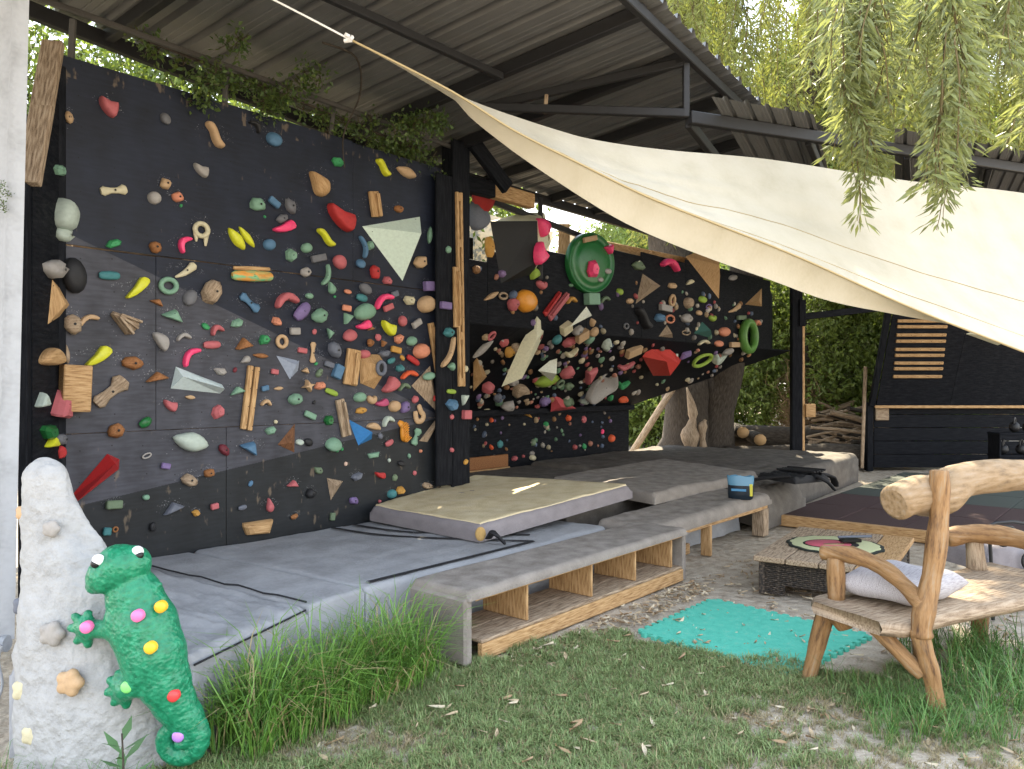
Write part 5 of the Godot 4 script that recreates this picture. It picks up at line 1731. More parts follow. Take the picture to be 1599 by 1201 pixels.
# a drooping willow shoot, hanging along -y from the origin
func shoot_mesh(len: float, n: int, leaf: float, base: Color) -> ArrayMesh:
	var st := newst()
	var sway := Vector3(rr(-0.12, 0.12), 0, rr(-0.12, 0.12))
	var pts := []
	for k in 9:
		var f := k / 8.0
		pts.append(Vector3(0, -len * f, 0) + sway * len * f * f + Vector3(sin(f * 5) * 0.02, 0, cos(f * 4) * 0.02))
	st.set_color(Color(0.2, 0.15, 0.06))
	tube(st, pts, [0.006, 0.0055, 0.005, 0.005, 0.004, 0.004, 0.003, 0.003, 0.002], 3, false)
	for i in n:
		var f := rr(0.04, 1.0)
		var p := smoothed(pts, f * 8.0)
		var a := rr(0, TAU)
		var d := Vector3(cos(a), rr(-1.5, -0.35), sin(a)).normalized()
		var off := Vector3(cos(a), 0, sin(a)) * rr(0.0, 0.06)
		var c := base.lerp(Color(0.2, 0.22, 0.04), rr(0, 0.45)) * rr(0.75, 1.3)
		leaf_blade(st, p + off, d, d.cross(rdir()).normalized(), leaf * rr(0.7, 1.3), leaf * rr(0.16, 0.24), c)
	return meshof(st)

# a leafy twig cluster for shrubs, ivy and crowns
func cluster_mesh(r: float, n: int, leaf: float, base: Color, width := 0.5) -> ArrayMesh:
	var st := newst()
	for i in n:
		var p := rdir() * r * pow(rng.randf(), 0.6)
		var d := (p.normalized() * 0.6 + rdir() + Vector3(0, -0.25, 0)).normalized()
		var c := base.lerp(Color(0.16, 0.2, 0.03), rr(0, 0.4)) * rr(0.7, 1.35)
		leaf_blade(st, p, d, d.cross(rdir()).normalized(), leaf * rr(0.7, 1.3), leaf * width * rr(0.8, 1.2), c)
	for i in 4:
		st.set_color(Color(0.07, 0.05, 0.03))
		tube(st, [Vector3.ZERO, rdir() * r * 0.8], [0.004, 0.002], 3, false)
	return meshof(st)

func scatter(parent: Node, called: String, mesh: Mesh, m: Material, xfs: Array) -> MultiMeshInstance3D:
	var mm := MultiMesh.new()
	mm.transform_format = MultiMesh.TRANSFORM_3D
	mm.mesh = mesh
	mm.instance_count = xfs.size()
	for i in xfs.size(): mm.set_instance_transform(i, xfs[i])
	var o := MultiMeshInstance3D.new()
	o.name = called
	o.multimesh = mm
	o.material_override = m
	o.set_meta("kind", "stuff")
	parent.add_child(o, true)
	return o

func turned(at: Vector3, s: float, tilt := 0.25) -> Transform3D:
	var b := Basis(Vector3.UP, rr(0, TAU)) * Basis(Vector3.RIGHT, rr(-tilt, tilt)) * Basis(Vector3(0, 0, 1), rr(-tilt, tilt))
	return Transform3D(b.scaled(Vector3(s, s * rr(0.85, 1.2), s)), at)

func trunk(parent: Node, called: String, pts: Array, radii: Array) -> void:
	log_part(parent, called, pts, radii, M.bark, 14, 0.1)

func make_trees() -> void:
	M.leaf = leafmat(Color(1, 1, 1), Color(0.95, 0.95, 0.85))
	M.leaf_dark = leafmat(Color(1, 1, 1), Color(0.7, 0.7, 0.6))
	var wshoots := []
	for k in 3: wshoots.append(shoot_mesh(1.5, 110, 0.11, Color(0.19, 0.21, 0.06)))
	var nshoots := []
	for k in 3: nshoots.append(shoot_mesh(0.6, 60, 0.1, Color(0.2, 0.225, 0.105)))
	var shrub := []
	for k in 3: shrub.append(cluster_mesh(0.34, 56, 0.085, Color(0.145, 0.2, 0.045)))
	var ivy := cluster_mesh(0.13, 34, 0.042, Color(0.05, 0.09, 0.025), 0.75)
	# large willow behind the cave
	var t := thing("willow_tree", "old willow with a thick twin trunk behind the cave", "tree")
	trunk(t, "trunk", [P(3.05, -0.1, 13.6), P(3.1, 1.0, 13.6), P(3.0, 2.4, 13.7), P(2.7, 4.5, 13.4), P(2.5, 7.2, 12.6)], [0.55, 0.42, 0.36, 0.33, 0.26])
	trunk(t, "trunk", [P(3.5, -0.1, 13.7), P(3.62, 1.0, 13.6), P(3.85, 2.4, 13.5), P(4.4, 4.5, 13.3), P(5.2, 7.4, 12.8)], [0.42, 0.34, 0.31, 0.28, 0.24])
	for q in [[P(2.5, 7.2, 12.6), P(3.6, 8.4, 12.0), P(5.5, 8.9, 11.5)], [P(5.2, 7.4, 12.8), P(6.8, 8.3, 12.5), P(9.0, 8.6, 12.4)], [P(4.4, 4.5, 13.3), P(5.8, 6.2, 13.6), P(8.0, 7.0, 14.0)]]:
		trunk(t, "limb", q, [0.22, 0.15, 0.08])
	log_part(t, "split_stump", [P(3.05, 0.2, 12.98), P(3.0, 0.6, 12.96), P(3.06, 0.95, 13.0), P(2.98, 1.4, 13.1)], [0.13, 0.13, 0.08, 0.015], M.old_x, 6, 0.3)
	log_part(t, "split_branch", [P(3.22, 0.3, 12.92), P(3.2, 0.7, 12.93), P(3.26, 0.85, 12.96)], [0.07, 0.07, 0.03], M.old_x, 6, 0.3)
	var xs := []
	for i in 1500:
		var x := rr(2.2, 12.5)
		var d := rr(10.6, 15.5)
		xs.append(turned(P(x, rr(4.9, 10.6) + 0.25 * sin(x * 3.0 + d * 2.0), d), rr(0.8, 1.3), 0.16))
	for k in 3: scatter(t, "crown", wshoots[k], M.leaf, xs.filter(func(_v): return rng.randf() < 0.34))
	# nearer willow whose shoots hang over the sail
	var w := thing("willow_tree", "nearer willow whose shoots hang down over the sail", "tree")
	trunk(w, "trunk", [P(8.6, -0.1, 5.6), P(8.5, 2.0, 5.6), P(8.0, 4.0, 5.7), P(7.0, 5.6, 5.8)], [0.4, 0.32, 0.28, 0.22])
	trunk(w, "limb", [P(7.0, 5.6, 5.8), P(5.6, 6.0, 6.0), P(4.2, 5.7, 6.1), P(2.6, 5.2, 6.2)], [0.2, 0.13, 0.09, 0.04])
	trunk(w, "limb", [P(7.4, 5.0, 5.8), P(6.2, 5.3, 6.6), P(4.4, 5.2, 7.2)], [0.15, 0.1, 0.04])
	xs = []
	# the two long hanging curtains of shoots
	for q in [[1345, 4.75, 345, 46.0], [1478, 4.7, 338, 38.0]]:
		for i in 40:
			var py := rr(-90.0, q[2] - 125.0)
			var wide: float = q[3] * clampf(1.15 - (py + 60) / 420.0, 0.32, 1.0)
			var px: float = q[0] + rr(-wide, wide)
			var d: float = q[1] + rr(-0.25, 0.25)
			xs.append(turned(P((px - 800) / 1200.0 * d, 1.45 + (600 - py) / 1200.0 * d, d), rr(0.55, 1.1), 0.26))
	for i in 150:
		var px := rr(1270.0, 1700.0)
		var d := rr(5.8, 7.4)
		var py := rr(-120.0, 20.0 + 70.0 * sin(px * 0.02))
		xs.append(turned(P((px - 800) / 1200.0 * d, 1.45 + (600 - py) / 1200.0 * d, d), rr(0.7, 1.3), 0.22))
	for k in 3: scatter(w, "crown", nshoots[k], M.leaf, xs.filter(func(_v): return rng.randf() < 0.4))
	for q in [[1345, 4.75, 200], [1478, 4.7, 190]]:
		var x0: float = (q[0] - 800) / 1200.0 * q[1]
		log_part(w, "twig", [P(x0 + 0.1, 5.6, q[1] + 0.2), P(x0, 4.4, q[1]), P(x0 - 0.02, 1.45 + (600 - q[2]) / 1200.0 * q[1], q[1])], [0.018, 0.012, 0.005], M.bark, 6)
	# trees and shrubs closing the view
	var specs := [
		["shrub", "sunlit bushy shrub right of the willow trunk", 5.6, 17.0, 1.6, 3.0, 240], ["shrub", "yellow-green shrub behind the cave post", 6.3, 16.0, 1.7, 5.0, 420],
		["shrub", "tall leafy shrub between the cave post and training board", 7.9, 16.4, 1.7, 4.6, 420], ["shrub", "low dark shrub behind the branch pile", 7.6, 15.4, 1.2, 1.7, 150],
		["tree", "broad green tree behind the training board", 11.0, 18.0, 3.0, 8.0, 420], ["tree", "tall leafy tree far behind the willow", 7.5, 29.0, 3.8, 8.0, 420], ["tree", "leafy tree far right behind the lower roof", 15.5, 24.0, 3.6, 8.0, 450], ["shrub", "dense bush behind the cave's open end", 3.6, 18.0, 1.8, 2.6, 220], ["tree", "tall tree behind the metal roof", -1.0, 20.0, 3.2, 7.0, 360], ["tree", "far spreading tree above the right roof end", 15.5, 36.0, 5.0, 18.0, 1100], ["tree", "far rounded tree between willow and roof eave", 6.0, 37.0, 5.0, 20.0, 1100], ["tree", "far dense tree filling the right background", 20.0, 33.0, 5.5, 18.0, 1000], ["tree", "tall slender tree behind the willow crown", 8.5, 38.0, 5.0, 18.0, 900], ["tree", "tall distant tree right of the willow crown", 17.0, 38.0, 5.5, 19.0, 900], ["shrub", "wide shrub low behind the training board", 12.0, 15.5, 2.2, 3.2, 300]]
	for s in specs:
		var o := thing("leafy_tree" if s[0] == "tree" else "leafy_shrub", s[1], s[0], P(s[2], 0, s[3]), 0.0, "trees and shrubs closing the view")
		log_part(o, "trunk" if s[0] == "tree" else "stem", [Vector3(0, -0.1, 0), Vector3(rr(-0.1, 0.1), s[5] * 0.3, 0), Vector3(rr(-0.3, 0.3), s[5] * 0.75, rr(-0.3, 0.3))], [0.1 + s[5] * 0.02, 0.07 + s[5] * 0.014, 0.04], M.bark, 9)
		var l := []
		var blobs := []
		for k in 9: blobs.append([Vector3(rr(-0.7, 0.7) * s[4], rr(0.15, 0.92) * s[5], rr(-0.7, 0.7) * s[4]), rr(0.35, 0.6) * s[4]])
		for i in s[6]:
			var b: Array = blobs[rng.randi() % 9]
			var p: Vector3 = b[0] + rdir() * b[1] * pow(rng.randf(), 0.4)
			if p.y < 0.15: p.y = rr(0.15, 0.8)
			l.append(turned(p, rr(0.9, 1.7) * (1.35 + maxf(0, s[3] - 26.0) * 0.07 if s[0] == "tree" else 1.0), 1.0))
		for k in 3: scatter(o, "crown", shrub[k], M.leaf, l.filter(func(_v): return rng.randf() < 0.4))
	# hedge behind the main wall
	for k in 4:
		var o := thing("tall_hedge", ["tall hedge behind the wall's left end", "sunlit hedge above the middle of the wall", "hedge seen between wall top and roof, toward the post", "hedge outside behind the white tarp"][k], "hedge", W(0.3 + k * 1.9, 0, -7.0), 0.0, "hedges behind the climbing wall")
		log_part(o, "stem", [Vector3(0, -0.1, 0), Vector3(0.05, 1.5, 0), Vector3(0, 3.6, 0.1)], [0.08, 0.06, 0.03], M.bark, 8)
		var l := []
		for i in 420:
			l.append(turned(TX * rr(-1.1, 1.1) + NX * rr(-0.7, 0.6) + Vector3(0, rr(1.6, 4.7), 0), rr(0.6, 1.0), 1.0))
		scatter(o, "foliage", shrub[k % 3], M.leaf, l)
	# ivy trailing over the rail and under the roof
	var v := thing("ivy_vine", "dark ivy trailing along the rail under the roof", "vine")
	var l := []
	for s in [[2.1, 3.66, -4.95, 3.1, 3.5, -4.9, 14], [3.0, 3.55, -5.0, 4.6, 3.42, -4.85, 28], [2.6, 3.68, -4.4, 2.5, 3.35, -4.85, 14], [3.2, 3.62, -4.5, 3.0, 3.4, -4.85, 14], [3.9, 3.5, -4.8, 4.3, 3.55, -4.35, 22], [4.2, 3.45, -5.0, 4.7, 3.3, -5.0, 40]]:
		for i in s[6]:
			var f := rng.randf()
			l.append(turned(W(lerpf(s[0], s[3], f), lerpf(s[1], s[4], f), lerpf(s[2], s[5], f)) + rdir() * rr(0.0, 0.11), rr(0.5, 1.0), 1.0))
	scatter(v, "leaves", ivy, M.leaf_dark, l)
	log_part(v, "stem", [W(3.0, 3.68, -4.2), W(3.35, 3.72, -4.3), W(3.62, 3.62, -4.6), W(3.62, 3.36, -4.8), W(3.66, 3.12, -4.84)], [0.008, 0.008, 0.007, 0.006, 0.004], M.bark, 5)
	log_part(v, "stem", [W(2.2, 3.62, -4.9), W(3.4, 3.55, -4.92), W(4.6, 3.46, -4.92)], [0.012, 0.012, 0.01], M.bark, 5)
	var sp := thing("ivy_sprig", "small green sprig in front of the white curtain", "vine")
	l = []
	for i in 7: l.append(turned(P(-2.17 + rr(-0.05, 0.02), 2.2 + i * 0.022, 3.28), rr(0.12, 0.2), 1.0))
	scatter(sp, "leaves", ivy, M.leaf_dark, l)

func make_wood_piles() -> void:
	# logs lying behind the cave
	for q in [["long grey log lying on the ground behind the mats", P(3.6, 0.2, 13.0), P(7.2, 0.22, 13.3), 0.21], ["thick fallen log right behind the willow trunk", P(3.9, 0.5, 14.2), P(7.0, 0.42, 14.0), 0.2]]:
		var t := thing("fallen_log", q[0], "log", Vector3.ZERO, 0.0, "logs behind the cave")
		log_part(t, "log", [q[1], (q[1] as Vector3).lerp(q[2], 0.5) + Vector3(0, 0.03, 0.05), q[2]], [q[3], q[3] * 0.95, q[3] * 0.8], M.bark)
	for k in 3:
		var t := thing("cut_log", ["cut log end, leftmost of three pale ends", "cut log end, middle of three pale ends", "cut log end, rightmost of three pale ends"][k], "log", P([3.72, 4.04, 4.26][k], [0.6, 0.61, 0.5][k], [13.42, 13.45, 13.2][k]), 0.0, "cut log ends on the pile")
		log_part(t, "log", [Vector3(0, 0, 0), Vector3(0.1, 0.02, -0.9)], [0.115, 0.11], M.bark)
		var st := newst()
		dome(st, ell(11, 0.21, 0.2), [[1.0, 0.0], [0.98, 0.03], [0, 0.034]], true)
		part(t, "cut_face", st, M.endgrain, Transform3D(Basis(Vector3.UP, -0.1), Vector3(0, 0, 0.0)))
	var pole := thing("leaning_pole", "grey wooden pole leaning under the cave's open end", "pole")
	log_part(pole, "pole", [P(1.95, 0.1, 13.2), P(2.9, 1.6, 13.2)], [0.06, 0.055], M.old_x)
	# the heap of cut branches
	var b := thing("branch_pile", "heap of cut dry branches beside the cave post", "branches")
	for i in 230:
		var x := rr(5.2, 7.0)
		var hh := maxf(0.04, (1.0 - absf(x - 6.1) / 1.2) * 1.05)
		var c := P(x, rr(0.04, hh), rr(13.35, 14.8))
		var a := rr(-0.6, 0.6) + (PI if rng.randf() < 0.5 else 0.0)
		var ln := rr(0.35, 0.95)
		var dv := Vector3(cos(a), rr(-0.35, 0.35), sin(a)) * ln * 0.5
		var r := rr(0.016, 0.036) if i % 5 else rr(0.04, 0.065)
		var st := newst()
		tube(st, [c - dv, c + rdir() * 0.03, c + dv], [r, r * 0.95, r * 0.8], 6)
		part(b, "branch", st, M.old_x if i % 3 else M.bark)
	var dry := thing("dry_brush", "tangled dry brown brush behind the branch pile", "brush heap")
	var st := newst()
	for i in 60:
		var p := rdir() * 0.3
		st.set_color(Color(0.2, 0.13, 0.07) * rr(0.6, 1.3))
		tube(st, [p, p + rdir() * 0.2, p + rdir() * 0.4], [0.006, 0.005, 0.002], 3, false)
	var m := mat(Color(1, 1, 1), 0.9)
	m.vertex_color_use_as_albedo = true
	var l := []
	for i in 90: l.append(turned(P(rr(5.6, 9.4), rr(0.2, 1.5), rr(14.9, 15.6)), rr(0.8, 1.5), 1.0))
	scatter(dry, "twigs", meshof(st), m, l)

# ---------------------------------------------------------------- lawn, tall grass, litter
func blade_clump(n: int, h: float, w: float, spread: float, c0: Color, c1: Color, lean: float) -> ArrayMesh:
	var st := newst()
	st.set_smooth_group(-1)
	for i in n:
		var p := Vector3(rr(-spread, spread), 0, rr(-spread, spread))
		var a := rr(0, TAU)
		var d := Vector3(cos(a), 0, sin(a))
		var s := Vector3(-sin(a), 0, cos(a)) * w * 0.5
		var hh := h * rr(0.55, 1.2)
		var ln := hh * lean * rr(0.3, 1.3)
		st.set_color((c0.lerp(c1, rng.randf()) if i % 9 else Color(0.3, 0.25, 0.12)) * rr(0.8, 1.2))
		var m1 := p + d * ln * 0.2 + Vector3(0, hh * 0.5, 0)
		var m2 := p + d * ln * 0.6 + Vector3(0, hh * 0.85, 0)
		var t := p + d * ln * 1.2 + Vector3(0, hh * (1.0 - lean * 0.15), 0)
		quad(st, p - s, p + s, m1 + s * 0.9, m1 - s * 0.9)
		quad(st, m1 - s * 0.9, m1 + s * 0.9, m2 + s * 0.6, m2 - s * 0.6)
		tri(st, m2 - s * 0.6, m2 + s * 0.6, t)
	return meshof(st)

func lawn_density(x: float, d: float, n: FastNoiseLite) -> float:
	# the lawn's ragged edge, then bare worn patches inside it
	var edge := 4.1
	if x < 0.0: edge = 3.95
	elif x < 0.9: edge = 4.5 - absf(x - 0.45) * 0.5
	else: edge = 4.2 - (x - 0.9) * 0.35
	edge += n.get_noise_2d(x * 2.0, d * 2.0) * 0.3
	if d > edge: return 0.0
	var v := 1.0
	for b in [[1.35, 3.3, 0.42, 0.2], [1.75, 2.95, 0.5, 0.2], [0.95, 2.75, 0.3, 0.14], [-0.72, 3.12, 0.3, 0.12], [2.2, 3.3, 0.4, 0.3], [2.35, 2.7, 0.5, 0.3]]:
		var q := Vector2((x - b[0]) / b[2], (d - b[1]) / b[3]).length()
		v = minf(v, clampf(q - 0.7 + n.get_noise_2d(x * 5, d * 5) * 0.8, 0.1, 1.0))
	return v

func stuff(called: String, label: String, category: String) -> Node3D:
	var o := thing(called, label, category)
	o.set_meta("kind", "stuff")
	return o

func make_grass() -> void:
	var gm := leafmat(Color(1, 1, 1), Color(0.5, 0.5, 0.4), 0.6)
	var n := FastNoiseLite.new()
	n.seed = 12; n.frequency = 1.0
	var lawn := stuff("lawn", "short clipped lawn in the foreground", "grass")
	var green := []
	var dry := []
	for i in 26000:
		var d := rr(2.45, 4.75)
		var x := rr(-1.75, 2.9)
		var v := lawn_density(x, d, n)
		if x < -1.15 + (d - 3.0) * 0.5 and d > 3.0: v = 0.0
		if rng.randf() > v:
			if v > 0.05 and rng.randf() < 0.35: dry.append(turned(P(x, -0.014, d), rr(0.6, 1.0), 0.3))
			continue
		if rng.randf() < 0.1: dry.append(turned(P(x, -0.014, d), rr(0.8, 1.2), 0.3))
		else: green.append(turned(P(x, -0.014, d), rr(0.7, 1.25) * (0.75 + 0.25 * v), 0.2))
	for k in 2:
		scatter(lawn, "grass_blades", blade_clump(13, 0.042, 0.0035, 0.022, Color(0.135, 0.2, 0.065), Color(0.23, 0.3, 0.115), 0.9), gm, green.filter(func(_v): return rng.randf() < 0.6))
	scatter(lawn, "dry_blades", blade_clump(11, 0.034, 0.003, 0.024, Color(0.24, 0.19, 0.1), Color(0.36, 0.3, 0.17), 1.3), gm, dry)
	# tall grass clumps, each its own
	var tall := blade_clump(16, 0.34, 0.0065, 0.045, Color(0.07, 0.17, 0.025), Color(0.16, 0.3, 0.045), 0.7)
	var tall2 := blade_clump(14, 0.3, 0.006, 0.04, Color(0.05, 0.13, 0.03), Color(0.12, 0.24, 0.05), 0.9)
	var specs := [["tall_grass", "tall bright grass along the grey mat's front edge", 230, -1.1, -0.42, 3.12, 3.85, 1.0], ["tall_grass", "tall grass under the rustic bench", 120, 1.5, 2.2, 3.05, 3.75, 0.52], ["tall_grass", "tall shaded grass beyond the rustic bench, right edge", 150, 2.1, 3.0, 3.3, 4.3, 0.75], ["tall_grass", "grass tufts at the foot of the play rock", 60, -2.2, -1.0, 2.55, 2.85, 0.42]]
	for k in specs.size():
		var s: Array = specs[k]
		var o := stuff(s[0], s[1], "grass")
		var l := []
		for i in s[2]:
			var x := rr(s[3], s[4])
			var d := rr(s[5], s[6])
			if k == 0:
				var f := rng.randf()
				x = lerpf(-1.12, -0.5, f) + rr(-0.14, 0.16)
				d = lerpf(3.05, 3.85, f) + rr(-0.1, 0.08)
			if k == 1 and rng.randf() < 0.6:
				x = 1.78 + rr(-0.2, 0.3); d = 3.25 + rr(-0.15, 0.2)
			l.append(turned(P(x, -0.015, d), rr(0.6, 1.15) * s[7], 0.25))
		scatter(o, "grass_blades", tall if k == 0 else tall2, gm, l)
	# weed by the rock
	var w := thing("leafy_weed", "broad leaved weed growing in front of the play rock", "weed", P(-1.33, 0, 2.62))
	var st := newst()
	for i in 16:
		var a := i * 2.4
		var h := 0.02 + i * 0.014
		var d := Vector3(cos(a), 0.7, sin(a)).normalized()
		st.set_color(Color(0.08, 0.16, 0.06) * rr(0.8, 1.3))
		leaf_blade(st, Vector3(0, h, 0), d, d.cross(Vector3.UP).normalized(), rr(0.08, 0.13), 0.032, Color(0.07, 0.14, 0.055) * rr(0.8, 1.3), 0.4)
	part(w, "leaves", st, gm)
	log_part(w, "stem", [Vector3(0, -0.02, 0), Vector3(0.005, 0.13, 0), Vector3(0, 0.26, 0)], [0.005, 0.004, 0.003], M.bark, 5)
	# leaf litter
	var lit := stuff("fallen_leaves", "dry fallen willow leaves scattered over dirt and lawn", "leaves")
	var lm := leafmat(Color(1, 1, 1), Color(0.3, 0.3, 0.25), 0.8)
	for k in 3:
		var s := newst()
		s.set_smooth_group(1)
		s.set_color([Color(0.42, 0.32, 0.2), Color(0.3, 0.2, 0.11), Color(0.5, 0.42, 0.3)][k])
		var top := []
		for i in 7:
			var f := i / 6.0
			var wdt := sin(PI * pow(f, 0.8)) * 0.0075
			top.append([Vector3((f - 0.5) * 0.062, 0.004 + 0.008 * f * f * (k + 1) * 0.5, -wdt), Vector3((f - 0.5) * 0.062, 0.001 + 0.006 * f * f, 0), Vector3((f - 0.5) * 0.062, 0.004 + 0.008 * (1 - f) * 0.6, wdt)])
		for i in 6:
			quad(s, top[i][1], top[i][0], top[i + 1][0], top[i + 1][1])
			quad(s, top[i][2], top[i][1], top[i + 1][1], top[i + 1][2])
		var l := []
		for i in 620:
			var d := rr(2.6, 7.7)
			var x := rr(-0.6, 3.2) if d > 3.6 else rr(-0.9, 2.6)
			if NX.dot(P(x, 0, d)) < -2.72 and d > 3.9: continue
			var on_lawn := lawn_density(x, d, n) > 0.4
			if on_lawn and rng.randf() < 0.8: continue
			l.append(turned(P(x, 0.024 if on_lawn else rr(-0.006, 0.004), d), rr(0.6, 1.35), 0.25))
		for i in 90:   # swept up along the bench base
			var f := rng.randf()
			l.append(turned(P(-0.06, rr(-0.004, 0.01), 4.02).lerp(P(1.3, 0.0, 5.62), f) + NX * rr(0.0, 0.22), rr(0.6, 1.4), 0.4))
		for i in 9: l.append(turned(P(rr(0.95, 1.9), 0.014, rr(4.2, 4.8)), rr(0.6, 1.1), 0.2))
		scatter(lit, "leaf", meshof(s), lm, l)

# ---------------------------------------------------------------- build
func _ready() -> void:
	rng.seed = 20240
	make_world()
	make_materials()
	make_ground()
	make_main_wall()
	make_roofs()
	make_holds()
	make_cave()
	make_fabrics()
	make_mats()
	make_benches()
	make_small_things()
	make_table()
	make_rustic_bench()
	make_training_area()
	make_chameleon()
	make_trees()
	make_wood_piles()
	make_grass()

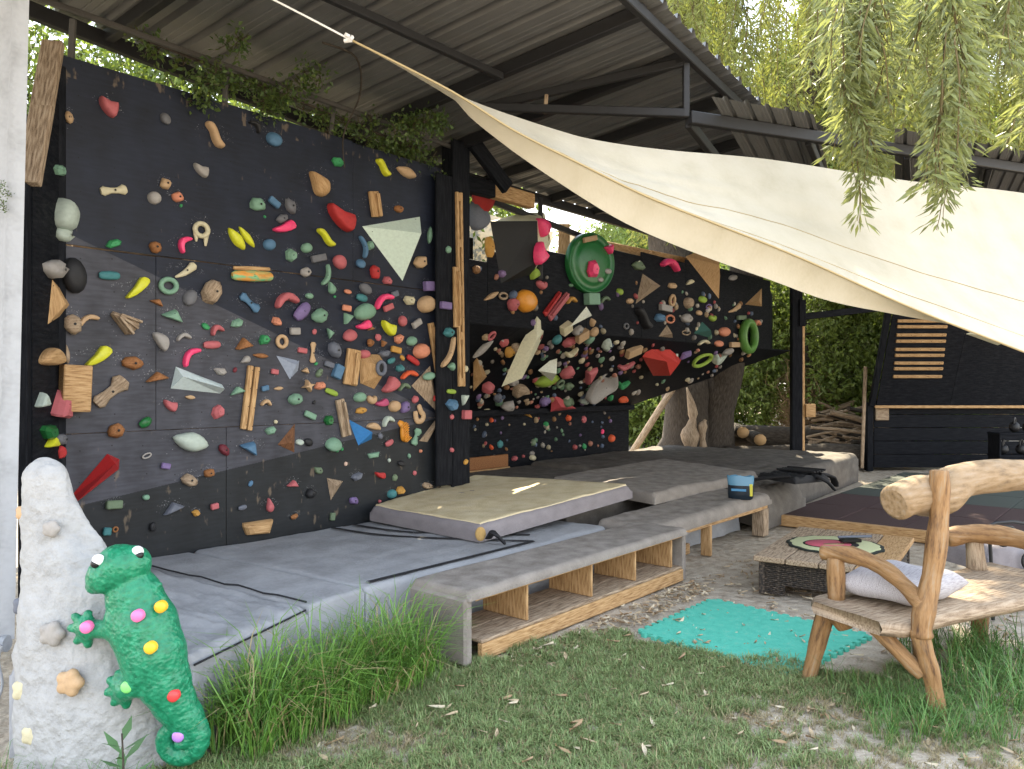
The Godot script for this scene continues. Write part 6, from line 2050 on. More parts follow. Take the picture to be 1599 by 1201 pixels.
# ---------------------------------------------------------------- where each hold sits on its wall (wall, u, v, width, height, turn, shape, colour, standoff, label)
const HOLDS := [
["A",0.256,3.136,0.113,0.103,-0.28,"fin","rose",0.00,"big rose pink fin-shaped hold some way above the cream bone-shaped hold"],
["A",0.607,3.155,0.064,0.074,0.26,"ov","grey",0.00,"grey rounded hold some way left of the wavy tan hold"],
["A",0.938,3.129,0.182,0.096,-0.68,"S","tan",0.00,"wavy tan hold with two bolt holes near the wall top"],
["A",1.248,3.273,0.100,0.060,-0.69,"kid","black",0.00,"black crescent hold right of the wavy tan hold"],
["A",1.390,3.213,0.118,0.101,0.24,"ov","blue",0.00,"blue rounded hold some way right of the wavy tan hold"],
["A",0.293,2.634,0.176,0.066,0.26,"bone","cream",0.00,"cream bone-shaped hold high on the left half"],
["A",0.843,2.876,0.104,0.075,-0.23,"fin","stone",0.00,"stone grey fin-shaped hold below the wavy tan hold"],
["A",0.607,2.736,0.072,0.070,0.20,"rock","tan",0.00,"tan lumpy hold some way right of the cream bone-shaped hold"],
["A",0.534,2.632,0.079,0.081,0.18,"ov","stone",0.00,"stone grey rounded hold right of the cream bone-shaped hold"],
["A",0.687,2.664,0.074,0.067,0.18,"rock","salmon",0.00,"salmon lumpy hold upper left of the cream keyhole jug"],
["A",0.712,2.615,0.026,0.025,0.17,"ov","green",0.00,""],
["A",1.258,2.715,0.123,0.099,0.18,"rock","mint",0.00,"mint green lumpy hold above the narrow neon yellow fin"],
["A",1.323,2.645,0.031,0.027,0.16,"ov","green",0.00,""],
["A",1.390,2.757,0.092,0.048,-0.51,"box","blue",0.00,"blue block-like hold upper right of the narrow neon yellow fin"],
["A",1.528,2.754,0.108,0.074,-1.04,"rock","grey",0.00,"grey lumpy hold lower left of the polished brown teardrop hold"],
["A",1.458,2.653,0.100,0.058,0.45,"rock","grey",0.00,"grey lumpy hold upper right of the narrow neon yellow fin"],
["A",1.474,2.591,0.184,0.076,0.51,"fin","pink",0.00,"hot pink fin-shaped hold right of the narrow neon yellow fin"],
["A",1.354,2.449,0.094,0.082,0.14,"ov","blue",0.00,"blue rounded hold right of the narrow neon yellow fin"],
["A",1.528,2.397,0.095,0.104,-0.36,"pol","mint",0.00,"mint green faceted hold right of the thin orange wood rail"],
["A",1.665,2.468,0.091,0.076,0.13,"shield","mint",0.00,"mint green shield-shaped hold lower left of the large red fin hold"],
["A",1.836,2.569,0.180,0.084,-0.41,"S","yellow",0.00,"neon yellow wavy hold lower left of the large red fin hold"],
["A",1.949,3.170,0.120,0.068,0.07,"pol","green",0.00,"bright green faceted hold upper right of the polished brown teardrop hold"],
["A",2.394,3.221,0.163,0.093,-0.45,"S","yellow",0.00,"neon yellow wavy hold above the two stacked offset wood strips"],
["A",2.651,3.238,0.219,0.088,-0.14,"leaf","tan",0.00,"tan leaf-shaped hold upper right of the two stacked offset wood strips"],
["A",1.767,2.970,0.207,0.151,-0.79,"tear","wood",0.00,"polished brown teardrop hold high on the wall"],
["A",1.967,2.747,0.254,0.150,-0.34,"fin","red",0.00,"large red fin hold dusted with chalk"],
["A",2.308,2.907,0.203,0.095,-1.39,"plank","wood",0.00,"two stacked offset wood strips above the pale triangle"],
["A",2.566,2.915,0.086,0.064,0.17,"rock","brown",0.00,"brown lumpy hold right of the two stacked offset wood strips"],
["A",2.923,2.749,0.153,0.061,-1.69,"leaf","mint",0.00,"mint green leaf-shaped hold right of the big pale mint triangular volume"],
["A",1.767,2.404,0.130,0.052,0.29,"box","grey",0.00,"grey block-like hold lower left of the large red fin hold"],
["A",1.967,2.399,0.123,0.110,-0.52,"shield","rose",0.00,"rose pink shield-shaped hold below the large red fin hold"],
["A",2.204,2.550,0.181,0.059,-1.30,"kid","blue",0.00,"blue crescent hold left of the big pale mint triangular volume"],
["A",2.269,2.569,0.088,0.086,-0.89,"pol","mint",0.00,"mint green faceted hold left of the big pale mint triangular volume"],
["A",2.172,2.413,0.090,0.071,0.12,"ov","blue",0.00,"blue rounded hold lower left of the big pale mint triangular volume"],
["A",1.654,2.285,0.090,0.081,0.11,"rock","stone",0.00,"stone grey lumpy hold above the large purple slanting pill hold"],
["A",2.308,2.362,0.118,0.087,-1.35,"rock","red",0.00,"red lumpy hold lower left of the big pale mint triangular volume"],
["A",2.442,2.303,0.096,0.074,0.10,"pol","rose",0.00,"rose pink faceted hold upper right of the broad smooth green shield hold"],
["A",2.796,2.499,0.135,0.115,0.12,"rock","tan",0.00,"tan lumpy hold lower right of the big pale mint triangular volume"],
["A",1.101,2.453,0.180,0.075,-0.80,"leaf","yellow",0.00,"large neon yellow leaf fin beside its narrow twin"],
["A",1.179,2.478,0.174,0.051,-0.80,"leaf","yellow",0.00,"narrow neon yellow fin, right of the larger yellow one"],
["A",0.293,2.310,0.111,0.056,0.40,"pol","green",0.00,"bright green faceted hold some way upper right of the big black dome hold"],
["A",0.538,2.320,0.078,0.077,0.13,"rock","brown",0.00,"brown lumpy hold above the green doughnut ring hold"],
["A",0.725,2.370,0.126,0.068,1.07,"kid","pink",0.00,"hot pink crescent hold lower left of the cream keyhole jug"],
["A",0.843,2.476,0.127,0.119,0.15,"key","cream",0.00,"cream keyhole jug with a pointed tail"],
["A",0.263,2.111,0.135,0.055,0.07,"cap","teal",0.00,"teal pill-shaped hold upper left of the neon yellow fin left of the green ring hold"],
["A",0.431,2.049,0.184,0.064,0.92,"fin","yellow",0.00,"neon yellow fin left of the green ring hold"],
["A",0.624,2.084,0.143,0.119,0.10,"ring","mint",0.00,"green doughnut ring hold on the charcoal paint"],
["A",0.742,2.196,0.167,0.061,0.47,"comma","cream",0.00,"cream comma-shaped hold upper right of the green doughnut ring hold"],
["A",0.554,1.976,0.087,0.042,-0.42,"tri","brown",0.00,"brown triangular hold close lower left of the green doughnut ring hold"],
["A",0.768,2.023,0.115,0.079,1.06,"ov","grey",0.00,"grey rounded hold lower right of the green doughnut ring hold"],
["A",0.919,2.070,0.184,0.128,0.97,"rock","drift",0.00,"big weathered brown lumpy hold left of the blue bone-shaped hold"],
["A",1.203,2.020,0.184,0.073,-0.64,"bone","blue",0.00,"blue bone-shaped hold with chalk at its foot"],
["A",0.143,1.839,0.126,0.052,0.43,"kid","tan",0.00,"tan crescent hold lower right of the raw wood triangle volume"],
["A",0.349,1.837,0.174,0.121,-0.59,"fan","drift",0.00,"fan of weathered wood slats, left half of wall"],
["A",0.657,1.901,0.137,0.077,-0.32,"tri","mint",0.00,"mint green triangular hold below the green doughnut ring hold"],
["A",0.583,1.732,0.129,0.084,-1.00,"half","stone",0.00,"big stone grey half-round hold upper left of the chalky pink crescent"],
["A",0.725,1.764,0.100,0.050,0.22,"kid","stone",0.00,"stone grey crescent hold close above the chalky pink crescent"],
["A",0.879,1.839,0.057,0.040,-0.46,"ov","green",0.00,"bright green rounded hold upper right of the chalky pink crescent"],
["A",0.951,1.822,0.093,0.064,0.46,"kid","rose",0.00,"rose pink crescent hold upper right of the chalky pink crescent"],
["A",1.101,1.874,0.102,0.057,0.46,"pol","mint",0.00,"mint green faceted hold lower left of the blue bone-shaped hold"],
["A",1.154,1.735,0.133,0.080,0.20,"tri","brown",0.00,"brown triangular hold left of the tan oval ring hold"],
["A",1.313,1.769,0.092,0.091,0.04,"pol","green",0.00,"bright green faceted hold close left of the tan oval ring hold"],
["A",0.201,1.616,0.169,0.074,0.83,"fin","yellow",0.00,"neon yellow fin beside the big wood block"],
["A",0.403,1.581,0.125,0.080,-0.07,"rock","brown",0.00,"big brown lumpy hold right of the neon yellow fin"],
["A",0.768,1.639,0.162,0.067,0.84,"kid","pink",0.00,"chalky pink crescent above the white wedge volume"],
["A",0.919,1.717,0.133,0.056,0.07,"cap","rose",0.00,"rose pink pill-shaped hold upper right of the chalky pink crescent"],
["A",1.288,1.654,0.122,0.036,-0.05,"leaf","brown",0.00,"brown leaf-shaped hold lower left of the tan oval ring hold"],
["A",1.169,1.620,0.078,0.050,0.50,"tear","stone",0.00,"stone grey teardrop hold above the left rail of the twin upright wood slats"],
["A",0.554,1.499,0.148,0.061,0.15,"tri","brown",0.00,"brown triangular hold lower left of the chalky pink crescent"],
["A",0.979,1.541,0.088,0.057,-0.07,"pol","stone",0.00,"stone grey faceted hold upper right of the long ice-white wedge volume"],
["A",1.092,1.552,0.038,0.027,-0.31,"ov","maroon",0.00,""],
["A",0.270,1.407,0.238,0.114,0.75,"bone2","drift",0.00,"wooden spoon-like hold with two round lobes"],
["A",0.773,1.366,0.070,0.029,-0.10,"leaf","tan",0.00,"tan leaf-shaped hold close lower left of the long ice-white wedge volume"],
["A",1.106,1.406,0.115,0.058,0.19,"tri","mint",0.00,"mint green triangular hold right of the long ice-white wedge volume"],
["A",1.174,1.361,0.445,0.039,-1.70,"plank","wood",0.00,"left rail of the twin upright wood slats"],
["A",1.223,1.351,0.448,0.035,-1.71,"plank","wood",0.00,"right rail of the twin upright wood slats"],
["A",1.328,1.322,0.082,0.050,-0.02,"kid","tan",0.00,"tan crescent hold close right of the right rail of the twin upright wood slats"],
["A",1.318,1.423,0.056,0.037,0.23,"box","blue",0.00,"tiny blue block-like hold upper right of the left rail of the twin upright wood slats"],
["A",0.637,1.318,0.093,0.066,-0.36,"fin","rose",0.00,"rose pink fin-shaped hold lower left of the long ice-white wedge volume"],
["A",0.960,1.268,0.104,0.078,1.29,"pol","rose",0.00,"rose pink faceted hold lower right of the long ice-white wedge volume"],
["A",0.300,1.172,0.105,0.087,0.51,"rock","brown",0.00,"big brown lumpy hold below the wooden spoon-like hold"],
["A",0.478,1.212,0.095,0.061,0.59,"cap","dkgreen",0.00,"dark green pill-shaped hold lower right of the wooden spoon-like hold"],
["A",0.773,1.075,0.242,0.130,-0.26,"leaf","pale",0.00,"large pale green leaf-shaped hold low on the wall"],
["A",0.490,1.002,0.078,0.037,0.33,"ring","stone",0.00,"stone grey ring-shaped hold left of the large pale green leaf-shaped hold"],
["A",1.011,1.005,0.093,0.062,-0.87,"rock","maroon",0.00,"maroon lumpy hold right of the large pale green leaf-shaped hold"],
["A",1.203,1.015,0.144,0.090,-0.61,"tri","blue",0.00,"blue triangular hold left of the brown sail-shaped triangular volume"],
["A",0.607,0.928,0.059,0.037,-0.22,"box","purple",0.00,"purple block-like hold lower left of the large pale green leaf-shaped hold"],
["A",0.764,0.823,0.117,0.074,-0.42,"rock","drift",0.00,"weathered brown lumpy hold below the large pale green leaf-shaped hold"],
["A",0.901,0.857,0.068,0.060,-0.09,"rock","brown",0.00,"brown lumpy hold lower right of the large pale green leaf-shaped hold"],
["A",0.289,0.719,0.094,0.051,-0.06,"box","moss",0.00,"mossy green block-like hold lower right of the long red wedge volume"],
["A",0.486,0.740,0.044,0.036,-0.11,"ov","mint",0.00,"tiny mint green rounded hold some way right of the long red wedge volume"],
["A",0.657,0.655,0.139,0.065,0.27,"tri","slate",0.00,"slate grey triangular hold some way below the large pale green leaf-shaped hold"],
["A",0.812,0.602,0.053,0.042,-0.13,"pol","ochre",0.00,"ochre faceted hold some way left of the tan trapezoid wood hold"],
["A",0.938,0.630,0.054,0.040,0.13,"box","rose",0.00,"tiny rose pink block-like hold upper left of the tan trapezoid wood hold"],
["A",1.145,0.596,0.071,0.037,0.12,"cap","slate",0.00,"slate grey pill-shaped hold upper left of the tan trapezoid wood hold"],
["A",1.213,0.754,0.040,0.036,-0.10,"ov","blue",0.00,""],
["A",1.359,0.588,0.104,0.056,-1.38,"tear","rose",0.00,"rose pink teardrop hold upper right of the tan trapezoid wood hold"],
["A",1.258,0.447,0.224,0.100,-0.09,"trap","wood",0.00,"tan trapezoid wood hold just above the grey mat"],
["A",0.300,0.565,0.038,0.039,-0.14,"ring","brown",0.00,"tiny brown ring-shaped hold some way below the long red wedge volume"],
["A",0.526,0.549,0.041,0.061,-0.14,"rock","black",0.00,"black lumpy hold some way lower right of the long red wedge volume"],
["A",0.248,0.561,0.045,0.047,-0.14,"box","teal",0.00,"teal block-like hold some way below the long red wedge volume"],
["A",1.485,2.070,0.197,0.101,0.31,"kid","rose",0.00,"big rose pink crescent hold close upper left of the large purple slanting pill hold"],
["A",1.620,1.991,0.182,0.100,0.80,"cap","purple",0.00,"large purple slanting pill hold in mid wall"],
["A",1.411,1.907,0.074,0.074,0.06,"pol","salmon",0.00,"salmon faceted hold above the tan oval ring hold"],
["A",1.778,1.969,0.140,0.112,0.07,"rock","mint",0.00,"mint green lumpy hold close right of the large purple slanting pill hold"],
["A",1.693,2.112,0.067,0.044,-0.06,"ov","mint",0.00,"tiny mint green rounded hold close upper right of the large purple slanting pill hold"],
["A",2.028,2.046,0.079,0.046,-0.10,"box","salmon",0.00,"salmon block-like hold close left of the broad smooth green shield hold"],
["A",2.047,2.178,0.073,0.036,-0.05,"ov","salmon",0.00,"tiny salmon rounded hold upper left of the broad smooth green shield hold"],
["A",2.217,2.214,0.123,0.082,-0.43,"ov","grey",0.00,"grey rounded hold above the broad smooth green shield hold"],
["A",2.178,2.139,0.119,0.064,-0.13,"cap","teal",0.00,"teal pill-shaped hold close above the broad smooth green shield hold"],
["A",2.210,2.029,0.210,0.137,0.21,"shield","mint",0.00,"broad smooth green shield hold in mid wall"],
["A",2.394,2.141,0.217,0.083,0.56,"kid","pink",0.00,"hot pink crescent right of the green shield"],
["A",2.448,2.083,0.102,0.048,0.41,"box","rose",0.00,"rose pink block-like hold right of the broad smooth green shield hold"],
["A",2.034,1.976,0.105,0.076,0.72,"tri","mint",0.00,"mint green triangular hold close left of the broad smooth green shield hold"],
["A",1.848,2.282,0.173,0.057,-1.87,"kid","mint",0.00,"mint green crescent hold upper right of the large purple slanting pill hold"],
["A",1.889,2.193,0.098,0.066,-1.14,"tear","mint",0.00,"mint green teardrop hold upper right of the large purple slanting pill hold"],
["A",1.925,2.127,0.030,0.025,0.09,"ov","green",0.00,""],
["A",1.560,1.841,0.082,0.052,0.05,"box","stone",0.00,"stone grey block-like hold close upper right of the tan oval ring hold"],
["A",1.738,1.846,0.046,0.024,0.05,"tri","rose",0.00,""],
["A",1.883,1.843,0.083,0.066,-1.36,"tri","mint",0.00,"mint green triangular hold lower right of the large purple slanting pill hold"],
["A",1.453,1.761,0.106,0.111,0.04,"ring","tan",0.00,"tan oval ring hold on the paint edge"],
["A",1.626,1.702,0.077,0.038,-0.12,"box","rose",0.00,"rose pink block-like hold close upper right of the grey-blue folded paper-plane shaped volume"],
["A",1.721,1.686,0.183,0.057,-1.61,"bone","tan",0.00,"tan bone-shaped hold upper right of the grey-blue folded paper-plane shaped volume"],
["A",1.755,1.605,0.029,0.024,0.02,"ov","green",0.00,""],
["A",2.065,1.837,0.131,0.091,0.26,"shield","rose",0.00,"rose pink shield-shaped hold lower left of the broad smooth green shield hold"],
["A",2.197,1.920,0.140,0.073,0.41,"fin","pink",0.00,"hot pink fin-shaped hold close below the broad smooth green shield hold"],
["A",2.275,1.904,0.079,0.036,0.19,"tri","brown",0.00,"tiny brown triangular hold close below the broad smooth green shield hold"],
["A",2.448,1.919,0.147,0.100,-0.37,"fin","yellow",0.00,"neon yellow fin-shaped hold lower right of the broad smooth green shield hold"],
["A",2.608,1.982,0.085,0.091,0.06,"ov","rose",0.00,"rose pink rounded hold right of the broad smooth green shield hold"],
["A",2.759,1.970,0.105,0.054,0.53,"box","stone",0.00,"stone grey block-like hold upper left of the slightly"],
["A",2.679,2.165,0.131,0.087,0.08,"pol","cream",0.00,"cream faceted hold right of the broad smooth green shield hold"],
["A",2.870,2.142,0.183,0.150,0.08,"shield","tan",0.00,"big tan shield-shaped hold left of the shorter plain wood strip"],
["A",2.893,2.300,0.107,0.083,0.10,"box","purple",0.00,"purple block-like hold left of the shorter plain wood strip"],
["A",2.517,2.200,0.070,0.048,0.35,"box","slate",0.00,"tiny slate grey block-like hold upper right of the broad smooth green shield hold"],
["A",2.354,1.831,0.060,0.031,0.05,"box","rose",0.00,""],
["A",2.262,1.785,0.077,0.072,-1.35,"cap","brown",0.00,"brown pill-shaped hold above the faceted plywood gem volume"],
["A",2.401,1.791,0.062,0.047,0.69,"tri","brown",0.00,"tiny brown triangular hold above the faceted plywood gem volume"],
["A",2.566,1.830,0.102,0.074,0.45,"pol","salmon",0.00,"salmon faceted hold left of the slightly"],
["A",2.708,1.820,0.106,0.074,0.37,"ov","mint",0.00,"mint green rounded hold upper left of the slightly"],
["A",2.811,1.736,0.157,0.132,0.03,"shield","salmon",0.00,"salmon shield-shaped hold close left of the slightly"],
["A",1.913,1.712,0.120,0.107,-1.15,"rock","slate",0.00,"slate grey lumpy hold upper left of the broad upright wood strip"],
["A",1.395,1.542,0.057,0.037,-0.14,"box","rose",0.00,"tiny rose pink block-like hold close left of the grey-blue folded paper-plane shaped volume"],
["A",1.659,1.555,0.066,0.044,-0.29,"tri","tan",0.00,"tiny tan triangular hold close right of the grey-blue folded paper-plane shaped volume"],
["A",1.778,1.537,0.073,0.049,0.88,"rock","moss",0.00,"mossy green lumpy hold right of the grey-blue folded paper-plane shaped volume"],
["A",1.866,1.602,0.087,0.041,-0.28,"box","slate",0.00,"slate grey block-like hold left of the broad upright wood strip"],
["A",1.937,1.549,0.108,0.076,1.16,"box","blue",0.00,"blue block-like hold close left of the broad upright wood strip"],
["A",2.204,1.691,0.103,0.072,0.03,"ov","rose",0.00,"rose pink rounded hold close upper left of the faceted plywood gem volume"],
["A",2.414,1.702,0.136,0.068,0.17,"pol","slate",0.00,"slate grey faceted hold close upper right of the faceted plywood gem volume"],
["A",2.531,1.738,0.103,0.050,-0.17,"box","ochre",0.00,"ochre block-like hold upper right of the faceted plywood gem volume"],
["A",2.608,1.676,0.057,0.038,0.03,"ov","ochre",0.00,""],
["A",2.483,1.646,0.094,0.050,0.37,"cap","teal",0.00,"teal pill-shaped hold upper right of the faceted plywood gem volume"],
["A",2.723,1.657,0.161,0.056,-0.46,"cap","red",0.00,"red pill-shaped hold left of the slightly"],
["A",2.580,1.584,0.097,0.066,0.29,"pol","teal",0.00,"teal faceted hold right of the faceted plywood gem volume"],
["A",2.679,1.537,0.188,0.066,0.17,"kid","orangered",0.00,"orange-red crescent hold upper left of the upper weathered wood triangle volume"],
["A",2.469,1.439,0.165,0.120,0.83,"fin","rose",0.00,"rose pink fin-shaped hold lower right of the faceted plywood gem volume"],
["A",2.622,1.434,0.127,0.061,0.20,"kid","moss",0.00,"mossy green crescent hold left of the upper weathered wood triangle volume"],
["A",1.676,1.440,0.102,0.086,-0.00,"star","tan",0.00,"tan star-shaped hold lower right of the grey-blue folded paper-plane shaped volume"],
["A",1.784,1.440,0.098,0.069,0.22,"pol","salmon",0.00,"salmon faceted hold lower right of the grey-blue folded paper-plane shaped volume"],
["A",1.889,1.391,0.129,0.046,-0.33,"cap","lime",0.00,"lime green pill-shaped hold upper left of the weathered upright wood stick"],
["A",1.432,1.422,0.079,0.028,0.07,"leaf","tan",0.00,"tiny tan leaf-shaped hold lower left of the grey-blue folded paper-plane shaped volume"],
["A",1.566,1.342,0.108,0.086,-0.32,"rock","mint",0.00,"mint green lumpy hold below the grey-blue folded paper-plane shaped volume"],
["A",1.738,1.315,0.034,0.029,-0.02,"ov","black",0.00,""],
["A",1.693,1.220,0.101,0.044,-0.40,"box","mint",0.00,"mint green block-like hold upper right of the brown sail-shaped triangular volume"],
["A",1.866,1.175,0.083,0.083,-0.04,"pol","dkgreen",0.00,"dark green faceted hold close left of the weathered upright wood stick"],
["A",2.159,1.348,0.109,0.081,-0.01,"shield","mint",0.00,"mint green shield-shaped hold upper right of the weathered upright wood stick"],
["A",2.282,1.326,0.099,0.072,-0.02,"heart","tan",0.00,"tan heart-shaped hold below the faceted plywood gem volume"],
["A",2.381,1.298,0.125,0.065,0.26,"fin","magenta",0.00,"magenta fin-shaped hold below the faceted plywood gem volume"],
["A",2.517,1.269,0.112,0.096,-0.02,"ov","tan",0.00,"tan rounded hold left of the tan horseshoe-shaped hold"],
["A",2.629,1.261,0.110,0.091,1.23,"rock","purple",0.00,"purple lumpy hold close upper left of the tan horseshoe-shaped hold"],
["A",2.789,1.192,0.149,0.148,-0.03,"U","tan",0.00,"tan horseshoe-shaped hold near the dark post"],
["A",2.172,1.241,0.114,0.052,0.14,"rock","ochre",0.00,"ochre lumpy hold close right of the weathered upright wood stick"],
["A",2.442,1.155,0.122,0.075,0.39,"kid","pale",0.00,"pale crescent hold close upper left of the ridged orange wavy hold"],
["A",2.301,1.113,0.132,0.062,-0.21,"half","tan",0.00,"tan half-round hold close upper right of the bright blue triangular volume"],
["A",2.615,1.052,0.181,0.093,-0.94,"wave","orange",0.00,"ridged orange wavy hold near wall foot"],
["A",2.759,1.007,0.145,0.087,1.15,"bone","mint",0.00,"mint green bone-shaped hold close right of the ridged orange wavy hold"],
["A",2.752,1.319,0.066,0.033,-0.02,"box","rose",0.00,""],
["A",1.364,1.120,0.082,0.060,0.11,"pol","mint",0.00,"mint green faceted hold upper left of the brown sail-shaped triangular volume"],
["A",1.411,1.182,0.046,0.033,0.28,"ov","cream",0.00,""],
["A",1.609,1.023,0.066,0.043,-0.06,"ov","pale",0.00,"tiny pale rounded hold close right of the brown sail-shaped triangular volume"],
["A",1.682,1.019,0.084,0.059,-0.50,"cap","black",0.00,"black pill-shaped hold close right of the brown sail-shaped triangular volume"],
["A",1.907,0.991,0.138,0.104,-0.06,"shield","mint",0.00,"mint green shield-shaped hold below the weathered upright wood stick"],
["A",1.949,0.939,0.030,0.025,-0.07,"ov","green",0.00,""],
["A",1.991,0.947,0.031,0.025,-0.06,"ov","green",0.00,""],
["A",2.374,1.032,0.060,0.031,-0.05,"ov","slate",0.00,""],
["A",2.462,0.969,0.096,0.053,0.37,"cap","rose",0.00,"rose pink pill-shaped hold close lower left of the ridged orange wavy hold"],
["A",2.301,0.880,0.112,0.047,-0.00,"trap","mint",0.00,"mint green trapezoid hold lower right of the bright blue triangular volume"],
["A",2.469,0.826,0.048,0.026,-0.07,"box","pale",0.00,""],
["A",2.601,0.790,0.086,0.043,-0.21,"ov","black",0.00,"tiny black rounded hold below the ridged orange wavy hold"],
["A",2.686,0.848,0.042,0.029,0.20,"ov","mint",0.00,""],
["A",2.818,0.877,0.045,0.033,-0.07,"ov","salmon",0.00,""],
["A",3.023,0.960,0.039,0.068,-0.05,"box","salmon",0.00,""],
["A",2.028,0.829,0.043,0.035,-0.08,"ov","brown",0.00,""],
["A",1.773,0.801,0.075,0.048,-0.45,"rock","moss",0.00,"mossy green lumpy hold upper left of the small wood triangle volume"],
["A",1.549,0.721,0.094,0.056,-0.17,"tri","rose",0.00,"rose pink triangular hold left of the small wood triangle volume"],
["A",2.134,0.724,0.102,0.061,0.28,"pol","slate",0.00,"slate grey faceted hold upper right of the small wood triangle volume"],
["A",2.367,0.714,0.102,0.052,-0.22,"fin","red",0.00,"red fin-shaped hold lower right of the bright blue triangular volume"],
["A",2.531,0.678,0.065,0.041,0.26,"cap","moss",0.00,""],
["A",2.752,0.696,0.044,0.033,-0.09,"ov","rose",0.00,""],
["A",2.893,0.572,0.131,0.050,-0.23,"rock","drift",0.00,"weathered brown lumpy hold some way below the lower small wood triangle frame"],
["A",2.587,0.566,0.100,0.070,-0.10,"pol","ochre",0.00,"ochre faceted hold some way below the ridged orange wavy hold"],
["A",2.489,0.544,0.078,0.076,0.49,"ov","teal",0.00,"teal rounded hold some way right of the small wood triangle volume"],
["A",2.096,0.536,0.089,0.060,-0.39,"rock","purple",0.00,"purple lumpy hold lower right of the small wood triangle volume"],
["A",1.704,0.634,0.086,0.072,-0.11,"rock","black",0.00,"black lumpy hold left of the small wood triangle volume"],
["A",1.560,0.480,0.067,0.041,0.27,"cap","brown",0.00,"tiny brown pill-shaped hold right of the tan trapezoid wood hold"],
["A",1.895,0.436,0.042,0.059,-0.13,"box","moss",0.00,"tiny mossy green block-like hold below the small wood triangle volume"],
["A",2.367,0.500,0.047,0.026,-0.11,"ov","rose",0.00,""],
["A",1.991,1.191,0.294,0.073,-1.36,"plank","drift",0.00,"weathered upright wood stick, left of blue volume"],
["A",2.078,1.586,0.283,0.125,-1.72,"plank","wood",0.00,"broad upright wood strip, left of the plywood gem"],
["A",2.977,1.736,0.510,0.062,-1.36,"plank","wood",0.00,"slightly leaning upright wood rail by post"],
["A",1.218,2.263,0.294,0.032,0.08,"cap","wood",0.00,"thin orange wood rail above the painted board"],
["A",1.218,2.210,0.335,0.081,0.08,"cap","paint",0.00,"orange board painted with green swirls"],
["A",2.870,1.522,0.134,0.068,0.20,"ov","mint",0.03,"mint oval bolted on the upper weathered triangle"],
["A",2.954,1.327,0.069,0.051,-0.14,"box","red",0.03,"small red block bolted on the weathered triangle"],
["P",0.016,2.632,0.072,0.039,0.37,"ov","mint",0.00,""],
["P",-0.031,2.135,0.124,0.063,-0.02,"box","purple",0.00,"purple block-like hold close lower left of the shorter plain wood strip"],
["P",0.024,1.725,0.312,0.068,-2.08,"kid","tan",0.00,"curved tan batten crossing the dark post boards"],
["P",0.016,1.904,0.119,0.084,0.05,"rock","teal",0.00,"teal lumpy hold above the curved tan batten"],
["P",0.048,1.607,0.079,0.073,0.02,"tear","mint",0.00,"mint green teardrop hold close below the curved tan batten"],
["P",0.048,1.388,0.119,0.045,-0.07,"cap","lime",0.00,"lime green pill-shaped hold right of the upper weathered wood triangle volume"],
["P",0.056,1.276,0.136,0.096,-0.02,"pol","blue",0.00,"blue faceted hold lower right of the upper weathered wood triangle volume"],
["P",0.063,1.163,0.048,0.034,-0.03,"ov","rose",0.00,""],
["P",0.208,1.324,0.115,0.077,0.87,"tri","pale",0.00,"pale triangular hold right of the upper weathered wood triangle volume"],
["P",0.225,1.181,0.091,0.080,-0.03,"box","rose",0.00,"rose pink block-like hold upper right of the lower small wood triangle frame"],
["P",0.233,1.588,0.070,0.041,-1.82,"box","cream",0.00,""],
["P",0.063,0.876,0.056,0.045,-0.06,"box","rose",0.00,""],
["P",0.233,0.756,0.066,0.040,-0.08,"ov","ochre",0.00,""],
["P",0.103,2.219,0.531,0.064,-1.55,"plank","wood",0.00,"shorter plain wood strip on the dark post"],
["P",0.151,2.291,1.717,0.073,-1.55,"plank","wood",0.00,"very long slotted wood rail on the dark post"],
["G",0.358,2.681,0.130,0.066,0.27,"pol","mint",0.00,"mint green faceted hold above the tall pale green leaf hold"],
["G",0.420,2.437,0.197,0.244,-1.06,"leaf","pale",0.00,"tall pale green leaf hold on the angled side panel"],
["G",0.420,2.322,0.175,0.089,0.19,"rock","pale",0.00,"pale lumpy hold close below the tall pale green leaf hold"],
["G",0.257,2.097,0.245,0.115,0.15,"rock","stone",0.00,"grey block-like hold on the angled side panel"],
["G",0.228,1.603,0.301,0.107,0.03,"half","wood",0.00,"brown half-round hold topped with chalk, side panel"],
["G",0.087,1.364,0.139,0.090,-0.02,"tri","pale",0.00,"pale triangular hold left of the big raw wood block"],
["G",0.337,1.333,0.147,0.181,-0.23,"tri","rose",0.00,"rose pink triangular hold lower left of the big raw wood block"],
["G",0.180,1.189,0.214,0.092,-0.06,"pol","dkgreen",0.00,"dark green faceted hold some way lower left of the big raw wood block"],
["G",0.238,1.128,0.159,0.072,-0.07,"tri","yellow",0.00,"neon yellow triangular hold some way below the big raw wood block"],
["G",0.378,1.133,0.148,0.066,-0.07,"rock","grey",0.00,"grey lumpy hold some way below the big raw wood block"],
["G",0.410,1.056,0.075,0.037,-0.09,"ov","red",0.00,""],
["A",0.066,2.090,0.141,0.211,0.11,"ov","black",0.00,"big black dome hold in the left wall corner"],
["A",0.055,1.427,0.154,0.271,-0.04,"box","wood",0.00,"big raw wood block in the left wall corner"],
["A",0.055,1.803,0.091,0.120,0.06,"rock","drift",0.00,"big weathered brown lumpy hold lower right of the raw wood triangle volume"],
["A",0.031,1.626,0.112,0.028,-1.49,"leaf","drift",0.00,"weathered brown leaf-shaped hold close right of the brown half-round hold"],
["A",0.035,3.008,0.064,0.075,0.26,"cap","tan",0.00,"tan pill-shaped hold some way upper left of the cream bone-shaped hold"],
["R",0.863,3.310,0.352,0.291,-1.62,"cap","red",0.00,"big glossy red pill hold behind the dark post"],
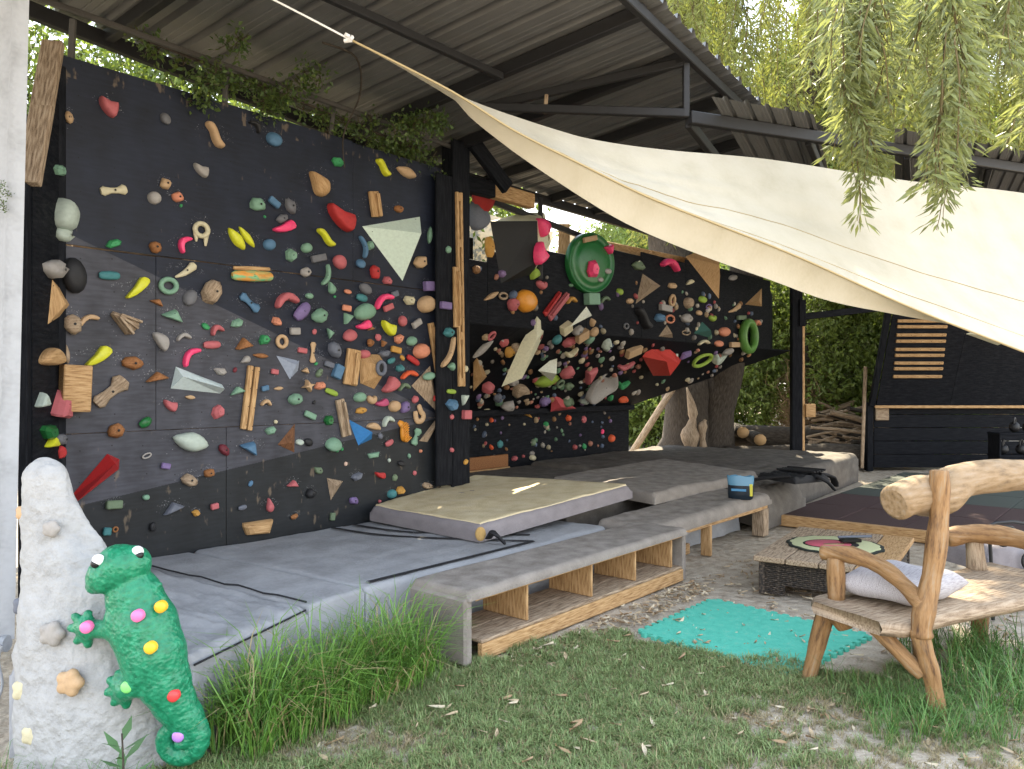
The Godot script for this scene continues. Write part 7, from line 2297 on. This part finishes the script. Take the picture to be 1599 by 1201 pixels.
["R",0.845,3.139,0.284,0.290,-1.57,"half","slate",0.00,"big slate grey half-round hold close below the big glossy red pill hold"],
["R",0.997,2.850,0.240,0.129,-1.47,"cap","ochre",0.00,"ochre pill-shaped hold left of the large black prow volume"],
["R",1.701,3.155,0.202,0.192,-1.14,"half","pink",0.09,"upper pink hold on the black prow volume"],
["R",1.613,2.850,0.214,0.208,-1.02,"fin","pink",0.11,"lower pink hold on the black prow volume"],
["R",1.892,3.085,0.234,0.142,0.14,"ring","drift",0.00,"weathered brown ring-shaped hold close right of the large black prow volume"],
["R",1.723,2.654,0.144,0.146,1.07,"tear","lime",0.00,"lime green teardrop hold above the big glossy orange scoop hold"],
["R",1.592,2.349,0.241,0.332,-1.52,"shield","orange",0.00,"big glossy orange scoop hold under the prow volume"],
["R",2.781,2.900,0.717,0.951,-1.39,"disc","dkgreen",0.00,"large domed green disc volume in the cave"],
["R",2.728,2.809,0.255,0.222,-0.92,"pol","pink",0.05,"pink slab hold bolted on the green disc"],
["R",3.110,3.120,0.129,0.148,-0.70,"tri","pink",0.04,"small pink hold on the green disc's rim"],
["R",3.068,2.832,0.141,0.071,0.11,"ov","stone",0.05,"upper round stone knob on the green disc"],
["R",2.916,2.714,0.124,0.062,0.10,"ov","stone",0.05,"lower round stone knob on the green disc"],
["R",2.702,3.172,0.269,0.061,0.26,"box","tan",0.04,"beige bar on top of the green disc"],
["R",1.870,2.550,0.181,0.097,-0.01,"heart","rose",0.00,"rose pink heart-shaped hold upper right of the big glossy orange scoop hold"],
["R",2.174,2.339,0.454,0.081,0.71,"plank","rose",0.00,"pinkish wood bar leaning in the cave"],
["R",2.055,2.359,0.381,0.061,0.75,"plank","red",0.00,"red wood-strip hold close left of the pinkish wood bar"],
["R",2.419,2.432,0.190,0.082,0.19,"kid","ochre",0.00,"ochre crescent hold close upper right of the pinkish wood bar"],
["R",2.795,2.471,0.230,0.138,0.08,"box","mint",0.00,"mint green block-like hold close upper right of the small white triangular shard"],
["R",3.110,2.498,0.208,0.076,0.28,"kid","moss",0.00,"mossy green crescent hold upper right of the small white triangular shard"],
["R",1.358,2.290,0.147,0.149,0.08,"rock","rose",0.00,"rose pink lumpy hold close left of the big glossy orange scoop hold"],
["R",1.225,2.373,0.174,0.087,0.09,"ring","drift",0.00,"weathered brown ring-shaped hold left of the big glossy orange scoop hold"],
["R",1.046,2.357,0.246,0.057,0.44,"leaf","tan",0.00,"tan leaf-shaped hold left of the big glossy orange scoop hold"],
["R",3.456,2.624,0.135,0.089,0.09,"ov","lime",0.00,"tiny lime green rounded hold left of the weathered wood pyramid volume"],
["R",3.698,2.523,0.156,0.074,0.08,"ov","tan",0.00,"tiny tan rounded hold lower left of the weathered wood pyramid volume"],
["R",4.712,3.122,0.457,0.158,-0.08,"kid","pink",0.00,"hot pink crescent under the sail in the cave"],
["R",3.886,2.998,0.272,0.121,-0.07,"rock","moss",0.00,"mossy green lumpy hold upper left of the weathered wood pyramid volume"],
["R",4.802,2.828,0.239,0.098,0.10,"pol","tan",0.00,"tan faceted hold right of the weathered wood pyramid volume"],
["R",4.784,2.621,0.161,0.219,-0.66,"ring","tan",0.00,"tan ring-shaped hold lower right of the weathered wood pyramid volume"],
["R",4.587,2.499,0.296,0.087,-0.03,"box","stone",0.00,"stone grey block-like hold above the little wood pyramid"],
["R",4.448,2.357,0.262,0.122,0.07,"rock","blue",0.00,"blue lumpy hold close upper left of the little wood pyramid"],
["R",4.730,2.358,0.291,0.134,0.06,"ring","salmon",0.00,"salmon ring-shaped hold close above the little wood pyramid"],
["R",3.998,2.319,0.393,0.194,-0.39,"S","black",0.00,"black wavy hold upper left of the little wood pyramid"],
["R",5.251,2.623,0.211,0.159,-0.00,"ov","drift",0.00,"weathered brown rounded hold upper left of the dark teal pyramid hold"],
["R",5.328,2.935,0.230,0.073,0.27,"half","cream",0.00,"tiny cream half-round hold lower left of the tall orange-brown wedge volume"],
["R",5.193,2.397,0.291,0.138,0.07,"rock","stone",0.00,"stone grey lumpy hold upper left of the dark teal pyramid hold"],
["R",5.708,2.716,0.207,0.105,0.08,"ov","lime",0.00,"lime green rounded hold above the dark teal pyramid hold"],
["R",5.917,2.618,0.235,0.097,0.08,"ring","purple",0.00,"purple ring-shaped hold above the dark teal pyramid hold"],
["R",5.607,2.509,0.184,0.076,0.07,"ov","tan",0.00,"tiny tan rounded hold close above the dark teal pyramid hold"],
["R",6.044,2.453,0.217,0.097,0.07,"heart","lime",0.00,"tiny lime green heart-shaped hold close upper right of the dark teal pyramid hold"],
["R",5.212,2.196,0.311,0.083,0.05,"ring","drift",0.00,"weathered brown ring-shaped hold close left of the dark teal pyramid hold"],
["R",6.763,3.152,0.281,0.088,0.22,"ov","stone",0.00,"tiny stone grey rounded hold lower right of the tall orange-brown wedge volume"],
["R",6.834,2.668,0.459,0.100,0.24,"comma","tan",0.00,"tan comma-shaped hold left of the small plain wood pyramid"],
["R",7.050,2.529,0.295,0.073,0.07,"box","moss",0.00,"tiny mossy green block-like hold close above the large green oval ring hold"],
["R",6.440,2.269,0.366,0.150,0.05,"ov","salmon",0.00,"salmon rounded hold right of the dark teal pyramid hold"],
["R",7.630,2.470,0.285,0.124,0.29,"kid","salmon",0.00,"tiny salmon crescent hold close upper right of the large green oval ring hold"],
["R",7.222,2.236,0.591,0.602,-0.64,"ring","moss2",0.00,"large green oval ring hold in the cave"],
["R",5.750,2.080,0.354,0.078,0.11,"kid","cream",0.00,"cream crescent hold close below the dark teal pyramid hold"],
["R",6.262,2.082,0.267,0.099,0.04,"ov","salmon",0.00,"salmon rounded hold close lower right of the dark teal pyramid hold"],
["R",6.786,2.083,0.310,0.082,0.04,"box","tan",0.00,"tiny tan block-like hold close lower left of the large green oval ring hold"],
["R",3.607,2.196,0.138,0.090,0.06,"ring","grey",0.00,"tiny grey ring-shaped hold left of the little wood pyramid"],
["O",6.242,1.345,0.645,0.256,-2.92,"ring","lime",0.00,"bright green ring hold under the cave lip"],
["O",6.676,1.417,0.323,0.222,-2.94,"kid","pale",0.00,"pale crescent hold close right of the bright green ring hold"],
["O",5.583,1.447,0.263,0.106,-2.88,"trap","purple",0.00,"tiny purple trapezoid hold close left of the bright green ring hold"],
["O",5.389,1.356,0.113,0.141,-2.89,"tear","pale",0.00,""],
["O",6.764,1.579,0.271,0.131,-2.91,"ov","stone",0.00,"tiny stone grey rounded hold lower left of the large green oval ring hold"],
["O",4.368,0.635,0.602,0.547,-3.07,"scoop","stone",0.00,"large grey scooped hold in the cave"],
["O",2.946,0.749,0.433,0.208,-2.93,"leaf","lime",0.00,"big lime green leaf-shaped hold close below the white triangular volume"],
["O",4.345,1.108,0.344,0.111,-2.89,"kid","rose",0.00,"rose pink crescent hold upper right of the large grey scooped hold"],
["O",4.851,0.652,0.252,0.138,-3.01,"kid","green",0.00,"bright green crescent hold close right of the large grey scooped hold"],
["O",4.068,1.455,0.279,0.120,-2.79,"box","tan",0.00,"tan block-like hold left of the red faceted gem volume"],
["O",2.607,1.689,0.176,0.119,-2.55,"box","tan",0.00,"tan block-like hold close below the small white triangular shard"],
["O",2.791,1.768,0.142,0.111,-2.57,"ov","tan",0.00,"tan rounded hold lower right of the small white triangular shard"],
["O",2.568,1.933,0.082,0.125,-2.49,"tear","tan",0.00,"tiny tan teardrop hold close lower right of the small white triangular shard"],
["O",2.173,1.797,0.140,0.121,-2.44,"box","cream",0.00,"cream block-like hold close below the pinkish wood bar"],
["O",2.446,1.774,0.171,0.107,-2.50,"rock","stone",0.00,"stone grey lumpy hold close below the small white triangular shard"],
["O",2.271,1.574,0.142,0.115,-2.52,"ov","teal",0.00,"teal rounded hold right of the long cream shard volume"],
["O",2.807,1.340,0.208,0.105,-2.68,"kid","cream",0.00,"cream crescent hold upper right of the white triangular volume"],
["O",2.527,1.556,0.206,0.116,-2.58,"rock","rose",0.00,"rose pink lumpy hold lower left of the small white triangular shard"],
["O",2.872,1.621,0.157,0.124,-2.62,"shield","mint",0.00,"mint green shield-shaped hold below the small white triangular shard"],
["O",3.323,1.548,0.141,0.197,-2.70,"rock","pale",0.00,"pale lumpy hold lower right of the small white triangular shard"],
["O",1.682,1.314,0.150,0.128,-2.46,"rock","ochre",0.00,"ochre lumpy hold lower left of the long cream shard volume"],
["O",1.164,1.556,0.137,0.100,-2.19,"ring","rose",0.00,"rose pink ring-shaped hold upper right of the plywood triangle volume"],
["O",1.234,1.345,0.315,0.084,-2.23,"leaf","stone",0.00,"stone grey leaf-shaped hold above the plywood triangle volume"],
["O",1.752,1.379,0.139,0.174,-2.44,"fin","drift",0.00,"weathered brown fin-shaped hold close lower left of the long cream shard volume"],
["O",2.622,0.547,0.263,0.187,-2.98,"fin","drift",0.00,"weathered brown fin-shaped hold above the thin orange wooden stick"],
["O",3.159,0.940,0.203,0.177,-2.85,"rock","rose",0.00,"rose pink lumpy hold close right of the white triangular volume"],
["O",3.730,0.894,0.208,0.296,-2.92,"tri","rose",0.00,"rose pink triangular hold close upper left of the large grey scooped hold"],
["O",3.307,0.679,0.169,0.139,-2.93,"ring","moss",0.00,"mossy green ring-shaped hold close above the long red-pink triangular hold"],
["O",3.558,0.619,0.160,0.120,-2.97,"rock","moss",0.00,"mossy green lumpy hold close upper right of the long red-pink triangular hold"],
["O",2.310,0.729,0.120,0.124,-2.83,"rock","stone",0.00,"stone grey lumpy hold above the thin orange wooden stick"],
["O",1.960,0.605,0.171,0.160,-2.83,"rock","rose",0.00,"rose pink lumpy hold close above the thin cream hoop hold"],
["O",2.340,0.379,0.145,0.138,-2.98,"cap","slate",0.00,"slate grey pill-shaped hold close upper right of the thin cream hoop hold"],
["O",2.725,0.178,0.225,0.155,-3.08,"rock","stone",0.00,"stone grey lumpy hold close upper left of the thin orange wooden stick"],
["O",3.398,0.265,0.186,0.145,-3.06,"rock","purple",0.00,"purple lumpy hold close left of the long red-pink triangular hold"],
["O",3.956,0.234,0.235,0.162,-3.09,"rock","moss",0.00,"mossy green lumpy hold close right of the long red-pink triangular hold"],
["O",4.351,0.257,0.196,0.133,-3.08,"rock","pale",0.00,"pale lumpy hold lower left of the large grey scooped hold"],
["O",5.016,0.275,0.142,0.114,-3.09,"rock","green",0.00,""],
["O",5.410,0.248,0.225,0.119,-3.09,"rock","orangered",0.00,"tiny orange-red lumpy hold lower right of the large grey scooped hold"],
["K",2.468,1.220,0.307,0.214,-0.02,"ring","cream",0.00,"thin cream hoop hold low behind the post"],
["K",3.198,1.094,0.508,0.061,-0.40,"leaf","ochre",0.00,"thin orange wooden stick low in the cave"],
["K",2.590,0.985,0.087,0.058,-0.04,"ov","orangered",0.00,""],
["K",3.733,0.890,0.103,0.054,-0.04,"ov","green",0.00,""],
["K",4.263,0.954,0.157,0.066,0.02,"box","orangered",0.00,""],
["K",4.667,0.921,0.117,0.087,-0.03,"rock","rose",0.00,""],
["K",5.397,0.603,0.136,0.115,0.39,"ov","orangered",0.00,"tiny orange-red rounded hold some way below the large grey scooped hold"],
["K",5.163,0.715,0.089,0.070,-0.05,"ov","pink",0.00,""],
["K",2.766,0.659,0.102,0.067,-0.06,"ring","teal",0.00,""],
["K",2.590,0.636,0.087,0.058,-0.06,"ov","orangered",0.00,""],
["K",3.460,0.653,0.113,0.053,-0.06,"ov","moss",0.00,""],
["K",4.667,0.517,0.117,0.077,-0.06,"rock","green",0.00,""],
["K",3.432,0.442,0.113,0.080,-0.07,"ov","cream",0.00,"tiny cream rounded hold below the thin orange wooden stick"],
["K",3.051,0.461,0.107,0.052,-0.07,"fin","rose",0.00,""],
]
const VOLUMES := [
["A",[Vector2(2.191,2.712),Vector2(2.811,2.891),Vector2(2.615,2.321)],[Vector2(2.708,2.717)],0.13,"ice","big pale mint triangular volume near the dark post",0.000,0.000],
["A",[Vector2(0.645,1.425),Vector2(0.679,1.566),Vector2(0.997,1.450),Vector2(1.011,1.411),Vector2(0.984,1.389)],[Vector2(0.683,1.500),Vector2(0.965,1.424)],0.09,"ice2","long ice-white wedge volume dusted with chalk",0.000,0.000],
["A",[Vector2(0.028,0.765),Vector2(0.256,1.030),Vector2(0.327,0.990),Vector2(0.323,0.931),Vector2(0.055,0.736)],[Vector2(0.270,0.975),Vector2(0.055,0.770)],0.08,"redgloss","long red wedge volume behind the chameleon rock",0.000,0.000],
["A",[Vector2(1.416,1.658),Vector2(1.609,1.625),Vector2(1.598,1.554),Vector2(1.528,1.488)],[Vector2(1.544,1.591)],0.06,"slateblue","grey-blue folded paper-plane shaped volume",0.000,0.000],
["A",[Vector2(2.053,1.179),Vector2(2.282,1.057),Vector2(2.288,1.010),Vector2(2.153,0.967)],[Vector2(2.236,1.070)],0.07,"bluevol","bright blue triangular volume low on the wall",0.000,0.000],
["A",[Vector2(2.159,1.643),Vector2(2.217,1.691),Vector2(2.361,1.695),Vector2(2.414,1.587),Vector2(2.388,1.502),Vector2(2.314,1.414),Vector2(2.172,1.460)],[Vector2(2.230,1.604),Vector2(2.334,1.616),Vector2(2.295,1.522)],0.11,"woodvol","faceted plywood gem volume with a dark socket",0.000,0.000],
["A",[Vector2(2.715,1.439),Vector2(2.931,1.612),Vector2(3.039,1.224),Vector2(3.023,1.202)],[Vector2(2.901,1.450)],0.05,"driftvol","upper weathered wood triangle volume against the post",0.000,0.000],
["A",[Vector2(2.803,0.966),Vector2(3.039,1.179),Vector2(3.016,1.090),Vector2(2.901,0.950)],[Vector2(2.946,1.081)],0.05,"driftvol","lower small wood triangle frame against the post",0.000,0.000],
["A",[Vector2(1.427,1.015),Vector2(1.571,1.162),Vector2(1.566,0.950)],[Vector2(1.512,1.029)],0.05,"brownvol","brown sail-shaped triangular volume low on the wall",0.000,0.000],
["A",[Vector2(1.854,0.735),Vector2(2.004,0.696),Vector2(1.889,0.560)],[Vector2(1.907,0.671)],0.05,"driftvol","small wood triangle volume just above the tan pad",0.000,0.000],
["G",[Vector2(0.277,2.042),Vector2(0.665,1.929),Vector2(0.209,1.784)],[Vector2(0.337,1.911)],0.05,"woodvol","raw wood triangle volume on the angled side panel",0.000,0.000],
["R",[Vector2(1.036,3.125),Vector2(1.613,3.315),Vector2(1.938,3.363),Vector2(2.055,3.051),Vector2(1.723,2.654),Vector2(1.205,2.504)],[Vector2(1.592,3.193),Vector2(1.613,2.767)],0.17,"prow","large black prow volume with cream top in the cave",0.000,0.000],
["R",[Vector2(5.212,3.292),Vector2(6.262,3.622),Vector2(6.328,3.135),Vector2(6.284,2.775)],[Vector2(5.959,3.241)],0.16,"woodvol","tall orange-brown wedge volume under the sail",0.000,0.000],
["R",[Vector2(4.030,2.914),Vector2(4.500,2.799),Vector2(3.854,2.502)],[Vector2(4.063,2.756)],0.13,"driftvol","weathered wood pyramid volume in the upper cave",0.000,0.000],
["R",[Vector2(7.247,2.762),Vector2(7.922,3.088),Vector2(7.922,2.783)],[Vector2(7.552,2.839)],0.10,"woodvol","small plain wood pyramid right in the cave",0.000,0.000],
["R",[Vector2(5.466,2.199),Vector2(5.729,2.384),Vector2(6.044,2.151)],[Vector2(5.770,2.253)],0.12,"tealvol","dark teal pyramid hold by the cave seam",0.000,0.000],
["R",[Vector2(4.448,2.104),Vector2(4.676,2.275),Vector2(4.838,2.105)],[Vector2(4.676,2.151)],0.08,"driftvol","little wood pyramid just above the cave seam",0.000,0.000],
["O",[Vector2(-0.529,0.041),Vector2(-0.469,0.195),Vector2(0.019,0.228),Vector2(0.605,0.026),Vector2(0.429,-0.253),Vector2(0.022,-0.258)],[Vector2(-0.242,0.093),Vector2(0.146,0.065),Vector2(0.058,-0.129)],0.22,"redvol","red faceted gem volume under the cave roof",5.004,1.311],
["O",[Vector2(-0.147,-0.548),Vector2(-0.139,0.024),Vector2(-0.068,0.345),Vector2(0.178,0.227),Vector2(0.183,-0.059)],[Vector2(-0.087,0.122),Vector2(-0.048,-0.356)],0.14,"creamvol","long cream shard volume standing in the cave",1.840,1.484],
["O",[Vector2(0.033,0.202),Vector2(-0.201,-0.028),Vector2(0.175,-0.178)],[Vector2(0.043,-0.014)],0.10,"icevol2","white triangular volume beside the long cream shard",2.690,1.034],
["O",[Vector2(-0.147,-0.144),Vector2(-0.015,0.121),Vector2(0.166,0.024)],[Vector2(0.019,0.020)],0.05,"icevol2","small white triangular shard in the upper cave",2.237,2.036],
["O",[Vector2(-0.233,0.306),Vector2(0.183,-0.064),Vector2(0.062,-0.258)],[Vector2(-0.016,-0.009)],0.10,"woodvol","plywood triangle volume peeking from behind the post",1.481,0.949],
["O",[Vector2(-0.300,0.193),Vector2(-0.128,-0.119),Vector2(0.453,-0.081)],[Vector2(-0.062,0.005)],0.08,"rosevol","long red-pink triangular hold low in the cave",3.814,0.200],
]
